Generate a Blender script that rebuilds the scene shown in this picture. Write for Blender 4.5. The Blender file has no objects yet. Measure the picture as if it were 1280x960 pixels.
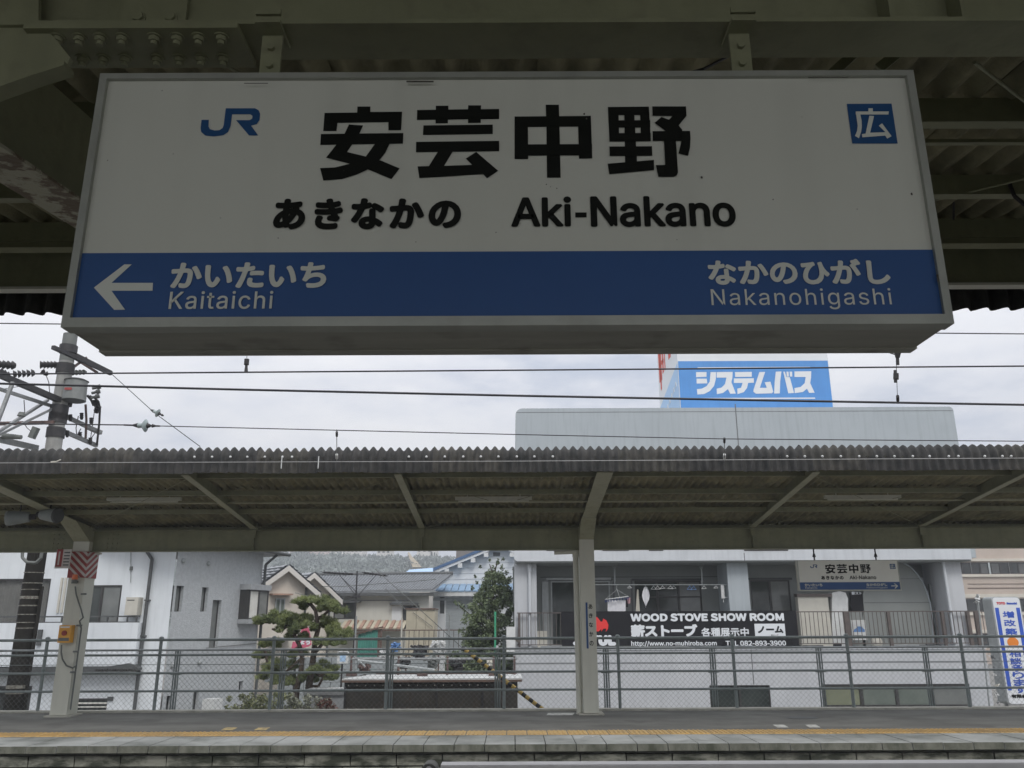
import bpy, bmesh, math, random
from mathutils import Vector, Matrix
from mathutils.geometry import interpolate_bezier, tessellate_polygon
random.seed(7)
C = bpy.context.scene.collection
R = math.radians
PI = math.pi

# ------------------------------------------------------------------ camera
F = 1030.0                      # focal length in pixels of a 1280 wide frame
PITCH, ROLL, EYE = R(16.03), R(0.24), 1.6
cs, sn, cr, sr = math.cos(PITCH), math.sin(PITCH), math.cos(ROLL), math.sin(ROLL)
cam = bpy.data.objects.new('camera', bpy.data.cameras.new('camera'))
C.objects.link(cam)
cam.data.sensor_width = 36
cam.data.lens = F / 1280 * 36
cam.data.clip_start = 0.05
cam.data.clip_end = 3000
r0, u0, f0 = Vector((1, 0, 0)), Vector((0, -sn, cs)), Vector((0, cs, sn))
rv, uv = r0 * cr - u0 * sr, r0 * sr + u0 * cr
m = Matrix((rv, uv, -f0)).transposed().to_4x4()
m.translation = Vector((0, 0, EYE))
cam.matrix_world = m
bpy.context.scene.camera = cam

# ------------------------------------------------------------------ sky, sun, exposure
SUN_EL, SUN_AZ = R(50), R(160)          # azimuth measured from +Y towards +X
w = bpy.data.worlds.new("World")
bpy.context.scene.world = w
w.use_nodes = True
nt = w.node_tree
bg = nt.nodes['Background']
bg.inputs[1].default_value = 0.1
sky = nt.nodes.new('ShaderNodeTexSky')
sky.sky_type = 'NISHITA'
sky.sun_disc = False
sky.sun_elevation = SUN_EL
sky.sun_rotation = SUN_AZ
tc = nt.nodes.new('ShaderNodeTexCoord')
mp = nt.nodes.new('ShaderNodeMapping')
mp.inputs['Scale'].default_value = (1.0, 1.0, 2.6)
no = nt.nodes.new('ShaderNodeTexNoise')
no.inputs['Scale'].default_value = 2.9
no.inputs['Detail'].default_value = 7
no.inputs['Roughness'].default_value = 0.55
cr1 = nt.nodes.new('ShaderNodeValToRGB')      # overcast cloud, in the sky texture's own units
cr1.color_ramp.elements[0].position = 0.36
cr1.color_ramp.elements[0].color = (0.60, 0.65, 0.76, 1)
cr1.color_ramp.elements[1].position = 0.56
cr1.color_ramp.elements[1].color = (0.91, 0.92, 0.955, 1)
e = cr1.color_ramp.elements.new(0.44)
e.color = (0.79, 0.815, 0.885, 1)
sc = nt.nodes.new('ShaderNodeVectorMath')
sc.operation = 'SCALE'
sc.inputs['Scale'].default_value = 10.0
cr2 = nt.nodes.new('ShaderNodeValToRGB')      # how closed the cloud deck is
cr2.color_ramp.elements[0].position = 0.25
cr2.color_ramp.elements[0].color = (0.86, 0.86, 0.86, 1)
cr2.color_ramp.elements[1].position = 0.5
cr2.color_ramp.elements[1].color = (1, 1, 1, 1)
mx = nt.nodes.new('ShaderNodeMix')
mx.data_type = 'RGBA'
L = nt.links.new
L(tc.outputs['Generated'], mp.inputs['Vector'])
L(mp.outputs['Vector'], no.inputs['Vector'])
L(no.outputs['Fac'], cr1.inputs['Fac'])
L(no.outputs['Fac'], cr2.inputs['Fac'])
L(cr1.outputs['Color'], sc.inputs[0])
# an overcast sky brightens evenly towards the zenith
sp_ = nt.nodes.new('ShaderNodeSeparateXYZ')
el_ = nt.nodes.new('ShaderNodeMapRange')
el_.inputs[1].default_value, el_.inputs[2].default_value = 0.0, 1.0
el_.inputs[3].default_value, el_.inputs[4].default_value = 7.5, 15.5
L(tc.outputs['Generated'], sp_.inputs[0])
L(sp_.outputs['Z'], el_.inputs[0])
L(el_.outputs[0], sc.inputs['Scale'])
L(cr2.outputs['Color'], mx.inputs['Factor'])
L(sky.outputs['Color'], mx.inputs['A'])
L(sc.outputs['Vector'], mx.inputs['B'])
L(mx.outputs['Result'], bg.inputs['Color'])

sun = bpy.data.objects.new('sun', bpy.data.lights.new('sun', 'SUN'))
C.objects.link(sun)
sun.data.energy = 1.5
sun.data.angle = R(20)
sun.data.color = (1, 0.97, 0.93)
sd = Vector((math.sin(SUN_AZ) * math.cos(SUN_EL), math.cos(SUN_AZ) * math.cos(SUN_EL), math.sin(SUN_EL)))
sun.rotation_euler = sd.to_track_quat('Z', 'Y').to_euler()
S = bpy.context.scene
S.view_settings.view_transform = 'Standard'
S.view_settings.look = 'None'
S.view_settings.gamma = 1
S.view_settings.exposure = 0.15
S.cycles.max_bounces = 8
S.cycles.diffuse_bounces = 5
S.cycles.transparent_max_bounces = 16

# ------------------------------------------------------------------ helpers
def ray(px, py):
    x, v = (px - 640) / F, (480 - py) / F
    x, v = x * cr + v * sr, -x * sr + v * cr
    return Vector((x, cs - v * sn, sn + v * cs))

def at(px, py, Y):                    # the point of the plane y = Y seen at that pixel
    d = ray(px, py)
    return Vector((0, 0, EYE)) + d * (Y / d.y)

def atz(px, py, z):                   # the point of the level z seen at that pixel
    d = ray(px, py)
    return Vector((0, 0, EYE)) + d * ((z - EYE) / d.z)

def lin(r, g, b):                     # display colour -> linear
    f = lambda c: ((c / 255 + 0.055) / 1.055) ** 2.4 if c > 10 else c / 255 / 12.92
    return (f(r), f(g), f(b))

MATS = {}
def mat(name, col, col2=None, scale=4.0, rough=0.7, metal=0.0, bump=0.0, bscale=None, streak=0.0,
        fac=(0.35, 0.65), detail=6, spec=0.5, spots=0.0, spot_col=(0.05, 0.05, 0.045), spot_scale=9.0, stretch=(1, 1, 1)):
    """one node material: two colours mixed by noise, optional dirt streaks and spots, fine relief"""
    mt = bpy.data.materials.new(name)
    mt.use_nodes = True
    n = mt.node_tree.nodes
    l = mt.node_tree.links.new
    b = n['Principled BSDF']
    b.inputs['Roughness'].default_value = rough
    b.inputs['Metallic'].default_value = metal
    b.inputs['Specular IOR Level'].default_value = spec
    g = n.new('ShaderNodeNewGeometry')
    mpp = n.new('ShaderNodeMapping')
    mpp.inputs['Scale'].default_value = stretch
    l(g.outputs['Position'], mpp.inputs['Vector'])
    if col2 is None:
        col2 = tuple(c * 0.86 for c in col)
    a = n.new('ShaderNodeTexNoise')
    a.inputs['Scale'].default_value = scale
    a.inputs['Detail'].default_value = detail
    a.inputs['Roughness'].default_value = 0.6
    l(mpp.outputs['Vector'], a.inputs['Vector'])
    mr = n.new('ShaderNodeMapRange')
    mr.inputs[1].default_value, mr.inputs[2].default_value = fac
    l(a.outputs['Fac'], mr.inputs[0])
    mi = n.new('ShaderNodeMix')
    mi.data_type = 'RGBA'
    mi.inputs['A'].default_value = (*col2, 1)
    mi.inputs['B'].default_value = (*col, 1)
    l(mr.outputs[0], mi.inputs['Factor'])
    out = mi.outputs['Result']
    def over(tex_scale, stretch2, lo, hi, amount, c3):
        nonlocal out
        m2 = n.new('ShaderNodeMapping')
        m2.inputs['Scale'].default_value = stretch2
        l(g.outputs['Position'], m2.inputs['Vector'])
        t = n.new('ShaderNodeTexNoise')
        t.inputs['Scale'].default_value = tex_scale
        t.inputs['Detail'].default_value = 8
        l(m2.outputs['Vector'], t.inputs['Vector'])
        r2 = n.new('ShaderNodeMapRange')
        r2.inputs[1].default_value, r2.inputs[2].default_value = lo, hi
        r2.inputs[4].default_value = amount
        l(t.outputs['Fac'], r2.inputs[0])
        m3 = n.new('ShaderNodeMix')
        m3.data_type = 'RGBA'
        l(r2.outputs[0], m3.inputs['Factor'])
        l(out, m3.inputs['A'])
        m3.inputs['B'].default_value = (*c3, 1)
        out = m3.outputs['Result']
    if streak:
        over(3.0, (3.0, 3.0, 0.25), 0.48, 0.72, streak, tuple(c * 0.45 for c in col))
    if spots:
        over(spot_scale, (1, 1, 1), 0.55, 0.68, spots, spot_col)
    l(out, b.inputs['Base Color'])
    if bump:
        t = n.new('ShaderNodeTexNoise')
        t.inputs['Scale'].default_value = bscale or scale * 6
        t.inputs['Detail'].default_value = 5
        l(mpp.outputs['Vector'], t.inputs['Vector'])
        bp = n.new('ShaderNodeBump')
        bp.inputs['Strength'].default_value = bump
        bp.inputs['Distance'].default_value = 0.02
        l(t.outputs['Fac'], bp.inputs['Height'])
        l(bp.outputs['Normal'], b.inputs['Normal'])
    MATS[name] = mt
    return mt

def plain(name, col, rough=0.6, metal=0.0, spec=0.5):
    return mat(name, col, tuple(c * 0.9 for c in col), 6, rough, metal, spec=spec)

class MB:
    """collects shapes and links them as one mesh object"""
    def __init__(s):
        s.v, s.f, s.sm = [], [], []
    def add(s, vs, fs, smooth=False):
        k = len(s.v)
        s.v += [tuple(p) for p in vs]
        s.f += [tuple(i + k for i in f) for f in fs]
        s.sm += [smooth] * len(fs)
        return s
    def hexa(s, p):                   # p: bottom ring of 4, top ring of 4
        return s.add(p, [(3, 2, 1, 0), (4, 5, 6, 7), (0, 1, 5, 4), (1, 2, 6, 5), (2, 3, 7, 6), (3, 0, 4, 7)])
    def box(s, x0, x1, y0, y1, z0, z1):
        return s.hexa([(x0, y0, z0), (x1, y0, z0), (x1, y1, z0), (x0, y1, z0), (x0, y0, z1), (x1, y0, z1), (x1, y1, z1), (x0, y1, z1)])
    def tube(s, p, q, r, n=8, r2=None, caps=True):
        p, q = Vector(p), Vector(q)
        r2 = r if r2 is None else r2
        d = (q - p)
        if d.length < 1e-6:
            return s
        d.normalize()
        a = d.orthogonal().normalized()
        b = d.cross(a)
        vs = []
        for c_, rr in ((p, r), (q, r2)):
            for i in range(n):
                t = 2 * PI * i / n
                vs.append(c_ + (a * math.cos(t) + b * math.sin(t)) * rr)
        fs = [(i, (i + 1) % n, n + (i + 1) % n, n + i) for i in range(n)]
        s.add(vs, fs, n > 5)
        if caps:
            s.add(vs[:n], [tuple(range(n))[::-1]])
            s.add(vs[n:], [tuple(range(n))])
        return s
    def path(s, pts, r, n=8):
        for i in range(len(pts) - 1):
            s.tube(pts[i], pts[i + 1], r, n, caps=(i in (0, len(pts) - 2)))
        return s
    def bar(s, p, q, w, h, up=(0, 0, 1)):   # rectangular bar between two points
        p, q = Vector(p), Vector(q)
        d = (q - p).normalized()
        a = d.cross(Vector(up))
        a = a.normalized() if a.length > 1e-4 else Vector((1, 0, 0))
        b = a.cross(d).normalized()
        a, b = a * w / 2, b * h / 2
        return s.hexa([p - a - b, p + a - b, q + a - b, q - a - b, p - a + b, p + a + b, q + a + b, q - a + b])
    def prism(s, poly, vec):          # polygon of 3-D points pushed along vec
        n = len(poly)
        vec = Vector(vec)
        a = [Vector(p) for p in poly]
        b = [p + vec for p in a]
        return s.add(a + b, [tuple(range(n)), tuple(range(2 * n - 1, n - 1, -1))] + [(i, n + i, n + (i + 1) % n, (i + 1) % n) for i in range(n)])
    def sphere(s, c, r, n=8, m_=6, sz=1.0, sx=1.0, sy=1.0):
        vs, fs = [], []
        for j in range(m_ + 1):
            ph = PI * j / m_
            for i in range(n):
                t = 2 * PI * i / n
                vs.append((c[0] + r * sx * math.sin(ph) * math.cos(t), c[1] + r * sy * math.sin(ph) * math.sin(t), c[2] + r * sz * math.cos(ph)))
        for j in range(m_):
            for i in range(n):
                fs.append((j * n + i, (j + 1) * n + i, (j + 1) * n + (i + 1) % n, j * n + (i + 1) % n))
        return s.add(vs, fs, True)
    def mesh(s, name, material):
        me = bpy.data.meshes.new(name)
        me.from_pydata(s.v, [], s.f)
        me.polygons.foreach_set('use_smooth', s.sm)
        me.materials.append(material)
        bm = bmesh.new()
        bm.from_mesh(me)
        bmesh.ops.recalc_face_normals(bm, faces=bm.faces)
        bm.to_mesh(me)
        bm.free()
        return me
    def build(s, name, material, parent=None, **props):
        if isinstance(material, str):
            material = MATS[material]
        return link(name, s.mesh(name, material), parent, **props)

def link(name, data, parent=None, **props):
    o = bpy.data.objects.new(name, data)
    C.objects.link(o)
    if parent is not None:
        o.parent = parent
        if parent.type == 'EMPTY':
            o.location = -parent.location
    for k, v in props.items():
        o[k] = v
    return o

def thing(name, label, cat, loc, group=None):
    o = bpy.data.objects.new(name, None)
    C.objects.link(o)
    o.empty_display_size = 0.2
    o.location = loc
    o['label'], o['category'] = label, cat
    if group:
        o['group'] = group
    return o

def tag(o, label, cat, group=None):
    o['label'], o['category'] = label, cat
    if group:
        o['group'] = group
    return o

class Wall:
    """a vertical plane; pixel() finds where a sight line meets it"""
    def __init__(s, x, y, ang=0.0):
        s.O = Vector((x, y, 0))
        s.d = Vector((math.cos(ang), math.sin(ang), 0))
        s.n = Vector((math.sin(ang), -math.cos(ang), 0))      # towards the viewer
    def pt(s, a, z, off=0.0):
        p = s.O + s.d * a + s.n * off
        return Vector((p.x, p.y, z))
    def pixel(s, px, py, off=0.0):
        d = ray(px, py)
        c = Vector((0, 0, EYE))
        t = (s.O + s.n * off - c).dot(s.n) / d.dot(s.n)
        p = c + d * t
        return (p - s.O).dot(s.d), p.z
    def p(s, px, py, off=0.0):
        a, z = s.pixel(px, py, off)
        return s.pt(a, z, off)
    def rect(s, px0, py0, px1, py1, off=0.0):
        ym, xm = (py0 + py1) / 2, (px0 + px1) / 2
        return s.pixel(px0, ym, off)[0], s.pixel(px1, ym, off)[0], s.pixel(xm, py1, off)[1], s.pixel(xm, py0, off)[1]
    def box(s, mb, a0, a1, z0, z1, o0, o1):
        P = s.pt
        return mb.hexa([P(a0, z0, o1), P(a1, z0, o1), P(a1, z0, o0), P(a0, z0, o0), P(a0, z1, o1), P(a1, z1, o1), P(a1, z1, o0), P(a0, z1, o0)])
    def pbox(s, mb, px0, py0, px1, py1, o0, o1):
        return s.box(mb, *s.rect(px0, py0, px1, py1, o1), o0, o1)
    def poly(s, mb, pts, off, thick=0.0):
        q = [s.p(x, y, off) for x, y in pts]
        if thick:
            return mb.prism(q, -s.n * thick)
        return mb.add(q, [tuple(range(len(q)))])
    def face(s, mb, a0, a1, z0, z1, holes=(), depth=0.12, off=0.0):
        """wall sheet with real openings and reveals"""
        A = sorted({a0, a1, *[h[0] for h in holes], *[h[1] for h in holes]})
        Z = sorted({z0, z1, *[h[2] for h in holes], *[h[3] for h in holes]})
        for i in range(len(A) - 1):
            for j in range(len(Z) - 1):
                ca, cz = (A[i] + A[i + 1]) / 2, (Z[j] + Z[j + 1]) / 2
                if any(h[0] < ca < h[1] and h[2] < cz < h[3] for h in holes):
                    continue
                mb.add([s.pt(A[i], Z[j], off), s.pt(A[i + 1], Z[j], off), s.pt(A[i + 1], Z[j + 1], off), s.pt(A[i], Z[j + 1], off)], [(0, 1, 2, 3)])
        for (b0, b1, y0, y1) in holes:
            c = [(b0, y0), (b1, y0), (b1, y1), (b0, y1)]
            for k in range(4):
                p, q = c[k], c[(k + 1) % 4]
                mb.add([s.pt(*p, off), s.pt(*q, off), s.pt(*q, off - depth), s.pt(*p, off - depth)], [(0, 1, 2, 3)])
        return mb

def window(W, rc, parent, panes=2, depth=0.1, off=0.0, frame='dark_alu', glass='glass_dark', fw=0.035, curtain=None, name='window', hbar=None):
    """a frame in its opening, its panes as sub-parts"""
    a0, a1, z0, z1 = rc
    o0, o1 = off - depth, off - depth + 0.06
    f = MB()
    W.box(f, a0, a1, z0, z0 + fw, o0, o1)
    W.box(f, a0, a1, z1 - fw, z1, o0, o1)
    W.box(f, a0, a0 + fw, z0 + fw, z1 - fw, o0, o1)
    W.box(f, a1 - fw, a1, z0 + fw, z1 - fw, o0, o1)
    wd = (a1 - a0 - 2 * fw) / panes
    for k in range(1, panes):
        x = a0 + fw + wd * k
        W.box(f, x - fw * .7, x + fw * .7, z0 + fw, z1 - fw, o0, o1 + 0.004)
    if hbar:
        W.box(f, a0 + fw, a1 - fw, z0 + (z1 - z0) * hbar - 0.02, z0 + (z1 - z0) * hbar + 0.02, o0, o1 + 0.006)
    fr = f.build(name, frame, parent)
    for k in range(panes):
        g = MB()
        x0 = a0 + fw + wd * k + (fw * .7 if k else 0)
        x1 = a0 + fw + wd * (k + 1) - (fw * .7 if k < panes - 1 else 0)
        gm = glass[k % len(glass)] if isinstance(glass, (list, tuple)) else glass
        W.box(g, x0, x1, z0 + fw, z1 - fw, o0 + 0.02, o0 + 0.028 + 0.004 * (k % 2))
        g.build('pane', gm, fr)
    if curtain:
        m_ = MB()
        n = max(8, int((a1 - a0) / 0.03))
        vs = []
        for i in range(n + 1):
            x = a0 + 0.01 + (a1 - a0 - 0.02) * i / n
            o = o0 - 0.035 + 0.018 * math.sin(i * 1.9) + 0.01 * math.sin(i * 0.7)
            vs += [W.pt(x, z0 + 0.01, o), W.pt(x, z1 - 0.01, o)]
        m_.add(vs, [(2 * i, 2 * i + 2, 2 * i + 3, 2 * i + 1) for i in range(n)], True)
        m_.build('curtain', curtain, fr)
    return fr

FONTS = {}
def font(kind):
    if kind not in FONTS:
        FONTS[kind] = None
        try:
            import os
            base = bpy.utils.system_resource('DATAFILES', path='fonts')
            FONTS[kind] = bpy.data.fonts.load(os.path.join(base, {'en': 'Inter.woff2', 'jp': 'Noto Sans CJK Regular.woff2'}[kind]))
        except Exception:
            FONTS[kind] = None
    return FONTS[kind]

def glyphs(body, kind='jp', bold=0.02, spacing=1.0):
    """2-D mesh of a line of text, thickened evenly"""
    c = bpy.data.curves.new('lettering', 'FONT')
    c.body = body
    if font(kind):
        c.font = font(kind)
    c.space_character = spacing
    c.resolution_u = 5
    o = bpy.data.objects.new('lettering', c)
    C.objects.link(o)
    bpy.context.view_layer.update()
    cu = o.to_curve(bpy.context.evaluated_depsgraph_get(), apply_modifiers=False)
    rings = []
    for sp in cu.splines:
        pts = []
        if sp.type == 'BEZIER':
            bp = sp.bezier_points
            for k in range(len(bp)):
                a, b = bp[k], bp[(k + 1) % len(bp)]
                straight = (a.handle_right - a.co).length < 1e-5 and (b.handle_left - b.co).length < 1e-5
                if straight:
                    pts.append(a.co.copy())
                else:
                    pts += interpolate_bezier(a.co, a.handle_right, b.handle_left, b.co, 6)[:-1]
        else:
            pts = [Vector(p.co[:3]) for p in sp.points]
        q = []
        for p in pts:
            if not q or (p - q[-1]).length > 1e-5:
                q.append(Vector((p.x, p.y, 0)))
        if len(q) > 2:
            ar = sum(q[k].x * q[(k + 1) % len(q)].y - q[(k + 1) % len(q)].x * q[k].y for k in range(len(q))) / 2
            rings.append((q, ar))
    o.to_curve_clear()
    bpy.data.objects.remove(o)
    big = max(rings, key=lambda r_: abs(r_[1]))[1]
    def inside(p, poly):
        c_ = False
        for k in range(len(poly)):
            a, b = poly[k], poly[k - 1]
            if (a.y > p.y) != (b.y > p.y) and p.x < (b.x - a.x) * (p.y - a.y) / (b.y - a.y) + a.x:
                c_ = not c_
        return c_
    v0, f0 = [], []
    holes = [r_ for r_ in rings if r_[1] * big < 0]
    for q, ar in rings:
        if ar * big < 0:
            continue
        loops = [q] + [h for h, ha in holes if inside(h[0], q) and abs(ha) < abs(ar)]
        k0 = len(v0)
        for l_ in loops:
            v0 += [tuple(p) for p in l_]
        f0 += [tuple(k0 + i for i in t) for t in tessellate_polygon(loops)]
    v, f = v0, f0
    return v, f

def text(W, body, rc, off, material, parent, kind='jp', bold=0.02, spacing=1.0, name='lettering', thick=0.0003, build=True, mb=None):
    """fits a line of text into a rectangle of the wall; bold thickens every stroke by the same width"""
    v, f = glyphs(body, kind, 0, spacing)
    x0, x1 = min(p[0] for p in v), max(p[0] for p in v)
    y0, y1 = min(p[1] for p in v), max(p[1] for p in v)
    a0, a1, z0, z1 = rc
    r_ = bold * (z1 - z0) / (y1 - y0)
    m_ = mb or MB()
    base = [(a0 + r_ + (p[0] - x0) / (x1 - x0) * (a1 - a0 - 2 * r_), z0 + r_ + (p[1] - y0) / (y1 - y0) * (z1 - z0 - 2 * r_)) for p in v]
    nd = 12 if bold > 0.004 else 0
    for k in range(nd + 1):
        dx, dz = (0, 0) if k == nd else (r_ * math.cos(2 * PI * k / nd), r_ * math.sin(2 * PI * k / nd))
        m_.add([W.pt(a + dx, z + dz, off + thick * k) for a, z in base], f)
    return m_.build(name, material, parent) if build else m_

def corrugated(mb, W_, prof, pitch=0.13, amp=0.02, waves=7, x0=0.0, seg=8, under=0.006):
    """sheet whose waves run across x; prof is a list of (y, z, ny, nz) down the sheet"""
    n = waves * seg + 1
    k = len(prof)
    for side in (0, under):
        vs = []
        for i in range(n):
            ph = 2 * PI * i / seg
            for (y, z, ny, nz) in prof:
                h = amp * math.cos(ph) - side
                vs.append((x0 + pitch * i / seg, y + ny * h, z + nz * h))
        mb.add(vs, [(i * k + j, (i + 1) * k + j, (i + 1) * k + j + 1, i * k + j + 1) for i in range(n - 1) for j in range(k - 1)], True)
    return mb

# ------------------------------------------------------------------ materials
mat('canopy_paint', (0.235, 0.24, 0.145), (0.19, 0.195, 0.115), 2.5, 0.55, bump=0.12, bscale=40, streak=0.25, spots=0.22, spot_col=(0.11, 0.09, 0.06), spot_scale=14)
mat('flange_paint', (0.36, 0.36, 0.25), (0.30, 0.30, 0.205), 2.5, 0.55, bump=0.1, bscale=40, streak=0.2, spots=0.2, spot_col=(0.13, 0.11, 0.08), spot_scale=14)
mat('canopy_paint_peeling', (0.42, 0.40, 0.30), (0.17, 0.13, 0.09), 9, 0.8, bump=0.5, bscale=40, fac=(0.47, 0.53))
mat('column_paint', (0.60, 0.60, 0.52), (0.55, 0.55, 0.475), 2, 0.5, bump=0.05, streak=0.12)
mat('slate_roof', (0.31, 0.29, 0.18), (0.155, 0.145, 0.09), 3, 0.9, bump=0.25, bscale=60, streak=0.2, spots=0.25, spot_col=(0.13, 0.12, 0.09), spot_scale=5)
mat('slate_fascia', (0.065, 0.063, 0.060), (0.027, 0.028, 0.028), 5, 0.95, bump=0.3, bscale=60, streak=0.5, spots=0.4, spot_col=(0.055, 0.055, 0.05), spot_scale=4)
mat('slate_fascia_pale', (0.085, 0.08, 0.07), (0.032, 0.032, 0.03), 5, 0.95, bump=0.3, bscale=60, streak=0.35, spots=0.5, spot_col=(0.06, 0.06, 0.05), spot_scale=6)
mat('lamp_casing', (0.55, 0.55, 0.46), None, 4, 0.5)
mat('sign_panel', (0.60, 0.605, 0.535), (0.565, 0.57, 0.50), 1.5, 0.42, spec=0.3, streak=.12, spots=0.22, spot_col=(0.5, 0.5, 0.45), spot_scale=3)
mat('sign_panel_bright', (0.76, 0.76, 0.70), (0.72, 0.72, 0.66), 3, 0.4, streak=.06)  # small sign's panel, colour lightened to make up for the canopy shade
mat('sign_blue', (0.030, 0.090, 0.255), (0.026, 0.080, 0.23), 2, 0.4, spec=0.35)
mat('sign_logo_blue', (0.018, 0.075, 0.20), (0.016, 0.07, 0.185), 2, 0.4, spec=0.35)
mat('sign_black', (0.007, 0.008, 0.006), (0.009, 0.01, 0.008), 2, 0.5, spec=0.15)
mat('sign_white', (0.64, 0.655, 0.59), (0.60, 0.615, 0.55), 2, 0.45, spec=0.3)
mat('aluminium', (0.40, 0.41, 0.365), (0.31, 0.32, 0.285), 5, 0.42, 0.35, bump=0.05, spots=0.12, spot_col=(0.2, 0.18, 0.13), spot_scale=12)
mat('sign_underside', (0.42, 0.41, 0.35), (0.34, 0.33, 0.28), 6, 0.6, 0.1, stretch=(0.4, 3, 3), spots=0.3, spot_col=(0.09, 0.08, 0.06))
mat('dirt', (0.045, 0.04, 0.03), (0.09, 0.085, 0.07), 60, 0.9, fac=(0.4, 0.6))
mat('galvanised', (0.25, 0.285, 0.28), (0.20, 0.23, 0.225), 8, 0.5, 0.25, spots=0.15, spot_col=(0.1, 0.08, 0.06), spot_scale=20)
mat('galvanised_pale', (0.36, 0.38, 0.38), (0.28, 0.30, 0.30), 8, 0.5, 0.25)
mat('wire_mesh', (0.19, 0.205, 0.205), (0.14, 0.155, 0.155), 8, 0.5, 0.3)
mat('asphalt', (0.17, 0.17, 0.155), (0.10, 0.10, 0.09), 1.6, 0.9, bump=0.3, bscale=90, spots=0.75, spot_col=(0.09, 0.088, 0.078), spot_scale=1.4, stretch=(0.5, 1, 1))
mat('coping', (0.44, 0.45, 0.435), (0.18, 0.19, 0.175), 0.9, 0.85, bump=0.2, bscale=50, spots=0.6, spot_col=(0.13, 0.14, 0.12), spot_scale=1.9)
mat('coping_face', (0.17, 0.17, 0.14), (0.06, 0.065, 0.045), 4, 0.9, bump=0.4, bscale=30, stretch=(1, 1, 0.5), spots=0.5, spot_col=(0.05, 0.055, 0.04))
mat('platform_wall', (0.27, 0.27, 0.225), (0.05, 0.055, 0.04), 3.2, 0.95, bump=0.6, bscale=18, stretch=(0.8, 1, 2.2), fac=(0.42, 0.60), spots=0.5, spot_col=(0.035, 0.04, 0.028), spot_scale=5)
mat('tactile', (0.60, 0.40, 0.15), (0.44, 0.31, 0.15), 1.8, 0.8, bump=0.15, spots=0.3, spot_col=(0.42, 0.33, 0.2))
mat('road_white', (0.6, 0.6, 0.56), (0.35, 0.35, 0.33), 12, 0.8, fac=(0.4, 0.55))
mat('road_yellow', (0.55, 0.42, 0.18), (0.25, 0.2, 0.13), 12, 0.8, fac=(0.4, 0.55))
mat('kerb_stone', (0.5, 0.49, 0.43), (0.36, 0.35, 0.3), 5, 0.9, bump=0.2)
mat('platform_concrete', (0.25, 0.25, 0.235), (0.20, 0.20, 0.19), 1.5, 0.9, bump=0.2)
mat('ballast', (0.19, 0.17, 0.15), (0.09, 0.08, 0.07), 14, 1, bump=0.9, bscale=22)
mat('ground', (0.22, 0.215, 0.2), (0.17, 0.165, 0.15), 1.2, 0.95, bump=0.3)
mat('rail_white', (0.76, 0.74, 0.73), (0.68, 0.66, 0.65), 3, 0.5, spots=0.15, spot_col=(0.25, 0.22, 0.2))
mat('rubber_grey', (0.20, 0.20, 0.18), (0.12, 0.12, 0.11), 14, 0.8, bump=0.3)
mat('white_render', (0.74, 0.775, 0.80), (0.68, 0.715, 0.74), 1.2, 0.8, bump=0.08, streak=0.16)
mat('grey_render', (0.50, 0.52, 0.53), (0.42, 0.44, 0.45), 9, 0.9, bump=0.9, bscale=28, streak=0.1)
mat('dark_alu', (0.045, 0.043, 0.042), (0.06, 0.058, 0.055), 6, 0.45, 0.2)
mat('pale_alu', (0.42, 0.44, 0.44), (0.36, 0.38, 0.38), 6, 0.45, 0.3)
mat('dark_pipe', (0.07, 0.075, 0.075), (0.09, 0.095, 0.095), 6, 0.6)
mat('glass_dark', (0.022, 0.028, 0.026), (0.05, 0.06, 0.055), 1.6, 0.08, spec=0.6)
mat('glass_grey', (0.20, 0.21, 0.20), (0.15, 0.16, 0.155), 2, 0.10, spec=0.6)
mat('glass_green', (0.165, 0.19, 0.165), (0.125, 0.15, 0.13), 1.5, 0.22, spec=0.5)
mat('glass_olive', (0.225, 0.24, 0.165), (0.18, 0.195, 0.13), 1.5, 0.22, spec=0.5)
mat('curtain', (0.72, 0.71, 0.66), (0.62, 0.61, 0.56), 5, 0.9)
mat('curtain_dim', (0.22, 0.225, 0.21), (0.16, 0.165, 0.155), 4, 0.9)
mat('soffit', (0.42, 0.43, 0.43), None, 2, 0.8)
mat('beige_render', (0.66, 0.61, 0.53), (0.60, 0.55, 0.48), 1.5, 0.9, streak=0.08)
mat('cream_render', (0.58, 0.58, 0.53), (0.52, 0.52, 0.47), 1.2, 0.9, streak=0.12)
mat('roof_tile', (0.32, 0.335, 0.355), (0.25, 0.26, 0.275), 5, 0.6, bump=0.2)
mat('blue_roof', (0.27, 0.40, 0.55), (0.20, 0.31, 0.45), 2, 0.45, spots=0.2, spot_col=(0.4, 0.55, 0.75))
mat('blue_trim', (0.07, 0.14, 0.27), None, 2, 0.5)
mat('white_siding', (0.66, 0.68, 0.69), (0.60, 0.62, 0.63), 1.5, 0.7, streak=0.08)
mat('shutter_grey', (0.36, 0.39, 0.40), (0.33, 0.36, 0.37), 2, 0.6, streak=0.1)
mat('salmon_roof', (0.42, 0.26, 0.19), (0.33, 0.21, 0.16), 4, 0.7, spots=0.2, spot_col=(0.5, 0.42, 0.36))
mat('teal_sheet', (0.07, 0.30, 0.24), (0.05, 0.23, 0.19), 2, 0.6, streak=0.2)
mat('beige_sheet', (0.52, 0.47, 0.36), (0.45, 0.41, 0.31), 2, 0.8, streak=0.1)
mat('rust_brown', (0.16, 0.105, 0.08), (0.11, 0.075, 0.06), 10, 0.8)
mat('brown_rail', (0.115, 0.095, 0.085), (0.085, 0.07, 0.065), 8, 0.5)
mat('building_grey', (0.40, 0.44, 0.465), (0.375, 0.415, 0.44), 0.8, 0.75, bump=0.03, streak=0.2)
mat('building_lower', (0.525, 0.54, 0.56), (0.48, 0.495, 0.515), 0.9, 0.8, bump=0.05, streak=0.18)
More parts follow.
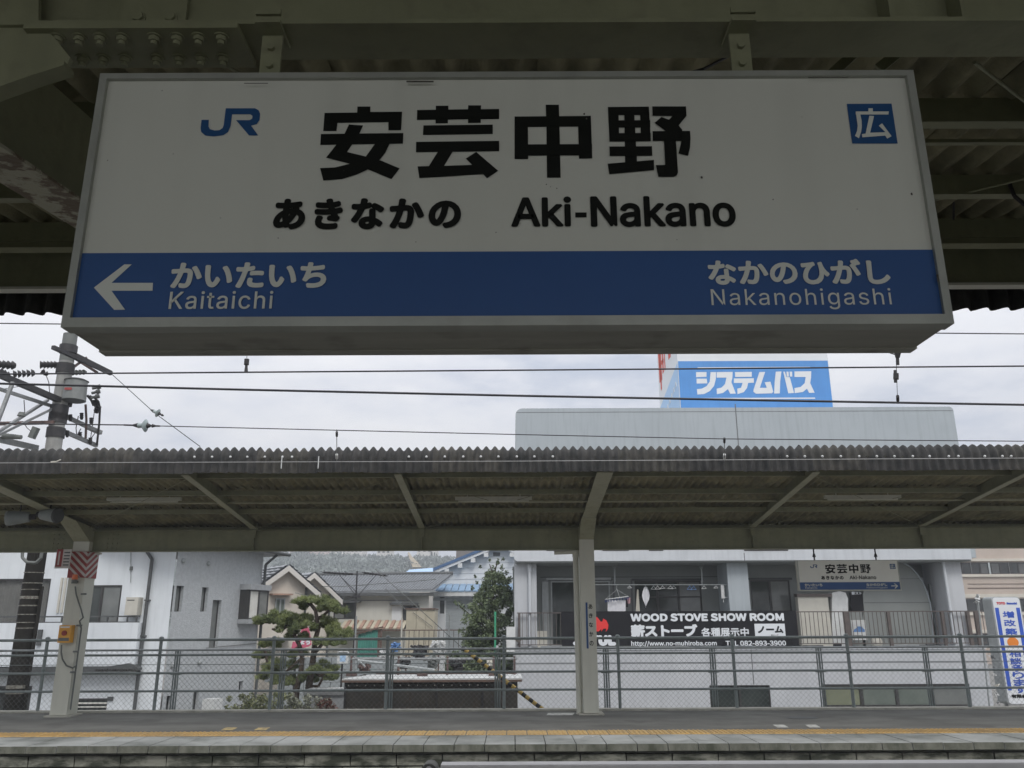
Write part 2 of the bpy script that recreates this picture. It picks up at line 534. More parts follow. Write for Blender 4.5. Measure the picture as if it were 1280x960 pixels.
mat('building_slab', (0.59, 0.615, 0.64), (0.53, 0.555, 0.58), 0.9, 0.7, streak=0.18)
mat('building_inner_shaded', (0.25, 0.265, 0.255), (0.22, 0.235, 0.225), 1.2, 0.8)  # darker building grey, the balcony's shade put into the colour
mat('joint', (0.16, 0.165, 0.17), None, 4, 0.9)
mat('billboard_white', (0.74, 0.76, 0.78), (0.70, 0.72, 0.74), 1.5, 0.5)
mat('billboard_blue', (0.085, 0.29, 0.66), (0.075, 0.26, 0.61), 1.0, 0.5, streak=0.12)
mat('billboard_pale_blue', (0.42, 0.60, 0.82), (0.38, 0.56, 0.78), 1.5, 0.5)
mat('billboard_red', (0.72, 0.10, 0.06), (0.62, 0.09, 0.06), 3, 0.5)
mat('banner_black', (0.012, 0.012, 0.015), (0.016, 0.016, 0.018), 2, 0.6, spec=.2)
mat('banner_white', (0.74, 0.77, 0.80), (0.70, 0.73, 0.76), 2, 0.6)
mat('banner_red', (0.74, 0.035, 0.03), (0.66, 0.03, 0.03), 2, 0.6)
mat('cloth_white', (0.72, 0.72, 0.74), (0.62, 0.62, 0.65), 8, 0.9)
mat('cloth_navy', (0.05, 0.07, 0.18), None, 8, 0.9)
mat('cloth_black', (0.015, 0.015, 0.018), None, 8, 0.9)
mat('cloth_pink', (0.5, 0.3, 0.32), None, 8, 0.9)
mat('plastic_white', (0.68, 0.69, 0.68), None, 8, 0.5)
mat('plastic_cream', (0.58, 0.56, 0.49), (0.53, 0.51, 0.45), 4, 0.6)
mat('plastic_blue', (0.12, 0.25, 0.5), None, 8, 0.5)
mat('fan_grille', (0.12, 0.105, 0.09), None, 9, 0.6)
mat('concrete_pole', (0.34, 0.34, 0.325), (0.25, 0.25, 0.24), 4, 0.9, bump=0.1, streak=0.3)
mat('pole_black', (0.016, 0.015, 0.013), (0.03, 0.028, 0.024), 5, 0.9, spec=.2, bump=0.3)
mat('pole_mark', (0.26, 0.255, 0.22), (0.13, 0.12, 0.1), 25, 0.8, fac=(0.45, 0.55))
mat('dark_steel', (0.03, 0.03, 0.033), (0.05, 0.046, 0.046), 9, 0.6, 0.3)
mat('rusty_steel', (0.16, 0.10, 0.085), (0.08, 0.06, 0.06), 12, 0.8)
mat('grey_steel', (0.27, 0.28, 0.28), (0.2, 0.205, 0.205), 9, 0.5, 0.3)
mat('transformer_grey', (0.21, 0.22, 0.215), (0.17, 0.18, 0.175), 5, 0.5)
mat('insulator', (0.40, 0.46, 0.46), (0.30, 0.36, 0.36), 8, 0.25)
mat('wire', (0.028, 0.028, 0.032), (0.04, 0.04, 0.045), 8, 0.5, 0.3)
mat('wire_pale', (0.42, 0.42, 0.41), None, 8, 0.5, 0.3)
mat('orange_box', (0.72, 0.36, 0.04), (0.64, 0.31, 0.04), 5, 0.5)
mat('safety_red', (0.33, 0.045, 0.04), (0.25, 0.045, 0.04), 9, 0.6)
mat('safety_white', (0.60, 0.56, 0.53), (0.5, 0.46, 0.43), 12, 0.6)
mat('orange_lamp', (0.72, 0.16, 0.03), None, 5, 0.3)
mat('cable_grey', (0.15, 0.16, 0.15), None, 5, 0.6)
mat('horn_grey', (0.27, 0.30, 0.30), (0.23, 0.26, 0.26), 5, 0.5)
mat('tape_yellow', (0.62, 0.43, 0.11), None, 5, 0.6)
mat('tape_black', (0.02, 0.02, 0.022), None, 5, 0.6)
mat('netting', (0.055, 0.05, 0.042), (0.035, 0.032, 0.028), 4, 0.9, spots=0.4, spot_col=(0.09, 0.065, 0.04), spot_scale=3)
mat('block_grey', (0.36, 0.375, 0.385), (0.30, 0.31, 0.32), 5, 0.9, bump=0.2, streak=0.2)
mat('white_slab', (0.60, 0.61, 0.60), (0.45, 0.46, 0.45), 4, 0.8, spots=0.3, spot_col=(0.3, 0.3, 0.28))
mat('bark', (0.10, 0.075, 0.055), (0.055, 0.042, 0.034), 14, 0.95, bump=0.6)
mat('pine_leaf', (0.23, 0.265, 0.10), (0.11, 0.14, 0.06), 2.4, 0.8, fac=(0.38, 0.62))
mat('tree_leaf', (0.17, 0.215, 0.105), (0.075, 0.105, 0.055), 2.2, 0.6, fac=(0.38, 0.62))
mat('shrub_leaf', (0.33, 0.34, 0.18), (0.16, 0.19, 0.09), 8, 0.8, fac=(0.4, 0.6))
mat('shrub_red', (0.20, 0.09, 0.07), (0.12, 0.07, 0.05), 8, 0.8)
mat('shrub_pale', (0.34, 0.35, 0.27), None, 8, 0.8)
mat('sign_pink', (0.62, 0.12, 0.20), (0.55, 0.12, 0.19), 5, 0.7)
mat('hill_wood', (0.20, 0.225, 0.20), (0.15, 0.17, 0.155), 0.09, 1, fac=(0.35, 0.65), detail=10)
mat('hill_earth', (0.40, 0.33, 0.22), (0.30, 0.25, 0.17), 0.1, 1)
mat('far_white', (0.68, 0.65, 0.60), (0.60, 0.57, 0.53), 0.5, 0.9)
mat('far_pink', (0.55, 0.45, 0.41), None, 0.5, 0.9)
mat('far_brown', (0.17, 0.155, 0.145), None, 0.5, 0.9)
mat('apartment_beige', (0.50, 0.42, 0.36), (0.45, 0.38, 0.32), 0.8, 0.9, streak=0.08)
mat('apartment_cream', (0.62, 0.58, 0.50), None, 0.8, 0.9)
mat('lettering_blue', (0.03, 0.10, 0.52), None, 2, 0.5)
mat('lettering_red', (0.66, 0.03, 0.05), None, 2, 0.5)
mat('orange_disc', (0.78, 0.24, 0.03), None, 2, 0.5)
mat('green_pole', (0.05, 0.33, 0.18), None, 2, 0.5)

# clear glass that shows the curtain behind it
g_ = bpy.data.materials.new('glass_clear')
g_.use_nodes = True
n_ = g_.node_tree.nodes
b_ = n_['Principled BSDF']
b_.inputs['Base Color'].default_value = (0.03, 0.035, 0.035, 1)
b_.inputs['Roughness'].default_value = 0.06
t_ = n_.new('ShaderNodeBsdfTransparent')
x_ = n_.new('ShaderNodeMixShader')
x_.inputs[0].default_value = 0.35
g_.node_tree.links.new(t_.outputs[0], x_.inputs[1])
g_.node_tree.links.new(b_.outputs[0], x_.inputs[2])
g_.node_tree.links.new(x_.outputs[0], n_['Material Output'].inputs['Surface'])
MATS['glass_clear'] = g_
# ------------------------------------------------------------------ the ground
gm = MB(); gm.add([(-320, -60, -1.5), (320, -60, -1.5), (320, 390, -1.5), (-320, 390, -1.5)], [(0, 1, 2, 3)])
gm.build('ground', 'ground', None, kind='structure')
gm = MB(); gm.add([(-40, 5.25, -1.15), (40, 5.25, -1.15), (40, 12.05, -1.15), (-40, 12.05, -1.15)], [(0, 1, 2, 3)])
gm.build('track_bed', 'ballast', None, kind='structure')
gm = MB(); gm.box(-16, 16, -7, 5.2, -1.5, 0)
gm.build('near_platform', 'platform_concrete', None, kind='structure')

# ------------------------------------------------------------------ far platform
PE = 12.0                                   # its edge
XL, XR = -11.5, 11.5
gm = MB(); gm.box(XL, XR, 12.94, 16.42, -1.49, -0.001)
plat = gm.build('far_platform', 'asphalt', None, kind='structure')
def coping_mesh():
    p = MB()
    w_, b = 0.4115, 0.006
    p.hexa([(b, 0, -0.088), (w_ - b, 0, -0.088), (w_ - b, 0.93, -0.088), (b, 0.93, -0.088),
            (b, 0.012, 0), (w_ - b, 0.012, 0), (w_ - b, 0.93, 0), (b, 0.93, 0)])
    return p.mesh('coping_block', MATS['coping'])
me1, me2 = coping_mesh(), None
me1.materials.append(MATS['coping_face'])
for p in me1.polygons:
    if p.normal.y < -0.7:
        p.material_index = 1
nb = int((XR - XL) / 0.4115)
for i in range(nb):
    o = link('coping_block', me1, plat)
    o.location = (XL + i * 0.4115, PE + random.uniform(-0.004, 0.004), random.uniform(-0.004, 0.002))
# tactile tiles with their raised bars
tt = MB()
tt.box(0.007, 0.293, 0, 0.47, -0.03, 0.002)
for k in range(4):
    tt.box(0.03 + k * 0.067, 0.055 + k * 0.067, 0.03, 0.44, 0.002, 0.012)
tme = tt.mesh('tactile_tile', MATS['tactile'])
for i in range(int((XR - XL) / 0.30)):
    o = link('tactile_tile', tme, plat)
    o.location = (XL + i * 0.30, 12.96, random.uniform(0, 0.002))
# wall below the coping: two courses of rough blocks, set back
gm = MB(); gm.box(XL, XR, 12.16, 12.9, -1.49, -0.089)
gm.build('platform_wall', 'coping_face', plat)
for (z0, z1, wd, y0) in ((-0.265, -0.135, 0.62, 12.06), (-0.41, -0.285, 0.75, 12.0), (-0.54, -0.43, 0.6, 12.03)):
    bk = MB(); bk.hexa([(0.006, 0.01, z0), (wd - 0.006, 0.01, z0), (wd - 0.006, 0.11, z0), (0.006, 0.11, z0),
                        (0.01, 0, z1), (wd - 0.01, 0.004, z1), (wd - 0.01, 0.11, z1), (0.01, 0.11, z1)])
    bme = bk.mesh('wall_block', MATS['platform_wall'])
    for i in range(int((XR - XL) / wd)):
        o = link('wall_block', bme, plat)
        o.location = (XL + i * wd + (0.2 if wd > .7 else 0), y0 + random.uniform(-0.012, 0.012), 0)
gm = MB(); gm.box(XL, XR, 16.2, 16.42, 0.0, 0.035)
gm.build('kerb_strip', 'kerb_stone', plat)
# painted marks and covers
def mark(px0, py0, px1, py1, mt, shear=0.0, name='painted_mark'):
    a, b, c, d = atz(px0 + shear, py0, .004), atz(px1 + shear, py0, .004), atz(px1, py1, .004), atz(px0, py1, .004)
    for q in (a, b, c, d):
        q.z = 0.004
    g = MB(); g.add([d, c, b, a], [(0, 1, 2, 3)])
    return g.build(name, mt, plat)
mark(276, 909.3, 291, 912.8, 'road_yellow', 6); mark(317, 909.3, 332, 912.8, 'road_yellow', 6)
mark(972, 905.8, 986, 909.3, 'road_white', -6); mark(1012, 905.8, 1026, 909.3, 'road_white', -6)
mark(683, 891.2, 716, 894.0, 'road_white', 2)
c0 = atz(1003, 897, 0.004)
g = MB(); g.add([(c0.x + 0.27 * math.cos(t * PI / 10), c0.y + 0.17 * math.sin(t * PI / 10), 0.005) for t in range(20)], [tuple(range(20))])
g.build('manhole_cover', 'dark_pipe', plat)
for k, px in enumerate((733.5, 745.5)):
    c0 = atz(px, 920.6, 0.006)
    g = MB()
    vs = []
    for t in range(24):
        for r_ in (0.050, 0.068):
            vs.append((c0.x + r_ * math.cos(t * PI / 12), c0.y + 1.3 * r_ * math.sin(t * PI / 12), 0.006 + .001 * k))
    g.add(vs, [(2 * t, 2 * ((t + 1) % 24), 2 * ((t + 1) % 24) + 1, 2 * t + 1) for t in range(24)])
    g.build('painted_ring', 'road_white', plat)

# ------------------------------------------------------------------ station name sign
# glyphs traced in the sign face's own frame: x and z from 0 to 1 across the face
SY = 1.563
WS = Wall(0, SY)
_bl, _br = WS.pixel(80, 411), WS.pixel(1189, 406.5)
_tl, _tr = WS.pixel(127, 95), WS.pixel(1140, 91)
SX0, SX1 = (_bl[0] + _tl[0]) / 2, (_br[0] + _tr[0]) / 2
SZ0, SZ1 = (_bl[1] + _br[1]) / 2, (_tl[1] + _tr[1]) / 2
def uv_(px, py):
    a, z = WS.pixel(px, py)
    return (a - SX0) / (SX1 - SX0), (z - SZ0) / (SZ1 - SZ0)
def zoomed(ox, oy, k, pts):
    return [uv_(ox + x / k, oy + y / k) for x, y in pts]
KANJI = [
    (390, [[(455, 108), (585, 108), (583, 162), (902, 160), (892, 345), (765, 346), (765, 265), (256, 272), (246, 354), (113, 354), (127, 172), (452, 168)],
           [(90, 383), (915, 373), (910, 480), (84, 493)],
           [(370, 288), (512, 298), (470, 390), (402, 490), (352, 563), (540, 608), (700, 652), (878, 728), (795, 835), (560, 738), (380, 682), (142, 620), (245, 490), (325, 385)],
           [(632, 480), (778, 480), (735, 570), (680, 640), (560, 738), (450, 790), (300, 835), (115, 850), (82, 724), (230, 718), (385, 680), (540, 608)]]),
    (510, [[(92, 143), (278, 140), (278, 100), (404, 100), (404, 138), (600, 135), (602, 96), (732, 96), (730, 134), (912, 132), (912, 234), (728, 236), (728, 272), (600, 274), (600, 236), (400, 240), (400, 276), (276, 278), (276, 240), (90, 243)],
           [(155, 297), (848, 289), (848, 383), (150, 394)], [(82, 462), (912, 452), (912, 556), (80, 566)],
           [(300, 560), (448, 560), (362, 702), (640, 692), (578, 630), (682, 562), (903, 752), (790, 828), (752, 786), (600, 795), (350, 812), (115, 825), (97, 708), (210, 704)]]),
    (630, [[(417, 90), (549, 90), (555, 310), (566, 820), (430, 820), (424, 310)], [(106, 208), (868, 202), (872, 308), (107, 315)],
           [(106, 208), (238, 208), (242, 635), (106, 635)], [(738, 205), (868, 202), (882, 628), (750, 631)], [(107, 488), (880, 485), (880, 598), (107, 602)]]),
    (750, [[(78, 114), (184, 113), (192, 455), (94, 460)], [(240, 112), (338, 110), (370, 665), (250, 668)], [(398, 110), (488, 110), (508, 455), (408, 456)],
           [(78, 114), (488, 110), (492, 195), (82, 196)], [(86, 248), (500, 246), (502, 320), (88, 320)], [(90, 376), (505, 374), (508, 458), (94, 461)],
           [(93, 510), (518, 507), (522, 603), (96, 606)], [(76, 682), (538, 644), (540, 746), (92, 788)],
           [(520, 110), (858, 110), (863, 205), (785, 300), (822, 345), (820, 362), (660, 362), (545, 275), (612, 215), (688, 244), (722, 206), (524, 204)],
           [(524, 358), (898, 355), (903, 430), (898, 520), (878, 605), (784, 580), (812, 455), (526, 456)],
           [(638, 450), (757, 450), (778, 770), (765, 800), (735, 815), (582, 815), (556, 697), (650, 695)]])]
JR_ = [(112, 203), (158, 203), (156, 245), (165, 262), (195, 270), (225, 268), (245, 255), (252, 235), (265, 130), (450, 130), (472, 142), (482, 165), (478, 205), (460, 230), (425, 240), (470, 302), (412, 302), (330, 205), (415, 205), (432, 195), (434, 178), (420, 168), (305, 168), (296, 240), (280, 280), (250, 300), (190, 308), (135, 302), (110, 280), (106, 255)]
HIRO = [[(480, 220), (555, 220), (555, 285), (480, 285)], [(262, 275), (828, 275), (822, 328), (262, 328)],
        [(262, 280), (335, 300), (362, 430), (366, 540), (355, 620), (318, 735), (248, 695), (285, 610), (296, 520)],
        [(495, 350), (575, 355), (508, 640), (770, 632), (655, 520), (712, 480), (875, 700), (800, 742), (765, 690), (375, 720), (365, 665), (430, 655)]]
ARROW = [(100, 178), (235, 75), (268, 75), (178, 157), (362, 157), (360, 192), (178, 192), (238, 276), (190, 277)]

def name_sign(W, a0, a1, z0, z1, thick, label, arrow, bend=0.0):
    """hanging light box with frame, panel, band and lettering"""
    t = thing('station_name_sign', label, 'station sign', W.pt((a0 + a1) / 2, z0, 0), 'station name signs')
    sx, sz = a1 - a0, z1 - z0
    fw = 0.0085 * sx
    b = MB()
    W.box(b, a0 + 0.003, a1 - 0.003, z0 + 0.003, z1 - 0.003, -thick, -0.012)
    body = b.build('sign_box', 'sign_underside', t)
    for (u0_, u1_, w0, w1) in ((0, 1, 0, 1.35 * fw), (0, 1, sz - .9 * fw, sz), (0, 1.05 * fw, 1.35 * fw, sz - .9 * fw), (-1.05 * fw, 0, 1.35 * fw, sz - .9 * fw)):
        f = MB()
        if u1_ == 1:
            x0, x1 = a0, a1
        elif u0_ == 0:
            x0, x1 = a0, a0 + u1_
        else:
            x0, x1 = a1 + u0_, a1
        W.box(f, x0, x1, z0 + w0, z0 + w1, -0.028, 0.010)
        f.build('frame_bar', 'aluminium', t)
    f = MB()                                   # rim round the back of the box
    W.box(f, a0, a1, z0, z0 + 0.012, -thick - .002, -thick + 0.03)
    W.box(f, a0, a0 + 0.012, z0 + 0.012, z1, -thick - .002, -thick + 0.03)
    W.box(f, a1 - 0.012, a1, z0 + 0.012, z1, -thick - .002, -thick + 0.03)
    f.build('rear_rim', 'sign_underside', t)
    p = MB()
    W.box(p, a0 + 1.0 * fw, a1 - 1.0 * fw, z0 + fw, z1 - .85 * fw, -0.012, 0.0)
    p.build('sign_panel', 'sign_panel' if arrow == 'left' else 'sign_panel_bright', t)
    H = lambda u, v, off=0.0: W.pt(a0 + u * sx, z0 + v * sz, off)
    v0, v1 = 1.35 * fw / sz, (uv_(640, 314.5)[1])
    p = MB()
    p.add([H(1.05 * fw / sx, v0, .0012), H(1 - 1.05 * fw / sx, v0, .0012), H(1 - 1.05 * fw / sx, v1, .0012), H(1.05 * fw / sx, v1, .0012)], [(0, 1, 2, 3)])
    p.build('blue_band', 'sign_blue', t)
    def shape(polys, mt, off, nm='lettering'):
        m_ = MB()
        for k, q in enumerate(polys):
            m_.add([H(u, v, off + 0.00015 * k) for u, v in q], [tuple(range(len(q)))])
        return m_.build(nm, mt, t)
    for (ox, pl) in KANJI:
        shape([zoomed(ox, 120, 8, q) for q in pl], 'sign_black', 0.0012)
    shape([zoomed(230, 110, 5.055, JR_)], 'sign_logo_blue', 0.0012, 'logo')
    shape([zoomed(1050, 120, 13.71, [(112, 140), (880, 135), (985, 820), (205, 820)])], 'sign_logo_blue', 0.0012, 'area_mark')
    shape([zoomed(1050, 120, 13.71, q) for q in HIRO], 'sign_white', 0.0022)
    def line(body, px0, py0, px1, py1, mt, off, kind, bold, sp=1.0):
        u0_, w1 = uv_((px0), (py0 + py1) / 2)[0], uv_((px0 + px1) / 2, py0)[1]
        u1_, w0 = uv_((px1), (py0 + py1) / 2)[0], uv_((px0 + px1) / 2, py1)[1]
        text(W, body, (a0 + u0_ * sx, a0 + u1_ * sx, z0 + w0 * sz, z0 + w1 * sz), off, mt, t, kind, bold, sp, thick=0.00006 * sx)
    line('あきなかの', 342.5, 248.2, 576.5, 287.5, 'sign_black', .0018, 'jp', 0.017, 1.08)
    line('Aki', 639, 246.2, 714.2, 284, 'sign_black', .0018, 'en', 0.021)
    line('Nakano', 738, 245.6, 919, 284.4, 'sign_black', .0018, 'en', 0.021)
    shape([[uv_(719, 266), uv_(733.2, 266), uv_(733.2, 272.2), uv_(719, 272.2)]], 'sign_black', .0018, 'hyphen')
    if arrow == 'left':
        shape([zoomed(90, 310, 3.556, ARROW)], 'sign_white', 0.0024, 'arrow')
        line('かいたいち', 214.5, 328.5, 408.5, 361, 'sign_white', .0026, 'jp', 0.014, 1.0)
        line('Kaitaichi', 212.5, 364.5, 341.5, 387, 'sign_white', .0026, 'en', 0.006, 1.08)
        line('なかのひがし', 884.5, 324.5, 1111.5, 356.5, 'sign_white', .0026, 'jp', 0.014, 1.0)
        line('Nakanohigashi', 888.5, 361, 1114, 387.5, 'sign_white', .0026, 'en', 0.004, 1.1)
    else:
        q = zoomed(90, 310, 3.556, ARROW)
        shape([[(1.0 - u, v) for u, v in q]], 'sign_white', 0.0024, 'arrow')
        line('かいたいち', 150, 328.5, 340, 361, 'sign_white', .0026, 'jp', 0.014, 1.0)
        line('Kaitaichi', 150, 364.5, 277, 387, 'sign_white', .0026, 'en', 0.006, 1.08)
        line('なかのひがし', 810, 324.5, 1034, 356.5, 'sign_white', .0026, 'jp', 0.014, 1.0)
        line('Nakanohigashi', 812, 361, 1036, 387.5, 'sign_white', .0026, 'en', 0.004, 1.1)
    return t, H

sign, SH = name_sign(WS, SX0, SX1, SZ0, SZ1, 0.178, 'large white and blue station name sign hanging overhead, arrow pointing left', 'left')
# marks of age on the near sign: specks, scratches, dirt along the lower edge
g = MB()
for (px, py, r_) in ((877, 222, 1.6), (203, 114, .7), (217, 193, .7), (135, 201, .7), (683, 231, .8), (688, 234, .6), (696, 236, .8), (966, 250, .9), (1139, 243, 1.6), (620, 291, .8), (348, 298, .7), (276, 273, .6),
                     (730, 143, 1.3), (733, 149, 1.2), (1173, 346, 1.0), (846, 300, .6), (1002, 147, .6), (520, 303, .6), (430, 214, .5), (306, 200, .5), (1071, 262, .6)):
    a, z = WS.pixel(px, py)
    r_ *= 0.0017
    g.add([WS.pt(a + r_ * math.cos(t) * random.uniform(.7, 1.1), z + 1.3 * r_ * math.sin(t) * random.uniform(.7, 1.2), .0019) for t in [k * PI / 3.5 for k in range(7)]], [tuple(range(7))])
for (xa, xb, yy) in ((172, 242, 399.3), (1012, 1090, 394.6), (805, 850, 396.2)):
    x = xa
    while x < xb:
        dx, hh = random.uniform(1.5, 5), random.uniform(.5, 3.0)
        WS.poly(g, [(x, yy), (x + dx, yy), (x + dx * .6, yy - hh)], .0034)
        x += dx * .8
g.build('dirt_speck', 'dirt', sign, kind='stuff')
g = MB()
for (xa, xb, yt, yb) in ((508, 542, 101.0, 103.0), (305, 335, 103.6, 104.6), (1010, 1060, 96.6, 97.4)):
    WS.poly(g, [(xa, yb), (xb, yb), (xb, yt), (xa, yt)], .0107)
WS.poly(g, [(1170.5, 343), (1173, 343), (1174.5, 352), (1172, 352)], .0107)
g.build('frame_scuff', 'dirt', sign, kind='stuff')

# hanger brackets of the near sign
BZ = 2.900                                       # underside of the near beam
for px in (338, 927):
    x = WS.pixel(px, 80)[0] * 1.02
    t = tag(link('sign_hanger', None), 'olive painted steel hanger plate with two bolts above the %s of the big sign' % ('left half' if px < 600 else 'right half'), 'bracket', 'hangers of the big sign')
    t.location = (x, 1.6, BZ)
    g = MB(); g.box(x - .023, x + .023, 1.592, 1.600, SZ1 + .001, BZ - .001)
    g.build('hanger_plate', 'canopy_paint', t)
    g = MB(); g.box(x - .028, x + .028, 1.548, 1.556, BZ + .012, BZ + .026); g.box(x - .028, x + .028, 1.548, 1.64, BZ - .010, BZ - .001)
    g.build('clamp', 'canopy_paint', t)
    for zz in (.045, .092):
        g = MB(); g.tube((x, 1.592, BZ - zz), (x, 1.583, BZ - zz), .0085, 6)
        g.build('bolt', 'canopy_paint', t)

# ------------------------------------------------------------------ near canopy
NC = thing('platform_canopy', 'near platform canopy overhead with olive steel beam and corrugated slate roof', 'canopy', (-1.63, 1.65, 0), 'platform canopies')
PT = 'canopy_paint'
g = MB(); g.box(-9, 9, 1.622, 1.634, BZ + .012, BZ + .46); g.build('beam_web', PT, NC)
g = MB(); g.box(-9, 9, 1.565, 1.69, BZ, BZ + .011); g.build('beam_flange', PT, NC)
g = MB(); g.box(-9, 9, 1.565, 1.69, BZ + .461, BZ + .472); g.build('beam_flange', PT, NC)
# stiffener at the right
for px in (1102, 1190):
    x = at(px, 10, 1.6).x
    g = MB(); g.box(x, x + .010, 1.568, 1.620, BZ + .013, BZ + .46); g.build('stiffener', PT, NC)
# splice plates with their bolts
g = MB()
xa, xb = at(40, 60, 1.6).x, at(298, 34, 1.565).x
g.box(xa, xb, 1.558, 1.697, BZ - .016, BZ - .001); g.build('splice_plate', PT, NC)
bolt = MB(); bolt.tube((0, 0, 0), (0, 0, -.013), .0125, 6); bolt.tube((0, 0, -.013), (0, 0, -.022), .008, 8); bolt.tube((0, 0, .0), (0, 0, -.003), .017, 12)
bme = bolt.mesh('bolt', MATS[PT])
for px in (76, 103, 129, 156, 196, 224, 251, 279):
    for yy in (1.588, 1.662):
        o = link('bolt', bme, NC)
        o.location = Vector((at(px, 50, 1.6).x * (1.0 if yy < 1.6 else 1.03), yy, BZ - .016)) - NC.location
xa, xb = at(155, 10, 1.61).x, at(234, 10, 1.61).x
g = MB(); g.box(xa, xb, 1.608, 1.621, BZ + .022, BZ + .43); g.build('splice_plate', PT, NC)
bolt = MB(); bolt.tube((0, 0, 0), (0, -.010, 0), .013, 6); bolt.tube((0, 0, 0), (0, -.003, 0), .017, 12)
bm2 = bolt.mesh('bolt', MATS[PT])
for k in range(4):
    for px in (172, 212):
        o = link('bolt', bm2, NC)
        o.location = Vector((at(px, 18, 1.6).x, 1.608, BZ + .052 + k * .09)) - NC.location
# curved haunch from the column to the beam
pts = [at(x, y, 1.575) for x, y in ((-170, -60), (48, 29), (62, 40), (88, 72), (84, 80), (45, 92), (0, 108), (-50, 130), (-110, 165), (-170, 215))]
g = MB(); g.prism(pts[:1] + [at(48, -60, 1.575)] + pts[1:], (0, .012, 0)); g.build('haunch_plate', PT, NC)
g = MB()
lo = pts[4:]
for i in range(len(lo) - 1):
    a, b = lo[i], lo[i + 1]
    g.hexa([a + Vector((0, -.012, -.012)), b + Vector((0, -.012, -.012)), b + Vector((0, .03, -.012)), a + Vector((0, .03, -.012)), a + Vector((0, -.012, 0)), b + Vector((0, -.012, 0)), b + Vector((0, .03, 0)), a + Vector((0, .03, 0))])
g.build('haunch_flange', PT, NC)
g = MB(); g.box(-1.83, -1.50, 1.50, 1.78, 0, 3.35); g.build('column', PT, NC)
g = MB(); g.box(6.2, 6.5, 1.50, 1.78, 0, 3.35); g.build('column', PT, NC)
# roof heights
def nroof(y):
    return EYE + 1.836 + 0.149 * abs(y - 1.65)
NE = 4.88
# rafters
for x in (-4.75, -1.63, 3.55, 6.35, -7.9):
    for (ya, yb) in ((1.70, NE - .12), (1.56, -4.7)):
        g = MB()
        sgn = 1 if yb > ya else -1
        zb = lambda y: BZ + 0.150 * abs(y - 1.65)
        zt = lambda y: nroof(y) - .13
        for (w0, w1, f0_, f1_) in ((x - .09, x + .09, 0, 1),):
            a, b = Vector((0, ya, zb(ya))), Vector((0, yb, zb(yb)))
            g.hexa([(w0, ya, zb(ya)), (w1, ya, zb(ya)), (w1, yb, zb(yb)), (w0, yb, zb(yb)), (w0, ya, zb(ya) + .012), (w1, ya, zb(ya) + .012), (w1, yb, zb(yb) + .012), (w0, yb, zb(yb) + .012)])
        g.build('rafter_flange', 'canopy_paint_peeling' if (x == -1.63 and sgn > 0) else PT, NC)
        g = MB()
        g.hexa([(x - .006, ya, zb(ya) + .012), (x + .006, ya, zb(ya) + .012), (x + .006, yb, zb(yb) + .012), (x - .006, yb, zb(yb) + .012), (x - .006, ya, zt(ya)), (x + .006, ya, zt(ya)), (x + .006, yb, max(zt(yb), zb(yb) + .06)), (x - .006, yb, max(zt(yb), zb(yb) + .06))])
        g.build('rafter_web', PT, NC)
        if x == -1.63 and sgn > 0:
            g = MB(); g.hexa([(x + .006, 1.80, zb(1.8) + .04), (x + .018, 1.80, zb(1.8) + .04), (x + .018, 2.25, zb(2.25) + .04), (x + .006, 2.25, zb(2.25) + .04), (x + .006, 1.80, 3.28), (x + .018, 1.80, 3.28), (x + .018, 2.25, 3.34), (x + .006, 2.25, 3.34)])
            g.build('splice_plate', PT, NC)
            bolt = MB(); bolt.tube((0, 0, 0), (.016, 0, 0), .014, 6); bme3 = bolt.mesh('bolt', MATS['dark_steel'])
            for yy in (1.87, 1.96, 2.09, 2.18):
                for k in range(4):
                    o = link('bolt', bme3, NC)
                    o.location = Vector((x + .018, yy, 3.02 + k * .075)) - NC.location
# purlins: channels under the sheets
for (y, dep) in ((2.10, .10), (2.83, .10), (3.62, .10), (4.27, .16)):
    g = MB()
    zt = nroof(y) - .026
    g.box(-9, 9, y, y + .008, zt - dep, zt); g.box(-9, 9, y + .009, y + .055, zt - .009, zt - .001); g.box(-9, 9, y - (.022 if dep > .12 else 0), y + .05, zt - dep - .007, zt - dep - .001)
    if dep > .12:
        g.box(-9, 9, y - .012, y - .001, zt - dep + .035, zt - dep + .05)
    g.build('purlin', PT, NC)
for y in (0.9, 0.1, -0.7, -1.5, -2.3, -3.1, -3.9, -4.8):
    g = MB(); zt = nroof(y) - .026; g.box(-9, 9, y, y + .05, zt - .10, zt); g.build('purlin', PT, NC)
# board behind the fascia, and the gutter lip
g = MB(); g.box(-9, 9, 4.60, 4.63, 3.535, 3.775); g.build('eaves_board', PT, NC)
g = MB(); g.box(-9, 9, 4.575, 4.64, 3.518, 3.534); g.build('eaves_lip', 'column_paint', NC)
# corrugated sheets
def roof_sheets(parent, x0, n, prof, mt, name='roof_sheet', alt=None):
    w_ = .13 * 7
    g = MB(); corrugated(g, None, prof, waves=8, amp=.030 if 'fascia' in name else .027)
    me = g.mesh(name, MATS[mt])
    me_b = me.copy()
    if alt:
        me_b.materials[0] = MATS[alt]
    for i in range(n):
        o = link(name, me_b if (alt and i % 3 == 1) else me, parent)
        o.location = Vector((x0 + i * w_, random.uniform(-.004, .004), random.uniform(-.004, .004) + (.008 if i % 2 else 0))) - parent.location
def slope_prof(ya, yb, zf, n=2):
    sl = (zf(yb) - zf(ya)) / (yb - ya)
    ln = math.hypot(1, sl)
    return [(ya + (yb - ya) * k / n, zf(ya + (yb - ya) * k / n), -sl / ln, 1 / ln) for k in range(n + 1)]
for (ya, yb, st) in [(1.63, 2.90, .0), (2.80, 4.32, .03), (4.24, NE + .02, .03)]:
    roof_sheets(NC, -9, 20, slope_prof(ya, yb, lambda y, a=ya, b=yb, s=st: nroof(y) + s * (b - y) / (b - a), 1), 'slate_roof')
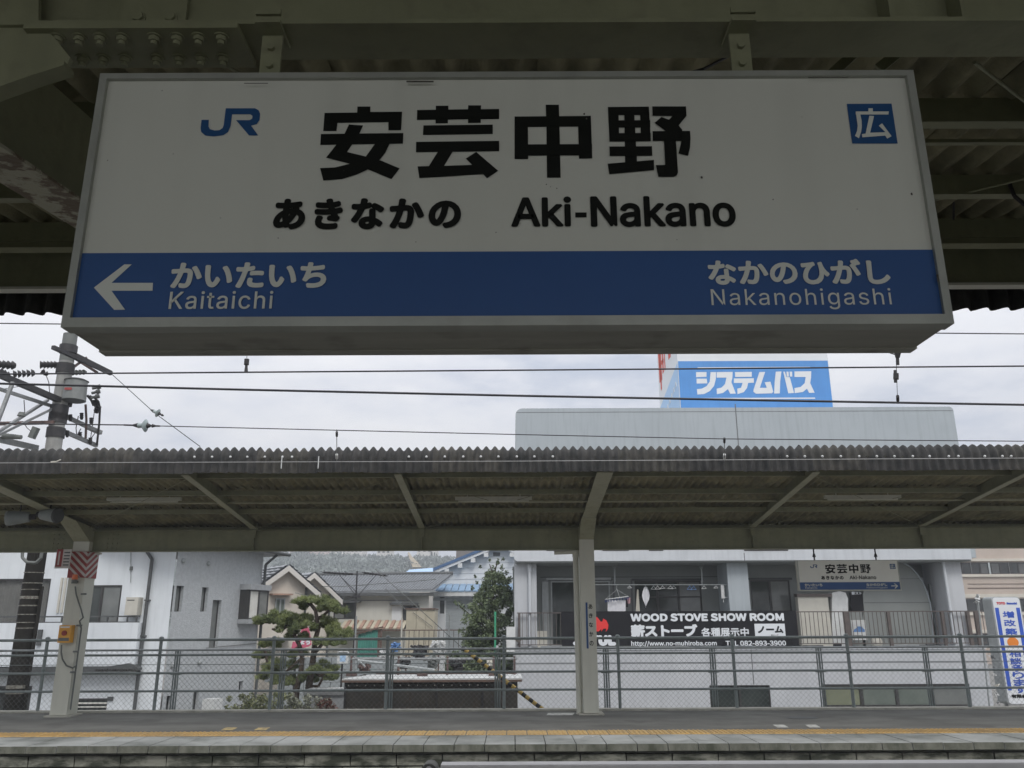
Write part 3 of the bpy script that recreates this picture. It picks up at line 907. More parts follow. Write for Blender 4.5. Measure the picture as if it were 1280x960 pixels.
roof_sheets(NC, -9, 20, slope_prof(1.63, -4.9, nroof, 4), 'slate_roof')  # unseen half behind the camera, lengthened to keep light off the sign
def fascia_prof(ye, z0, ztop, r_, back, rise, n=5):
    """vertical drop at the edge y = ye, rolled back over radius r_"""
    pr = [(ye, z0, -1, 0), (ye, (z0 + ztop - r_) / 2, -1, 0), (ye, ztop - r_, -1, 0)]
    for k in range(1, n + 1):
        t = k / n * R(78)
        pr.append((ye + r_ * (1 - math.cos(t)), ztop - r_ + r_ * math.sin(t), -math.cos(t), math.sin(t)))
    pr.append((ye + back, ztop - rise, 0, 1))
    return pr
NF = [(NE + .06 - (p[0] - NE), p[1], -p[2], p[3]) for p in fascia_prof(NE, 3.50, 3.98, .16, .5, .05)]
roof_sheets(NC, -9, 20, NF, 'slate_fascia', 'fascia_sheet')
# conduit, brace rods and junction boxes under the roof
g = MB(); p1, p2 = at(1150, 176, 3.2), at(1500, 175, 3.2); z_ = p1.z; g.box(-9, 9, 3.2, 3.225, z_ - .009, z_ + .009); g.build('conduit', PT, NC)
for (a, b) in (((1098, 86, 2.0), (1240, -30, 2.0)), ((1040, 92, 2.05), (1120, 20, 2.05))):
    p, q = at(*a), at(*b)
    g = MB(); g.bar(p, q, .03, .006, (0, 1, 0)); g.build('brace', PT, NC)
for (a, b) in (((1218, 78, 2.3), (1330, 165, 3.0)), ((1120, 262, 3.9), (1420, 190, 3.1)), ((620, 300, 3.9), (250, 60, 2.1))):
    g = MB(); g.tube(at(*a), at(*b), .006, 6); g.build('brace_rod', PT, NC)
# wires hanging in the dark beside the sign
g = MB()
g.path([at(1191, 212, 3.9), at(1192, 232, 3.9), at(1192, 274, 4.2)], .006, 6)
g.build('cable', 'dark_steel', NC)
g = MB()
g.path([at(1140, 258, 3.8), at(1165, 250, 3.8), at(1178, 240, 3.8), at(1190, 225, 3.8)], .005, 6)
g.build('cable', 'dark_steel', NC)
g = MB()
g.path([at(1262, 230, 3.6), at(1268, 245, 3.6), at(1281, 256, 3.6), at(1320, 262, 3.7)], .010, 6)
g.build('cable', 'dark_steel', NC)
g = MB(); g.path([at(858, 92, 1.9), at(880, 86, 1.9), at(903, 74, 1.8), at(914, 68, 1.75)], .004, 6); g.build('cable', 'dark_steel', NC)

# ------------------------------------------------------------------ pale rail on the near platform
y_, = (4.95,)
p0, p1 = at(553, 951.5, y_), at(1280, 949.5, y_)
hr = thing('handrail', 'pale painted handrail at the bottom edge with grey rounded end cap', 'handrail', (p0.x, y_, 0))
zt = (p0.z + p1.z) / 2
g = MB(); g.box(p0.x, 6.2, y_ - .12, y_, zt - .05, zt - .006); g.box(p0.x, 6.2, y_ - .114, y_ - .006, zt - .006, zt)
g.build('rail', 'rail_white', hr)
for x in (0.1, 1.6, 3.1, 4.6, 6.1):
    g = MB(); g.box(x - .03, x + .03, y_ - .09, y_ - .03, 0, zt - .051); g.build('post', 'rail_white', hr)
c = at(544, 957, y_ - .05)
g = MB(); g.tube((p0.x - .062, y_ - .13, zt - .035), (p0.x - .062, y_ + .005, zt - .035), .045, 16); g.tube((p0.x - .055, y_ - .05, zt - .05), (p0.x + .001, y_ - .05, zt - .05), .03, 12)
g.build('end_cap', 'rubber_grey', hr)
g = MB(); g.tube((p0.x - .062, y_ - .134, zt - .02), (p0.x - .062, y_ + .009, zt - .02), .018, 10); g.build('cap_boss', 'rail_white', hr)

# ------------------------------------------------------------------ far canopy
FC = thing('platform_canopy', 'long corrugated slate canopy over the opposite platform on olive steel columns', 'canopy', (0, 15.75, 0), 'platform canopies')
def fz(y):
    return EYE + 4.10 - .146 * y
E0 = 12.0
FX = [-11.4, -8.03, -4.85, -1.70, 1.375, 4.50, 7.68, 10.8]
g = MB(); g.box(-13, 13, 15.69, 15.70, 2.885, 3.25); g.build('beam_web', PT, FC)
g = MB(); g.box(-13, 13, 15.62, 15.80, 2.87, 2.884); g.build('beam_flange', PT, FC)
g = MB(); g.box(-13, 13, 15.62, 15.80, 3.251, 3.265); g.build('beam_flange', PT, FC)
for (xc) in (-8.03, 1.375):
    for sd in (-1, 1):
        g = MB()
        for i in range(3):
            for j in range(4):
                bx0, bz0 = xc + sd * (.42 + i * .09), 2.94 + j * .085
                g.tube((bx0, 15.689, bz0), (bx0, 15.672, bz0), .016, 6)
        g.build('bolt_group', PT, FC, kind='stuff')
for x in (-8.03, 1.375):
    w2 = .15 if x < 0 else .135
    g = MB()
    # column with a bent head that runs into the rafter
    g.box(x - w2, x + w2, 15.56, 15.935, 0.03, 3.05)
    g.build('column', 'column_paint', FC)
    g = MB()
    z1_, z2_ = 3.05, 3.48
    g.hexa([(x - w2, 15.56, z1_), (x + w2, 15.56, z1_), (x + w2, 15.935, z1_), (x - w2, 15.935, z1_), (x - w2, 14.95, 3.375), (x + w2, 14.95, 3.375), (x + w2, 15.935, 3.28), (x - w2, 15.935, 3.28)])
    g.build('column_head', 'flange_paint', FC)
    g = MB(); g.box(x - .22, x + .22, 15.50, 16.0, 0.0, 0.025); g.build('base_plate', 'kerb_stone', FC)
for x in FX:
    big = x in (-8.03, 1.375)
    wf = .12 if big else .055
    ya, yb = (14.95 if big else 15.62), 12.09
    zb = (lambda y: 3.375 + (14.95 - y) * .115) if big else (lambda y: 3.27 + (15.62 - y) * .118)
    g = MB(); g.hexa([(x - wf, ya, zb(ya)), (x + wf, ya, zb(ya)), (x + wf, yb, zb(yb)), (x - wf, yb, zb(yb)), (x - wf, ya, zb(ya) + .012), (x + wf, ya, zb(ya) + .012), (x + wf, yb, zb(yb) + .012), (x - wf, yb, zb(yb) + .012)])
    g.build('rafter_flange', 'flange_paint', FC)
    g = MB(); zt = lambda y: fz(y) - .028
    g.hexa([(x - .012, ya, zb(ya) + .012), (x + .012, ya, zb(ya) + .012), (x + .012, yb, zb(yb) + .012), (x - .012, yb, zb(yb) + .012), (x - .012, ya, max(zt(ya), zb(ya) + .03)), (x + .012, ya, max(zt(ya), zb(ya) + .03)), (x + .012, yb, max(zt(yb), zb(yb) + .03)), (x - .012, yb, max(zt(yb), zb(yb) + .03))])
    g.build('rafter_web', PT, FC)
    if not big:
        g = MB(); g.hexa([(x - .075, 15.45, 3.295), (x + .075, 15.45, 3.295), (x + .075, 15.615, 3.27), (x - .075, 15.615, 3.27), (x - .05, 15.45, 3.3), (x + .05, 15.45, 3.3), (x + .05, 15.615, 3.40), (x - .05, 15.615, 3.40)])
        g.box(x - .045, x + .045, 15.600, 15.615, 3.11, 3.25)
        g.box(x - .006, x + .006, 15.625, 15.689, 2.886, 3.249)
        g.build('cleat', PT, FC)
for y in (12.55, 13.45, 14.55, 15.80):
    g = MB(); zt = fz(y) - (.07 if y < 15.7 else .06)
    g.box(-13, 13, y, y + .01, zt - .075, zt); g.box(-13, 13, y + .011, y + .05, zt - .075, zt - .066)
    g.build('purlin', PT, FC)
zc = at(640, 627, 14.0).z
g = MB(); g.tube((-13, 14.0, zc), (13, 14.0, zc), .02, 8); g.build('conduit', 'flange_paint', FC)
rows_ = [(12.03, 12.90, 0), (12.53, 13.85, .03), (13.43, 14.95, .035), (14.53, 16.15, .04), (15.80, 16.22, .05)]
for (ya, yb, st) in rows_:               # each course laps under the one above it
    roof_sheets(FC, -13, 28, slope_prof(ya, yb, lambda y, a=ya, b=yb, s=st: fz(y) - s * (b - y) / (b - a), 1), 'slate_roof')
roof_sheets(FC, -13, 28, fascia_prof(E0, 3.70, 4.085, .17, .75, .10), 'slate_fascia', 'fascia_sheet', 'slate_fascia_pale')
for i, px in enumerate([243, 265, 288, 309, 331, 353, 365, 511, 533, 556, 579, 601, 623, 646, 668, 691, 984, 1006, 1028, 1051, 1074, 1096, 1118, 1141, 1162, 1186, 1198, 1231, 1253, 1264]):
    p = at(px, 571.5 - px * .001, E0 - .03)
    g = MB(); g.sphere((p.x, p.y, p.z), .019, 8, 5); g.tube((p.x, p.y, p.z), (p.x, p.y + .03, p.z), .008, 6); g.build('bolt_cap', 'plastic_white', FC)
# thin diagonal brace rods
for i in range(len(FX) - 1):
    xa, xb = FX[i] + .1, FX[i + 1] - .1
    for (x1_, x2_) in ((xa, xb), (xb, xa)):
        g = MB(); g.tube((x1_, 12.5, fz(12.5) - .16), (x2_, 15.5, fz(15.5) - .16), .005, 5); g.build('brace_rod', PT, FC)
# drip streaks / light strings on the fascia
for px in (352, 398):
    p = at(px, 578, E0 - .04)
    g = MB(); g.tube((p.x, p.y, p.z + .09), (p.x, p.y, p.z - .09), .008, 6); g.build('clip', 'plastic_white', FC)
# fluorescent lamps
for (a, b, y, where) in ((134, 226, 625.5, 'left'), (569, 665, 624.5, 'middle'), (1031, 1126, 622.5, 'right')):
    p, q = at(a, y, 13.75), at(b, y, 13.75)
    t = thing('fluorescent_lamp', '%s one of three unlit tube lamps under the far canopy' % where, 'lamp', (p + q) / 2, 'tube lamps under the far canopy')
    g = MB(); g.box(p.x, q.x, 13.72, 13.80, p.z - .005, p.z + .045); g.build('lamp_casing', 'lamp_casing', t)
    g = MB(); g.tube((p.x + .05, 13.76, p.z - .022), (q.x - .05, 13.76, p.z - .022), .016, 8); g.build('lamp_tube', 'lamp_casing', t)
    g = MB(); g.tube((p.x + .2, 13.77, p.z + .045), (p.x + .2, 13.77, fz(13.77) - .03), .008, 6); g.tube((q.x - .2, 13.77, p.z + .045), (q.x - .2, 13.77, fz(13.77) - .03), .008, 6); g.build('hanger_rod', 'lamp_casing', t)
# horn loudspeakers by the left column
for k, (px, py, dx, where) in enumerate(((24, 647, -1, 'left'), (62, 644, 1, 'right'))):
    p = at(px, py, 14.2)
    t = thing('loudspeaker', '%s one of two grey loudspeakers under the far canopy by the column' % where, 'loudspeaker', p, 'loudspeakers on the far platform')
    g = MB(); ax = Vector((dx * .22, -.06, -.02)); c = p
    g.tube(c - ax * .7, c + ax * .7, .085, 14, .13); g.build('horn', 'horn_grey', t)
    g = MB(); g.tube(c + ax * .7, c + ax * .85, .133, 14, .12); g.build('horn_mouth', 'dark_pipe' if k else 'horn_grey', t)
    g = MB(); g.tube(c, (c.x, c.y, fz(c.y) - .03), .012, 6); g.tube(c - ax * .7, c - ax * 1.1, .05, 10); g.build('bracket', 'dark_steel', t)

# small sign across the tracks
W2 = Wall(0, 15.66, R(-0.6))
r1 = W2.rect(997.5, 700, 1124.5, 738.5)
name_sign(W2, *r1, 0.10, 'small white and blue station name sign on the far platform, arrow pointing right', 'right')
for px in (1018, 1095):
    p = W2.p(px, 699, -.05)
    t = tag(link('sign_hanger', None), 'dark hanger holding the %s end of the small distant sign' % ('left' if px < 1050 else 'right'), 'bracket', 'hangers of the small sign')
    t.location = p
    g = MB(); g.tube((p.x, p.y, p.z - .02), (p.x, p.y, 2.869), .014, 8); g.build('rod', 'dark_steel', t)
    g = MB(); g.tube((p.x, p.y, p.z + .04), (p.x, p.y, p.z + .10), .035, 8, .02); g.build('turnbuckle', 'dark_steel', t)

# things on the columns
CX = 1.42
WC = Wall(0, 15.555)
p = at(722.5, 890, 15.75); q = at(722.5, 690, 15.75)
t = thing('downpipe', 'pale drainpipe running down the left side of the middle column', 'downpipe', (1.375 - .2, 15.7, 0))
g = MB(); g.tube((1.375 - .20, 15.70, 0.0), (1.375 - .20, 15.70, 2.78), .052, 12); g.build('pipe', 'column_paint', t)
g = MB(); g.tube((1.375 - .20, 15.70, 2.74), (1.375 - .20, 15.70, 2.86), .062, 12); g.tube((1.375 - .6, 15.66, 2.815), (1.375 - .20, 15.66, 2.83), .035, 8); g.build('elbow', 'column_paint', t)
rc = WC.rect(732.6, 753, 742, 810.5)
t = thing('column_name_plate', 'narrow vertical white name plate with blue edge on the middle column', 'station sign', WC.pt(rc[0], rc[2]))
g = MB(); WC.box(g, rc[0], rc[1], rc[2], rc[3], 0.0, .008); g.build('plate', 'sign_panel', t)
g = MB(); WC.box(g, rc[0], rc[0] + .035, rc[2], rc[3], .0085, .010); g.build('blue_band', 'sign_blue', t)
hh = (rc[3] - rc[2]) / 5
for k, ch in enumerate('あきなかの'):
    zt = rc[3] - hh * k - .03
    text(WC, ch, (rc[0] + .052, rc[1] - .012, zt - .085, zt), .0095, 'sign_black', t, 'jp', .008)

LX = -8.03
WL = Wall(0, 15.55)
t = thing('hazard_wrap', 'red and white chevron board wrapped round the top of the left column', 'warning board', (LX, 15.5, 2.3))
z0_, z1_ = at(95, 722, 15.5).z, 2.866
g = MB(); g.box(LX - .165, LX + .165, 15.53, 15.95, z0_, z1_); g.build('board', 'safety_red', t)
g = MB()
for k in range(-1, 7):
    zc_ = z0_ + k * .125
    def clipz(z):
        return min(max(z, z0_ + .004), z1_ - .004)
    for (xa, xb, ya, yb, dz) in ((LX - .16, LX + .166, 15.527, 15.527, -.30), (LX + .168, LX + .168, 15.53, 15.94, .26)):
        za, zb2 = zc_ + (.30 if dz < 0 else 0), zc_ + (.0 if dz < 0 else .26)
        n = 8
        for i in range(n):
            u, v = i / n, (i + 1) / n
            q = [(xa + (xb - xa) * u, ya + (yb - ya) * u, clipz(za + (zb2 - za) * u)), (xa + (xb - xa) * v, ya + (yb - ya) * v, clipz(za + (zb2 - za) * v)),
                 (xa + (xb - xa) * v, ya + (yb - ya) * v, clipz(za + (zb2 - za) * v + .058)), (xa + (xb - xa) * u, ya + (yb - ya) * u, clipz(za + (zb2 - za) * u + .058))]
            if q[2][2] - q[1][2] > .003 or q[3][2] - q[0][2] > .003:
                g.add(q, [(0, 1, 2, 3)])
g.build('stripe', 'safety_white', t, kind='stuff')
rc = WL.rect(69.5, 688, 88, 710.5, .25)
t = thing('fire_extinguisher_sign', 'small red and white notice sticking out beside the left column', 'sign', WL.pt(rc[0], rc[2], .25))
g = MB(); WL.box(g, rc[0], rc[1], rc[2], rc[3] + .02, .24, .25); g.build('plate', 'safety_white', t)
g = MB(); WL.box(g, rc[0] + .01, rc[0] + .12, rc[2] + .03, rc[3] + .02, .251, .253); g.build('red_field', 'safety_red', t)
g = MB(); WL.box(g, rc[0] + .045, rc[0] + .075, rc[2] + .06, rc[3] - .02, .254, .256); g.build('symbol', 'safety_white', t)
g = MB()
for k in range(5):
    WL.box(g, rc[0] + .145, rc[1] - .02, rc[2] + .05 + k * .055, rc[2] + .072 + k * .055, .251, .253)
g.build('lettering', 'dark_pipe', t)
p = at(93.5, 723, 15.45)
t = thing('warning_lamp', 'small orange lamp below the chevron board on the left column', 'lamp', p)
g = MB(); g.tube((p.x, p.y, p.z - .02), (p.x, p.y, p.z + .07), .055, 12, .045); g.build('lens', 'orange_lamp', t)
g = MB(); g.tube((p.x, p.y, p.z - .09), (p.x, p.y, p.z - .02), .05, 12); g.bar((p.x, p.y, p.z - .06), (p.x, 15.56, p.z - .06), .04, .04); g.build('holder', 'cable_grey', t)
g = MB()
pts = [at(94, 733, 15.50), at(95, 742, 15.50), at(98, 752, 15.50), at(101.5, 762, 15.50), at(104, 772, 15.50)]
g.path(pts + [Vector((LX + .175, 15.53, pts[-1].z - .06)), Vector((LX + .19, 15.60, 1.5)), Vector((LX + .19, 15.60, .9)), Vector((LX + .19, 15.60, .12))], .014, 8)
tag(g.build('cable', 'cable_grey'), 'grey cable running down the left column from the orange lamp', 'cable')
g = MB()
q = at(77, 806, 15.47)
g.path([q, at(76.5, 815, 15.47), at(78, 824, 15.47), at(83, 832, 15.49), at(91, 835, 15.5), Vector((LX + .19, 15.58, at(97, 833, 15.5).z))], .014, 8)
tag(g.build('cable', 'cable_grey'), 'short grey cable looping below the yellow box on the left column', 'cable')
for zz, nm_ in ((2.1, 'topmost'), (1.55, 'second highest'), (1.1, 'third highest'), (.75, 'lowest')):
    k = MB(); k.box(LX + .13, LX + .23, 15.525, 15.545, zz - .015, zz + .015); tag(k.build('cable_clip', 'cable_grey'), nm_ + ' of four small cable clips at the edge of the left column', 'clip', 'cable clips on the left column')
WB = Wall(0, 15.42)
rc = WB.rect(73, 781.5, 88, 803.5)
t = thing('emergency_button', 'yellow orange emergency stop box with red button on left column', 'alarm box', WB.pt(rc[0], rc[2]))
g = MB(); WB.box(g, rc[0], rc[1], rc[2], rc[3], -.13, 0); g.build('box', 'orange_box', t)
cx, cz = (rc[0] + rc[1]) / 2, rc[2] + (rc[3] - rc[2]) * .55
g = MB(); g.tube(WB.pt(cx, cz, 0), WB.pt(cx, cz, .022), .045, 14); g.build('button', 'safety_red', t)
g = MB(); WB.box(g, rc[0] + .02, rc[1] - .03, rc[3] - .045, rc[3] - .02, .001, .003); g.build('label_plate', 'plastic_white', t)
g = MB(); WB.box(g, rc[0] + .01, rc[1] - .015, rc[2] + .03, rc[2] + .085, .001, .003); g.build('notice', 'cable_grey', t)
p = at(120, 689, 15.9)
t = thing('dome_lamp', 'white dome lamp under the far beam right of the left column', 'lamp', p)
g = MB(); g.sphere((p.x, p.y, 2.86), .09, 12, 8, .55); g.build('dome', 'plastic_white', t)
g = MB(); g.tube((p.x, p.y, 2.845), (p.x, p.y, 2.869), .11, 14); g.build('base', 'plastic_cream', t)

# ------------------------------------------------------------------ fences behind the far platform
FY = 16.32
ff = thing('platform_fence', 'grey green steel pipe fence with four rails along the far platform', 'fence', (0, FY, 0))
WF = Wall(0, FY)
tops = [60, 202, 343, 485, 630, 772, 915, 1058, 1200]
zt = at(640, 798, FY).z
xs = [at(px, 798, FY).x for px in tops]
stp = (xs[-1] - xs[0]) / 8
xs = [xs[0] - stp] + xs + [xs[-1] + stp, xs[-1] + 2 * stp]
for x in xs:
    g = MB(); g.tube((x, FY, 0.03), (x, FY, zt), .031, 10); g.sphere((x, FY, zt + .028), .047, 10, 6, .8); g.build('post', 'galvanised', ff)
for py in (798, 817, 839.5, 862):
    z = at(640, py, FY).z
    g = MB(); g.tube((xs[0], FY - .03, z), (xs[-1], FY - .03, z), .021 if py > 800 else .025, 10); g.build('rail', 'galvanised', ff)
BY = 16.85
bf = thing('mesh_fence', 'second lower fence of wire mesh behind the platform pipe fence', 'fence', (0, BY, 0))
z = at(640, 810.8, BY).z
bx_ = [at(px, 812, BY).x for px in (88, 223, 355, 489, 622, 757, 890, 1023, 1156, 1289)]
bx_ = [2 * bx_[0] - bx_[1]] + bx_ + [2 * bx_[-1] - bx_[-2]]
for x in bx_:
    for dx in (-.045, 0, .045):
        g = MB(); g.tube((x + dx, BY, -1.5), (x + dx, BY, z - .01), .014 if dx else .02, 8); g.build('post', 'galvanised', bf)
    g = MB(); g.box(x - .10, x + .10, BY - .03, BY + .03, .62, .65); g.build('clamp', 'galvanised', bf)
g = MB(); g.tube((bx_[0], BY, z), (bx_[-1], BY, z), .021, 10); g.build('rail', 'galvanised_pale', bf)
z2 = at(640, 829, BY).z
g = MB(); g.tube((bx_[0], BY, z2), (bx_[-1], BY, z2), .006, 6); g.build('tension_wire', 'galvanised', bf)
g = MB()
zb_, dz = -.25, (z - .02) + .25
pit = .098
n = int((bx_[-1] - bx_[0] + dz) / pit)
ux, uz = 1 / math.sqrt(2), 1 / math.sqrt(2)
hw = .0026
for s_ in (1, -1):
    for i in range(n):
        xa = bx_[0] + i * pit - (dz if s_ > 0 else 0)
        p, q = [xa, zb_], [xa + dz, z - .02]
        if s_ < 0:
            p, q = [xa, zb_], [xa - dz, z - .02]
        px_, qx_ = p[0], q[0]
        y = BY + .004 * s_
        g.add([(px_ - hw, y, p[1]), (px_ + hw, y, p[1]), (qx_ + hw, y, q[1]), (qx_ - hw, y, q[1]), (px_, y + .003, p[1]), (qx_, y + .003, q[1])],
              [(0, 1, 2, 3), (1, 4, 5, 2), (4, 0, 3, 5)])
g.build('wire_mesh', 'wire_mesh', bf, kind='stuff')
# ------------------------------------------------------------------ grey building with balcony (right)
HY = 26.0
H0, H1 = Wall(0, HY), Wall(0, HY + 1.45)
xl = H0.pixel(641.5, 850)[0]; xr = H0.pixel(1239, 860)[0]
zfl = H0.pixel(900, 812)[1]; zsl0, zsl1 = H0.pixel(900, 702.5, .25)[1], H0.pixel(900, 689, .25)[1]
bd = thing('apartment_house', 'grey rendered building with long balcony, washing and rooftop billboard', 'building', (0, HY, -1.5))
h_a = H0.rect(888, 856.5, 964, 900); h_b = H0.rect(1031, 855, 1215, 900)
h_a = (h_a[0], h_a[1], -.9, h_a[3]); h_b = (h_b[0], h_b[1], -.9, h_b[3])
g = MB(); H0.face(g, xl, xr, -1.5, zfl, [h_a, h_b], .10)
g.add([H0.pt(xl, -1.5), H0.pt(xl, zfl), H0.pt(xl, zfl, -9), H0.pt(xl, -1.5, -9)], [(0, 1, 2, 3)])
g.add([H0.pt(xr, -1.5), H0.pt(xr, zfl), H0.pt(xr, zfl, -9), H0.pt(xr, -1.5, -9)], [(0, 1, 2, 3)])
g.build('lower_wall', 'building_lower', bd)
window(H0, h_a, bd, 2, .09, glass=['glass_dark', 'glass_dark'])
window(H0, h_b, bd, 4, .09, glass=['glass_olive', 'glass_green', 'glass_green', 'glass_grey'], fw=.07)
g = MB(); H0.pbox(g, 940, 813, 941.2, 856, -.01, .002); g.build('joint_line', 'joint', bd)
g = MB(); z = H0.pixel(900, 829)[1]; H0.box(g, xl, xr, z - .008, z + .008, -.01, .003); g.build('joint_line', 'joint', bd)
g = MB(); H0.box(g, xl - .02, xr + .02, zfl, zfl + .05, -2.0, .03); g.build('balcony_floor', 'building_slab', bd)
# roof slab of the balcony, rounded at the left end
xs0, xs1 = H0.pixel(642.5, 696, .25)[0], H0.pixel(1214, 694, .25)[0]
zc0 = zsl0 + .045
g = MB()
g.prism([H0.pt(xs0 + .10, zc0, .25), H0.pt(xs1, zc0, .25), H0.pt(xs1, zsl1 + .2, .25), H0.pt(xs0, zsl1 + .2, .25), H0.pt(xs0, zc0 + .12, .25), H0.pt(xs0 + .03, zc0 + .04, .25)], (0, 3.0, 0))
g.build('balcony_roof', 'building_slab', bd)
g = MB(); H0.box(g, xs0 + .05, xs1, zsl0, zc0 - .002, -2.4, .20); g.build('roof_drip', 'building_inner_shaded', bd)
g = MB(); H0.pbox(g, 930, 691, 931, 701, .24, .252); g.build('joint_line', 'joint', bd)
# dark strips added above the slab in place of half-hidden sign lettering
for a, b in ((683, 712), (753, 786), (811, 829), (930, 985)):
    g = MB(); H0.pbox(g, a, 682, b, 688.5, .255, .26); g.build('dark_strip', 'dark_alu', bd)
# back wall of the balcony with openings
zt1 = zsl0
def hr_(px0, py0, px1, py1):
    r = H1.rect(px0, py0, px1, py1)
    return (r[0], r[1], max(r[2], zfl + .06), r[3])
op1, op2, op3 = hr_(689, 726, 764, 815), hr_(795, 726, 879, 815), hr_(941, 725, 991, 815)
g = MB(); H1.face(g, xl, H1.pixel(1206, 760)[0], zfl, zt1, [op1, op2, op3], .12); g.build('back_wall', 'building_inner_shaded', bd)
window(H1, op1, bd, 2, .10, frame='pale_alu', glass=['glass_dark', 'glass_grey'], fw=.045)
window(H1, op2, bd, 3, .10, glass=['glass_dark', 'glass_dark', 'glass_grey'], fw=.045, hbar=.75)
window(H1, op3, bd, 2, .10, glass=['glass_dark', 'glass_grey'], fw=.045)
g = MB()
for (a0, a1, z0, z1) in (op1, op2, op3):
    H1.box(g, a0 - .08, a1 + .08, z1 + .002, z1 + .07, 0, .03)
z = H1.pixel(900, 722)[1]
H1.box(g, xl + .9, H1.pixel(910, 760)[0], z + .02, z + .04, 0, .012)
g.build('lintel_trim', 'dark_pipe', bd)
g = MB(); H1.pbox(g, 678, 727, 686, 808, .0, .05); H1.pbox(g, 683, 722, 764, 725, .0, .05); g.build('door_frame', 'pale_alu', bd)
g = MB(); H1.pbox(g, 766, 728, 768.5, 765, 0, .01); g.build('joint_line', 'joint', bd)
g = MB(); H1.pbox(g, 789, 724, 791, 765, 0, .01); g.build('joint_line', 'joint', bd)
# pillars
Hp = Wall(0, HY + .12)
for (a, b, o) in ((643, 671, -1.3), (912, 938, -1.3), (1184, 1208, -1.3)):
    g = MB(); r = Hp.rect(a, 702, b, 808); Hp.box(g, r[0], r[1], zfl + .051, zsl0 - .001, o, -.0); g.build('pillar', 'building_lower' if a != 912 else 'building_grey', bd)
g = MB(); r = Hp.rect(660.5, 705, 664, 790, .05); g.tube(Hp.pt(r[0] + .04, zfl + .06, .08), Hp.pt(r[0] + .04, zsl0 - .002, .08), .045, 10); g.tube(Hp.pt(r[0] + .04, zsl0 - .25, .08), Hp.pt(r[0] + .04, zsl0 - .05, .08), .065, 10); g.build('drainpipe', 'building_slab', bd)
g = MB(); r = Hp.rect(1185, 706, 1188, 790, .05); g.tube(Hp.pt(r[0], zfl + .06, .08), Hp.pt(r[0], zsl0 - .002, .08), .045, 10); g.build('drainpipe', 'building_slab', bd)
# curved wall and things in the right bay
Hc = Wall(0, HY + .75)
g = MB()
arc = [(1079, 808), (1079, 704), (1118, 703), (1130, 704), (1139, 709), (1147, 718), (1154, 729), (1159, 741), (1163, 755), (1165, 770), (1167, 808)]
Hc.poly(g, arc, 0, .08); g.build('curved_wall', 'building_inner_shaded', bd)
g = MB()
for i in range(3, len(arc) - 1):
    g.tube(Hc.p(*arc[i], .01), Hc.p(*arc[i + 1], .01), .022, 6)
g.build('curved_trim', 'building_grey', bd)
g = MB(); Hc.pbox(g, 1080, 752.6, 1163, 753.8, 0, .004); g.build('joint_line', 'joint', bd)
g = MB(); Hc.pbox(g, 1080, 723, 1152, 723.8, 0, .004); g.build('joint_line', 'joint', bd)
g = MB(); Hc.pbox(g, 1063, 741, 1079, 764, -.02, .0); g.build('dark_board', 'banner_black', bd)
rr_ = Hc.rect(1064.5, 739.5, 1077, 743.5, .003)
text(Hc, '薪スト', rr_, .003, 'banner_white', bd, 'jp', .012)
g = MB(); Hc.pbox(g, 1064, 764, 1080, 808, -.02, .0); g.build('recess_shade_sheet', 'building_inner_shaded', bd)  # flat sheet whose dark colour stands in for a recess in shade
g = MB(); Hc.poly(g, [(1040, 808), (1040, 741), (1050, 739), (1057, 741), (1060, 748), (1061, 808)], .05, .3); g.build('white_pier', 'plastic_white', bd)
g = MB(); Hc.pbox(g, 1000, 746, 1038, 808, -.2, .06); g.build('store_cabinet', 'plastic_cream', bd)
g = MB(); Hc.pbox(g, 996, 742, 1040, 746, -.2, .10); g.build('cabinet_top', 'brown_rail', bd)
g = MB(); Hc.pbox(g, 1166, 730, 1182, 808, -.3, -.25); g.build('inner_door', 'glass_green', bd)
for a in (1167, 1173, 1179):
    g = MB(); Hc.pbox(g, a, 730, a + 1.5, 808, -.25, -.22); g.build('door_stile', 'pale_alu', bd)
g = MB(); H1.pbox(g, 1150, 722, 1186, 731, 0, .05); g.build('door_head', 'building_slab', bd)
# railing: rails, posts, thin bars
Hr = Wall(0, HY - .02)
zr0, zr1 = Hr.pixel(900, 806.5)[1], Hr.pixel(900, 764.6)[1]
g = MB(); Hr.box(g, xl + .12, Hr.pixel(1228, 766)[0], zr1 - .03, zr1, -.03, .02); g.build('railing_top', 'brown_rail', bd)
g = MB(); Hr.box(g, xl + .12, Hr.pixel(1228, 766)[0], zr0 + .02, zr0 + .045, -.025, .015); g.build('railing_foot', 'brown_rail', bd)
g = MB()
x, xe = xl + .16, Hr.pixel(1228, 766)[0]
while x < xe:
    Hr.box(g, x - .007, x + .007, zr0 + .046, zr1 - .031, -.014, .004); x += .128
g.build('railing_bars', 'brown_rail', bd, kind='stuff')
for (a, b) in ((1057, 1063.5), (1111, 1115), (1179, 1182), (1211, 1215), (1221, 1227), (648, 650.5)):
    g = MB(); r = Hr.rect(a, 765, b, 806, .03); Hr.box(g, r[0], r[1], zfl + .051, zr1 - .031, -.05, .03); g.build('railing_post', 'brown_rail', bd)
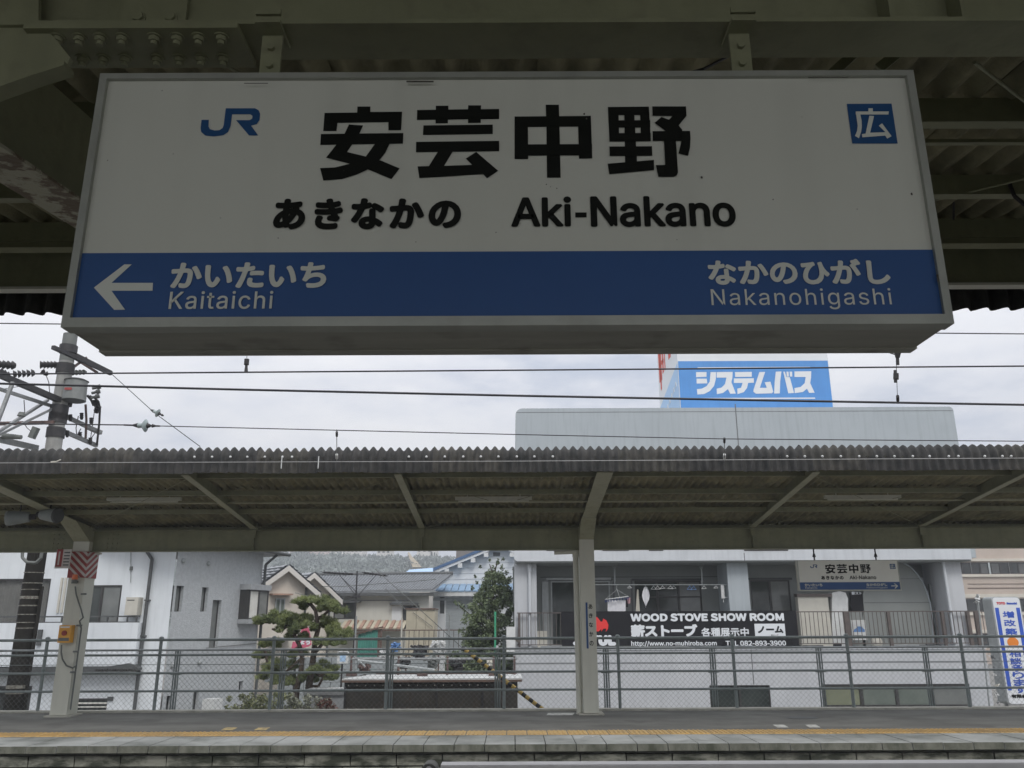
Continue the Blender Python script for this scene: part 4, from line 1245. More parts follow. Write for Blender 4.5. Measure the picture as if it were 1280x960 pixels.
# upper storeys: one block with rounded shoulders
Hu = Wall(0, HY + .45)
def u(px, py): return Hu.pixel(px, py)
zt_ = u(900, 509.5)[1]; xa, xb = u(644.5, 540)[0], u(1196, 540)[0]
g = MB(); r_ = .22
pr = [(xa, zc0 + .1), (xb, zc0 + .1)] + [(xb - .14 + .14 * math.cos(t * PI / 10), zt_ - .14 + .14 * math.sin(t * PI / 10)) for t in range(6)] + [(xa + r_ + r_ * math.cos(PI / 2 + t * PI / 10), zt_ - r_ + r_ * math.sin(PI / 2 + t * PI / 10)) for t in range(6)]
g.prism([Hu.pt(a, z_) for a, z_ in pr], (0, 8, 0)); g.build('upper_wall', 'building_grey', bd)
g = MB(); z_ = u(900, 514.5)[1]; Hu.box(g, xa + .02, xb - .02, z_ - .008, z_ + .008, 0, .004); g.build('joint_line', 'joint', bd)
g = MB()
Hu.pbox(g, 920.6, 505, 921.8, 560, 0, .005); g.build('joint_line', 'joint', bd)
# clutter on the balcony floor edge
for k, (a, b, h_, mt) in enumerate(((650, 672, .05, 'dark_pipe'), (676, 700, .07, 'block_grey'), (1005, 1030, .06, 'dark_pipe'), (1044, 1053, .12, 'cloth_black'), (1115, 1150, .07, 'block_grey'), (1150, 1178, .05, 'dark_pipe'), (946, 990, .08, 'dark_pipe'), (862, 880, .09, 'block_grey'), (1160, 1170, .10, 'dark_pipe'))):
    r = H0.rect(a, 806, b, 811, .0)
    g = MB()
    n = 5
    for i in range(n):
        x0 = r[0] + (r[1] - r[0]) * i / n
        g.tube((x0, HY + .1, zfl + .055 + h_ / 2), (x0 + (r[1] - r[0]) / n * 1.1, HY + .1, zfl + .055 + h_ / 2 * random.uniform(.8, 1.3)), h_ / 2, 7)
    tag(g.build('floor_clutter', mt), ('%s item lying along the balcony floor edge' % ['first from the left', 'second from the left', 'long grey', 'small black cloth', 'wide grey', 'dark, right of the wide grey one,', 'dark, under the right end of the banner,', 'grey, under the middle of the banner,', 'small dark, rightmost'][k]), 'clutter', 'odds and ends on the balcony floor')
# outdoor units
def ac_unit(W, px0, py0, px1, py1, label, fan_left=True, mt='plastic_cream', dpt=.3):
    r = W.rect(px0, py0, px1, py1)
    t = thing('outdoor_unit', label, 'air conditioner', W.pt(r[0], r[2]), 'air conditioner outdoor units')
    g = MB(); W.box(g, *r, -dpt, 0); g.build('casing', mt, t)
    h = (r[3] - r[2]); hq = min(h, .8 * (r[1] - r[0])) * .4; cx = r[0] + (h * .5 if fan_left else (r[1] - r[0]) - h * .5); cz = (r[2] + r[3]) / 2
    g = MB(); g.tube(W.pt(cx, cz, .002), W.pt(cx, cz, .012), min(h, .8 * (r[1] - r[0])) * .42, 20)
    g.build('fan_grille', 'fan_grille', t)
    g = MB()
    for k in range(4):
        g.tube(W.pt(cx - hq * math.cos(k * PI / 4), cz - hq * math.sin(k * PI / 4), .016), W.pt(cx + hq * math.cos(k * PI / 4), cz + hq * math.sin(k * PI / 4), .016), .004, 4)
    g.build('grille_bar', 'cable_grey', t, kind='stuff')
    return t
ac_unit(Wall(0, HY + .45), 652, 789, 684, 810, 'cream outdoor unit standing behind the left end of the balcony railing')
# banner
Hb = Wall(0, HY - .05)
rb = Hb.rect(702, 763.8, 997, 807)
t = thing('shop_banner', 'long black banner with white and red print tied to the balcony railing', 'banner', Hb.pt(rb[0], rb[2]))
g = MB()
n = 40
vs = []
for i in range(n + 1):
    a = rb[0] + (rb[1] - rb[0]) * i / n
    o = .006 * math.sin(i * .9)
    vs += [Hb.pt(a, rb[2], o), Hb.pt(a, rb[3], .3 * o)]
g.add(vs, [(2 * i, 2 * i + 2, 2 * i + 3, 2 * i + 1) for i in range(n)], True)
g.build('cloth', 'banner_black', t)
def bt(body, a, b, c, d, kind, bold, sp=1.0, mt='banner_white', off=.012):
    return text(Hb, body, Hb.rect(a, b, c, d, off), off, mt, t, kind, bold, sp)
bt('WOOD STOVE SHOW ROOM', 788, 766.6, 980, 776.6, 'jp', .022, 1.0)
bt('薪ストーブ', 788.5, 780.2, 872, 796.6, 'jp', .02, .96)
bt('各種展示中', 876.5, 784.4, 936, 796, 'jp', .010)
bt('http://www.no-muhiroba.com', 789, 801, 896, 808.6, 'jp', .012)
bt('TEL 082-893-3900', 907, 800.8, 982.5, 807.2, 'jp', .012, 1.0)
r = Hb.rect(943.5, 779.6, 981.5, 796.4, .011)
g = MB(); Hb.box(g, *r, .009, .011); g.build('white_field', 'banner_white', t)
bt('ノーム', 947, 782.5, 979, 791.5, 'jp', .02, 1.0, 'banner_black', .0125)
bt('薪ストーブ', 964, 793, 973, 794.8, 'jp', .02, 1.0, 'cable_grey', .0125)
bt('JØTUL', 716, 793.5, 770, 807.6, 'jp', .035)
g = MB(); Hb.poly(g, [(730, 787), (728, 779), (731, 772), (737, 769), (742, 768.8), (747, 772), (751, 777), (753, 777), (754, 773.2), (758, 775.5), (760.5, 781), (760, 786), (757, 790), (758, 785.5), (754, 786), (751.5, 789.6), (751.8, 786), (748, 789.5), (745, 789), (744.5, 785), (740, 788), (735, 789.5)], .012)
g.build('flame_logo', 'banner_red', t)

# washing line and laundry
Hw = Wall(0, HY + .35)
t = thing('washing_line', 'pale horizontal washing pole hanging under the balcony roof', 'washing pole', Hw.p(820, 731))
g = MB(); g.tube(Hw.p(738, 731), Hw.p(913, 731), .016, 8); g.build('pole', 'galvanised_pale', t)
for px in (768, 877):
    zt = Hw.p(px, 731).z; x = Hw.p(px, 720).x
    for dx in (-.09, -.03, .04, .10):
        g = MB(); g.tube((x + dx, Hw.O.y, zsl0), (x + dx * .15, Hw.O.y, zt + .45), .007, 6); g.build('strap', 'galvanised_pale', t)
    g = MB(); g.tube((x, Hw.O.y, zt - .02), (x, Hw.O.y, zt + .46), .014, 6); g.tube((x + .03, Hw.O.y, zt + .1), (x + .03, Hw.O.y, zt + .46), .008, 6); g.build('hook_bar', 'galvanised_pale', t)
def cloth(px0, py0, px1, py1, mt, label, cat, taper=0.0, shape=None, off=0.0, group=None, name='laundry_item'):
    g = MB()
    n, m_ = 7, 5
    vs = []
    for j in range(m_ + 1):
        v = j / m_
        for i in range(n + 1):
            uu = i / n
            if shape:
                l_, r_ = shape(v)
            else:
                l_, r_ = taper * v * .5, 1 - taper * v * .5
            px = px0 + (px1 - px0) * (l_ + (r_ - l_) * uu)
            p = Hw.p(px, py0 + (py1 - py0) * v, off + .02 * math.sin(i * 1.9 + j * .6))
            vs.append(p)
    g.add(vs, [(j * (n + 1) + i, j * (n + 1) + i + 1, (j + 1) * (n + 1) + i + 1, (j + 1) * (n + 1) + i) for j in range(m_) for i in range(n)], True)
    return tag(g.build(name, mt), label, cat, group)
tg = thing('drying_ring', 'oval white drying ring with pegs hanging left of the middle', 'laundry hanger', Hw.p(771, 748))
g = MB()
ring = [Hw.p(771 + 14.5 * math.cos(k * PI / 12), 747.5 - .22 * 14.5 * math.cos(k * PI / 12) * .6, .22 * math.sin(k * PI / 12)) for k in range(25)]
g.path(ring, .014, 6); g.build('ring', 'plastic_white', tg)
g = MB()
for k in (0, 5, 12, 19):
    g.tube(ring[k], Hw.p(771, 737), .004, 5)
g.tube(Hw.p(771, 737), Hw.p(771, 731), .006, 5); g.build('string', 'plastic_white', tg, kind='stuff')
g = MB()
for k in range(24):
    p = ring[k]; g.box(p.x - .012, p.x + .012, p.y - .008, p.y + .008, p.z - .09, p.z - .012)
g.build('peg', 'cloth_navy', tg, kind='stuff')
cloth(759.5, 750.5, 782, 764, 'cloth_white', 'white towel hanging from the left of the drying ring', 'towel', off=.1)
cloth(781, 748, 785.5, 759, 'cloth_black', 'small black cloth hanging from the drying ring', 'cloth', .2, off=.05)
cloth(784, 747, 788, 754.5, 'cloth_pink', 'small pink cloth hanging from the drying ring', 'cloth', .1, off=.05)
cloth(794, 737, 800.5, 766, 'plastic_cream', 'long narrow cream garment hanging beside the white one', 'garment', shape=lambda v: (.35 - .25 * v, .62 + .3 * v))
cloth(802.5, 734, 812, 759.5, 'cloth_white', 'white leaf shaped garment on a hanger above the banner', 'garment', shape=lambda v: (.32 - .32 * math.sin(PI * min(1, v * 1.3)) * (v < .77) + (v - .77) * 1.0 * (v > .77), .68 + .32 * math.sin(PI * min(1, v * 1.2)) * (v < .8) - (v - .8) * 1.2 * (v > .8)))
t = thing('peg_rack', 'white peg rack hanging near the right end of the washing pole', 'laundry hanger', Hw.p(903, 740))
g = MB(); Hw.pbox(g, 901.5, 731.5, 905.5, 748, 0, .05); g.build('rack_side', 'plastic_white', t)
g = MB(); g.tube(Hw.p(903, 747.5), Hw.p(921, 746), .012, 6); g.tube(Hw.p(904, 748), Hw.p(904.5, 753), .012, 6); g.build('rack_arm', 'plastic_white', t)
nh = {}
for px, mt in ((787, 'plastic_white'), (822, 'plastic_white'), (828, 'plastic_white'), (833, 'cable_grey'), (838, 'plastic_white'), (842, 'galvanised_pale'), (862, 'plastic_blue'), (867, 'plastic_blue'), (880, 'plastic_white'), (895, 'plastic_white'), (817, 'galvanised_pale'), (807, 'galvanised_pale')):
    g = MB(); w_ = random.uniform(2, 3.6); h_ = random.uniform(3, 5)
    a, b, c_ = Hw.p(px, 732.5), Hw.p(px - w_, 732 + h_), Hw.p(px + w_, 732 + h_ * random.uniform(.8, 1.2))
    g.path([Hw.p(px, 730.5), a, b, c_, a], .008, 5)
    hl = {787: 'leftmost empty pale hanger, just right of the drying ring', 807: 'empty pale hanger over the white leaf shaped garment', 817: 'empty pale hanger just right of the white garment', 822: 'empty pale hanger, leftmost of the close cluster over the dark window', 828: 'empty pale hanger second in the cluster over the dark window', 833: 'empty grey hanger in the middle of the cluster over the window', 838: 'empty pale hanger right of the grey one over the window', 842: 'empty pale hanger at the right end of the cluster', 862: 'empty blue hanger, left one of two blue', 867: 'empty blue hanger, right one of two blue', 880: 'empty pale hanger just right of the hook bar', 895: 'empty pale hanger beside the white peg rack'}[px]
    tag(g.build('clothes_hanger', mt), hl, 'clothes hanger', 'empty hangers on the washing pole')
# poster and globe lamp behind the railing
Hq = Wall(0, HY + .3)
t = thing('poster', 'white poster with blue car picture behind the balcony railing', 'poster', Hq.p(1074, 790))
g = MB(); Hq.pbox(g, 1065, 775, 1083, 800, -.02, 0); g.build('sheet', 'plastic_white', t)
g = MB(); Hq.poly(g, [(1067, 790), (1067.5, 787), (1070, 785.5), (1072, 783), (1077, 783), (1079, 785.5), (1081, 787), (1081, 790)], .003); g.build('picture', 'plastic_blue', t)
g = MB(); Hq.pbox(g, 1066, 794, 1079, 798, .001, .003); g.build('picture', 'cable_grey', t)
p = Hq.p(1096, 803)
t = thing('paper_lantern', 'white globe standing on the balcony floor beside the poster', 'lamp', p)
g = MB(); g.sphere(p, .17, 14, 10); g.build('globe', 'plastic_cream', t)
g = MB(); g.tube((p.x, p.y, zfl + .05), (p.x, p.y, p.z - .15), .10, 12); g.build('foot', 'brown_rail', t)

# billboard on the roof
Bw = Wall(0, 28.0)
c_tl, c_bl, c_tr, c_br = Bw.p(846, 436), Bw.p(850, 507.5), Bw.p(1034, 436), Bw.p(1041, 507.5)
xL, xR_ = (c_tl.x + c_bl.x) / 2, (c_tr.x + c_br.x) / 2
zB, zT = c_bl.z - .15, Bw.p(940, 400).z
bb = thing('billboard', 'blue and white rooftop billboard box with katakana lettering', 'billboard', (xL, 28, zB))
# left face seen at an angle
dl = ray(823, 475); yl = 28 + 1.9
xl2 = dl.x / dl.y * yl
g = MB(); g.prism([(xL, 28, zB), (xR_, 28, zB), (xR_ + .02, 30.0, zB), (xl2, yl, zB)], (0, 0, zT - zB)); g.build('box', 'billboard_white', bb)
g = MB(); r = Bw.rect(840, 451.2, 1045, 506, .004); Bw.box(g, xL + .02, xR_ - .02, zB + .01, r[3], .002, .012); g.build('blue_face', 'billboard_blue', bb)
for (a, b) in ((871, 992.2),):
    g = MB(); r = Bw.rect(872, 497.2, 1019, 498.8, .016); Bw.box(g, *r, .013, .016)
    r = Bw.rect(872, 458.8, 1013, 459.8, .016); Bw.box(g, *r, .013, .016); g.build('white_rule', 'billboard_white', bb)
rt = Bw.rect(869.5, 464, 1018, 493, .016)
# heavy katakana drawn as strokes in a 1280x414 frame
K = [[(76, 76), (174, 76), (174, 120), (76, 124)], [(80, 138), (176, 138), (182, 182), (82, 184)],
     [(212, 76), (264, 76), (262, 140), (246, 205), (205, 255), (150, 283), (88, 287), (84, 236), (130, 232), (175, 208), (205, 165)],
     [(270, 76), (420, 74), (418, 130), (408, 170), (450, 278), (398, 280), (376, 236), (330, 272), (272, 284), (270, 232), (315, 222), (348, 190), (362, 128), (270, 128)],
     [(442, 76), (600, 74), (600, 120), (444, 122)], [(432, 136), (620, 134), (620, 176), (566, 178), (556, 225), (525, 265), (466, 284), (464, 232), (500, 222), (514, 178), (432, 178)],
     [(672, 76), (726, 74), (676, 224), (742, 224), (722, 172), (776, 166), (802, 260), (790, 276), (640, 280), (616, 262), (616, 245)],
     [(826, 72), (880, 70), (868, 160), (864, 276), (810, 278), (816, 170)], [(896, 72), (912, 72), (926, 122), (958, 124), (998, 272), (944, 276), (922, 180)],
     [(926, 72), (946, 72), (950, 118), (930, 118)], [(956, 72), (980, 72), (982, 118), (960, 118)],
     [(1002, 70), (1160, 68), (1158, 130), (1150, 180), (1192, 270), (1140, 272), (1120, 232), (1080, 264), (1004, 274), (1002, 226), (1060, 216), (1098, 180), (1108, 122), (1002, 122)]]
k_ = 1280 / 170
for i, q in enumerate(K):
    g = MB(); Bw.poly(g, [(860 + x / k_, 455 + y / k_) for x, y in q], .016 + .0002 * i); g.build('lettering', 'billboard_white', bb)
# slanting face: pale blue corner and red strokes
ang = math.atan2(28 - yl, xL - xl2)
Bs = Wall(xl2, yl, ang)
ln_ = math.hypot(xL - xl2, 28 - yl)
g = MB()
z9 = Bw.p(850, 507)[2]
g.add([Bs.pt(.02, zB + .02, .004), Bs.pt(ln_ - .01, zB + .02, .004), Bs.pt(ln_ - .01, zB + 1.75, .004), Bs.pt(.02, zB + .55, .004)], [(0, 1, 2, 3)]); g.build('pale_blue_corner', 'billboard_pale_blue', bb)
g = MB()
for (a, b, c_, d) in ((.12, .95, .30, 1.9), (.22, .62, .12, 1.9), (.5, 1.2, .14, 1.9), (.72, 1.25, .10, 1.9), (.12, 1.55, .55, .16), (1.15, 1.55, .25, .45)):
    g.add([Bs.pt(a * ln_ / 2.2 * 1.1, zB + b + .55, .006), Bs.pt((a + c_) * ln_ / 2.2 * 1.1, zB + b + .6, .006), Bs.pt((a + c_) * ln_ / 2.2 * 1.1, zB + b + .6 + d, .006), Bs.pt(a * ln_ / 2.2 * 1.1, zB + b + .55 + d, .006)], [(0, 1, 2, 3)])
g.build('red_lettering', 'billboard_red', bb, kind='stuff')
g = MB()
for k in range(6):
    a0_, z0_ = .5 + k * .22, zB + .12 + k * .15
    g.path([Bs.pt(min(a0_, ln_ - .2), z0_, .01), Bs.pt(min(a0_ + .10, ln_ - .1), z0_ + .22, .01), Bs.pt(min(a0_ + .16, ln_ - .05), z0_ + .05, .01)], .016, 5)
g.build('white_script', 'billboard_white', bb, kind='stuff')

# ------------------------------------------------------------------ apartment block far right
AY = 62
A0 = Wall(0, AY)
ap = thing('apartment_block', 'beige apartment block with long window bands at the right edge', 'building', A0.pt(A0.pixel(1190, 700)[0], -1.5))
ax0, ax1 = A0.pixel(1196, 740)[0], A0.pixel(1420, 740)[0]
zz = lambda y: A0.pixel(1240, y)[1]
holes = [(ax0 + .3, ax1, zz(717.5), zz(702)), (ax0 + .3, ax1, zz(765), zz(748)), (ax0 + .3, ax1, zz(810), zz(792))]
g = MB(); A0.face(g, ax0, ax1, -1.5, zz(684), holes, 1.0)
g.add([A0.pt(ax0, -1.5), A0.pt(ax0, zz(684)), A0.pt(ax0, zz(684), -10), A0.pt(ax0, -1.5, -10)], [(0, 1, 2, 3)]); g.build('wall', 'apartment_beige', ap)
for (a, b) in ((698.3, 701.5), (718, 721), (742.5, 747), (766, 769), (787, 791)):
    g = MB(); A0.box(g, ax0 - .1, ax1, zz(b), zz(a), 0, .15); g.build('band', 'apartment_cream', ap)
for (h) in holes:
    n = 9
    for i in range(n):
        xa = h[0] + (h[1] - h[0]) * i / n
        window(A0, (xa + .05, xa + (h[1] - h[0]) / n - .12 * (i % 2), h[2] + .02, h[3] - .02), ap, 2, .8, glass=['glass_dark', 'glass_grey'] if i % 2 else ['glass_grey', 'glass_dark'], fw=.07)
g = MB(); A0.pbox(g, 1210, 734.5, 1290, 735.6, 0, .03); g.build('joint_line', 'rust_brown', ap)
g = MB(); A0.pbox(g, 1210, 729.5, 1290, 730.2, 0, .03); g.build('joint_line', 'rust_brown', ap)

# ------------------------------------------------------------------ tall sign at the right
V0 = Wall(0, 22.0)
a0, z1 = V0.pixel(1239, 746); a1 = V0.pixel(1276, 746)[0]; z0 = V0.pixel(1262, 881)[1]
a0 = (V0.pixel(1238, 750)[0] + V0.pixel(1259, 870)[0]) / 2; a1 = (V0.pixel(1273, 750)[0] + V0.pixel(1297, 870)[0]) / 2
t = thing('pylon_sign', 'tall white vertical sign with blue side bars and orange disc', 'sign', V0.pt(a0, z0))
sw, shh = a1 - a0, z1 - z0
r_ = .09
prf = [(a0 + r_ + r_ * math.cos(PI + k * PI / 8), z0 + r_ + r_ * math.sin(PI + k * PI / 8)) for k in range(5)] + [(a1 - r_ + r_ * math.cos(-PI / 2 + k * PI / 8), z0 + r_ + r_ * math.sin(-PI / 2 + k * PI / 8)) for k in range(5)] + \
      [(a1 - r_ + r_ * math.cos(k * PI / 8), z1 - r_ + r_ * math.sin(k * PI / 8)) for k in range(5)] + [(a0 + r_ + r_ * math.cos(PI / 2 + k * PI / 8), z1 - r_ + r_ * math.sin(PI / 2 + k * PI / 8)) for k in range(5)]
g = MB(); g.prism([V0.pt(a, z, 0) for a, z in prf], (-.0, .42, 0)); g.build('casing', 'pale_alu', t)
g = MB(); g.prism([V0.pt(a0 + sw * .5 + (a - a0 - sw * .5) * .93, z0 + shh * .5 + (z - z0 - shh * .5) * .985, .02) for a, z in prf], (0, .019, 0)); g.build('face', 'billboard_white', t)
for (f0_, f1_) in ((.07, .20), (.80, .93)):
    g = MB(); V0.box(g, a0 + sw * f0_, a0 + sw * f1_, z0 + shh * .13, z0 + shh * .895, .021, .023); g.build('blue_bar', 'lettering_blue', t)
col_ = '増改築相談承ります'
cy = [.815, .735, .655, None]
tops = [.865, .785, .705, .50, .43, .365, .30, .235, .17]
for ch, tp in zip(col_, tops):
    hgt = .068 * (.6 if ch in 'り' else 1)
    text(V0, ch, (a0 + sw * .30, a0 + sw * .70, z0 + shh * (tp - .066), z0 + shh * (tp - .003)), .022, 'lettering_blue', t, 'jp', .013)
cz = z0 + shh * .57
g = MB(); g.add([V0.pt(a0 + sw * .5 + .145 * math.cos(k * PI / 12), cz + .125 * math.sin(k * PI / 12), .0245) for k in range(24)], [tuple(range(24))]); g.build('orange_disc', 'orange_disc', t)
text(V0, 'TOTO', (a0 + sw * .15, a0 + sw * .45, z0 + shh * .925, z0 + shh * .95), .022, 'lettering_red', t, 'en', .05)
text(V0, 'Remodel', (a0 + sw * .50, a0 + sw * .86, z0 + shh * .925, z0 + shh * .948), .022, 'lettering_blue', t, 'jp', .03)
text(V0, '有限会社', (a0 + sw * .15, a0 + sw * .85, z0 + shh * .06, z0 + shh * .095), .022, 'sign_black', t, 'jp', .03)
for a in (a0 + .08, a1 - .08):
    g = MB(); g.tube(V0.pt(a, -1.5, -.2), V0.pt(a, z0 + .02, -.2), .045, 8); g.build('post', 'grey_steel', t)
# bird-scare tape and bags on the pole beside the sign
p = V0.p(1222, 745, .1)
t = thing('garden_pole', 'thin pole with crumpled silver wrapping at the building corner', 'pole', (p.x, p.y, -1.5))
g = MB(); g.tube((V0.p(1232, 885).x, p.y, -1.5), (p.x, p.y, p.z + .05), .02, 6); g.build('pole', 'galvanised_pale', t)
rs = random.Random(3)
for (px, py, sz_, mt) in ((1222, 746, .12, 'plastic_white'), (1221, 752, .10, 'plastic_white'), (1240, 822, .12, 'block_grey'), (1243, 835, .09, 'block_grey'), (1243, 843, .07, 'plastic_white'), (1246, 857, .10, 'plastic_cream'), (1245, 868, .10, 'plastic_white'), (1247, 878, .07, 'block_grey')):
    q = V0.p(px, py, .1)
    g = MB()
    for k in range(9):
        a = Vector((rs.uniform(-1, 1), rs.uniform(-1, 1), rs.uniform(-1, 1))).normalized() * sz_ * rs.uniform(.4, 1)
        b = Vector((rs.uniform(-1, 1), rs.uniform(-1, 1), rs.uniform(-1, 1))).normalized() * sz_ * rs.uniform(.4, 1)
        g.add([q + a, q + b, q + (a + b) * -.4], [(0, 1, 2)])
    g.build('wrapping', mt, t)

# ------------------------------------------------------------------ white house (left)
WY = 25.0
L0 = Wall(0, WY)
wh = thing('house', 'white rendered two storey house with balcony and grey textured wing', 'house', (L0.pixel(120, 800)[0], WY, -1.5), 'houses behind the station')
xw0, xw1 = L0.pixel(-160, 780)[0], L0.pixel(211, 780)[0]
ztop = L0.pixel(100, 640)[1]
w1_, w2_ = L0.rect(-10, 723.5, 60, 780), L0.rect(100, 731.5, 150, 780)
w3_, w4_ = L0.rect(88, 873, 133, 900), L0.rect(-20, 857.5, 37, 905)
g = MB(); L0.face(g, xw0, xw1, -1.5, ztop, [w1_, w2_, w3_, w4_], .10); g.build('wall', 'white_render', wh)
window(L0, w1_, wh, 2, .08, glass='glass_clear', curtain='curtain', fw=.05)
window(L0, w2_, wh, 2, .08, glass=['glass_dark', 'glass_grey'], fw=.05)
window(L0, w3_, wh, 2, .08, glass='glass_dark', fw=.05)
window(L0, w4_, wh, 2, .08, glass='glass_clear', curtain='curtain_dim', fw=.05)
g = MB(); L0.pbox(g, 88, 878, 133, 880, -.02, .02); L0.pbox(g, 88, 883, 133, 884.5, -.02, .02); g.build('window_bar', 'curtain', wh)
# balcony parapet, curved at the right end
Lb = Wall(0, WY - .32)
bz0, bz1 = Lb.pixel(90, 833)[1], Lb.pixel(90, 778.5)[1]
bx1 = Lb.pixel(171, 800)[0]
g = MB(); Lb.box(g, xw0, bx1, bz0, bz1, -.10, 0); g.box(bx1 - .1, bx1, Lb.O.y + .101, WY - .001, bz0, bz1); g.box(xw0, bx1 - .101, Lb.O.y + .101, WY - .001, bz0, bz0 + .1); g.build('balcony_parapet', 'white_render', wh)
g = MB(); Lb.box(g, xw0, bx1 - .02, bz1 + .001, bz1 + .03, -.09, -.02); g.build('parapet_cap', 'dark_pipe', wh)
zrl = Lb.pixel(90, 770.3)[1]
g = MB(); Lb.box(g, xw0, bx1 - .02, zrl - .03, zrl + .01, -.08, -.03); g.build('balcony_rail', 'dark_pipe', wh)
for px in (-30, 30, 76, 133, 158, 169.5):
    a = Lb.pixel(px, 775)[0]; g = MB(); Lb.box(g, a - .02, a + .02, bz1 + .031, zrl - .031, -.075, -.035); g.build('rail_post', 'dark_pipe', wh)
# dark scalloped awning edge below the balcony
g = MB()
q = [(-160, 846), (-160, 838), (60, 834), (110, 834), (140, 832.5), (160, 829), (165, 830.5), (172, 835), (172, 838), (150, 838.5), (110, 840), (60, 844)]
g = MB(); Lb.poly(g, [(x, y) for x, y in q[1:]] + [(-160, 850)], .10, .30); g.build('awning', 'dark_pipe', wh)
g = MB()
for k in range(16):
    x0 = 118 + k * 3.4
    Lb.pbox(g, x0, 836.5, x0 + 1.8, 839.5, .21, .30)
g.build('awning_teeth', 'dark_alu', wh, kind='stuff')
g = MB()
g.path([L0.p(182, 680, .08), L0.p(184, 690, .08), L0.p(190, 699, .08)], .05, 8); g.tube(L0.p(190, 699, .08), (L0.p(190, 699, .08).x - .02, WY - .08, -1.5), .05, 10); g.build('drainpipe', 'dark_pipe', wh)
for zz_ in (.2, 1.2, 2.2):
    a = L0.p(190, 699, .08).x; g = MB(); g.box(a - .07, a + .07, WY - .14, WY - .001, zz_, zz_ + .04); g.build('pipe_bracket', 'dark_pipe', wh)
g = MB(); L0.pbox(g, 156.5, 746.5, 172, 769, 0, .32); g.build('vent_box', 'plastic_cream', wh)
g = MB(); L0.pbox(g, 159, 749.6, 168, 750.8, .32, .325); g.build('vent_slot', 'dark_pipe', wh)
g = MB(); L0.pbox(g, 162, 708, 165, 713, 0, .05); g.tube(L0.p(163.5, 688, .03), L0.p(163.5, 728, .03), .008, 6); g.build('cord', 'cable_grey', wh)
g = MB(); L0.pbox(g, 46, 787, 51, 807, .33, .40); g.build('meter_box', 'dark_pipe', wh)
for px in (78, 73):
    g = MB(); L0.pbox(g, px, 722, px + 2.5, 766, 0, .05); g.build('pale_pipe', 'plastic_cream', wh)
g = MB(); a = xw0; g.box(xw0 - .3, xw1 + .1, WY - .7, WY + 8, ztop, ztop + .12); g.build('roof', 'roof_tile', wh)
g = MB(); L0.pbox(g, 134, 871, 141, 876, 0, .04); g.build('wall_light', 'dark_pipe', wh)
# wing
p1 = L0.p(213, 780)
WG = Wall(p1.x, WY + .002, math.atan2(1, .26))
def gz(px, py): return WG.pixel(px, py)
s1 = gz(322, 790)[0]
zt0 = gz(280, 640)[1]
hs = [WG.rect(219.2, 732, 228.5, 764.5), WG.rect(251.5, 734, 259.5, 764.5), WG.rect(263.5, 750, 274.5, 810)]
hs += [WG.rect(207, 870, 213.5, 900), WG.rect(241, 862.5, 248, 889), WG.rect(298.5, 851.5, 303.5, 866)]
zroof = gz(322, 694)[1]
g = MB(); WG.face(g, 0, s1, -1.5, zroof + .05, hs, .16); g.build('wing_wall', 'grey_render', wh)
for h in hs:
    window(WG, h, wh, 1, .16, glass='glass_grey', fw=.02)
# bay window
rb_ = WG.rect(294, 729, 322, 779, .32)
bsx = (gz(290, 755)[0] + .42, s1 - .06)
g = MB()
z0b, z1b = WG.pixel(305, 774, .35)[1], WG.pixel(305, 736.5, .35)[1]
WG.box(g, bsx[0] - .05, bsx[1] + .05, z1b, z1b + .18, 0, .42); g.build('bay_top', 'block_grey', wh)
g = MB(); WG.box(g, bsx[0] - .05, bsx[1] + .05, z0b - .14, z0b, 0, .42); g.build('bay_sill', 'block_grey', wh)
f = MB(); WG.box(f, bsx[0], bsx[1], z0b, z1b, .0, .30); f.build('bay_side', 'dark_alu', wh)
window(WG, (bsx[0] + .02, bsx[1], z0b + .002, z1b - .002), wh, 2, .0, off=.302, frame='dark_alu', glass=['curtain', 'curtain_dim'], fw=.045)
# wing roof: shallow slab with overhang
g = MB()
zr_ = zroof + .05
g.hexa([WG.pt(-1, zr_ + .12, .55), WG.pt(s1 + .75, zr_ - .02, .55), WG.pt(s1 + .75, zr_ - .02, -6), WG.pt(-1, zr_ + .12, -6), WG.pt(-1, zr_ + .22, .55), WG.pt(s1 + .75, zr_ + .08, .55), WG.pt(s1 + .75, zr_ + .2, -6), WG.pt(-1, zr_ + .5, -6)])
g.build('wing_roof', 'roof_tile', wh)
g = MB(); g.tube(WG.pt(-1, zr_ + .16, .6), WG.pt(s1 + .75, zr_ + .02, .6), .06, 8); g.tube(WG.pt(s1 + .06, zr_ - .02, .5), WG.pt(s1 + .02, zr_ - .35, .1), .045, 8); g.tube(WG.pt(s1 + .02, zr_ - .35, .1), WG.pt(s1 + .02, -1.5, .1), .05, 8); g.build('gutter', 'dark_pipe', wh)
for (px, py) in ((229.5, 701), (261, 704.5), (216, 832), (249.5, 828)):
    q = WG.p(px, py, .03)
    g = MB(); g.sphere(q, .075, 10, 6, 1, 1, 1); g.build('vent_cap', 'pale_alu', wh)
q1, q2 = WG.p(258, 810, .03), WG.p(320, 804, .03)
g = MB(); g.tube(q1, q2, .012, 5); g.build('wall_cable', 'cable_grey', wh)
g = MB(); WG.pbox(g, 267, 873.5, 278, 892, .3, .7); tag(g.build('gas_box', 'plastic_white'), 'white metal cabinet at the foot of the grey wing', 'cabinet')

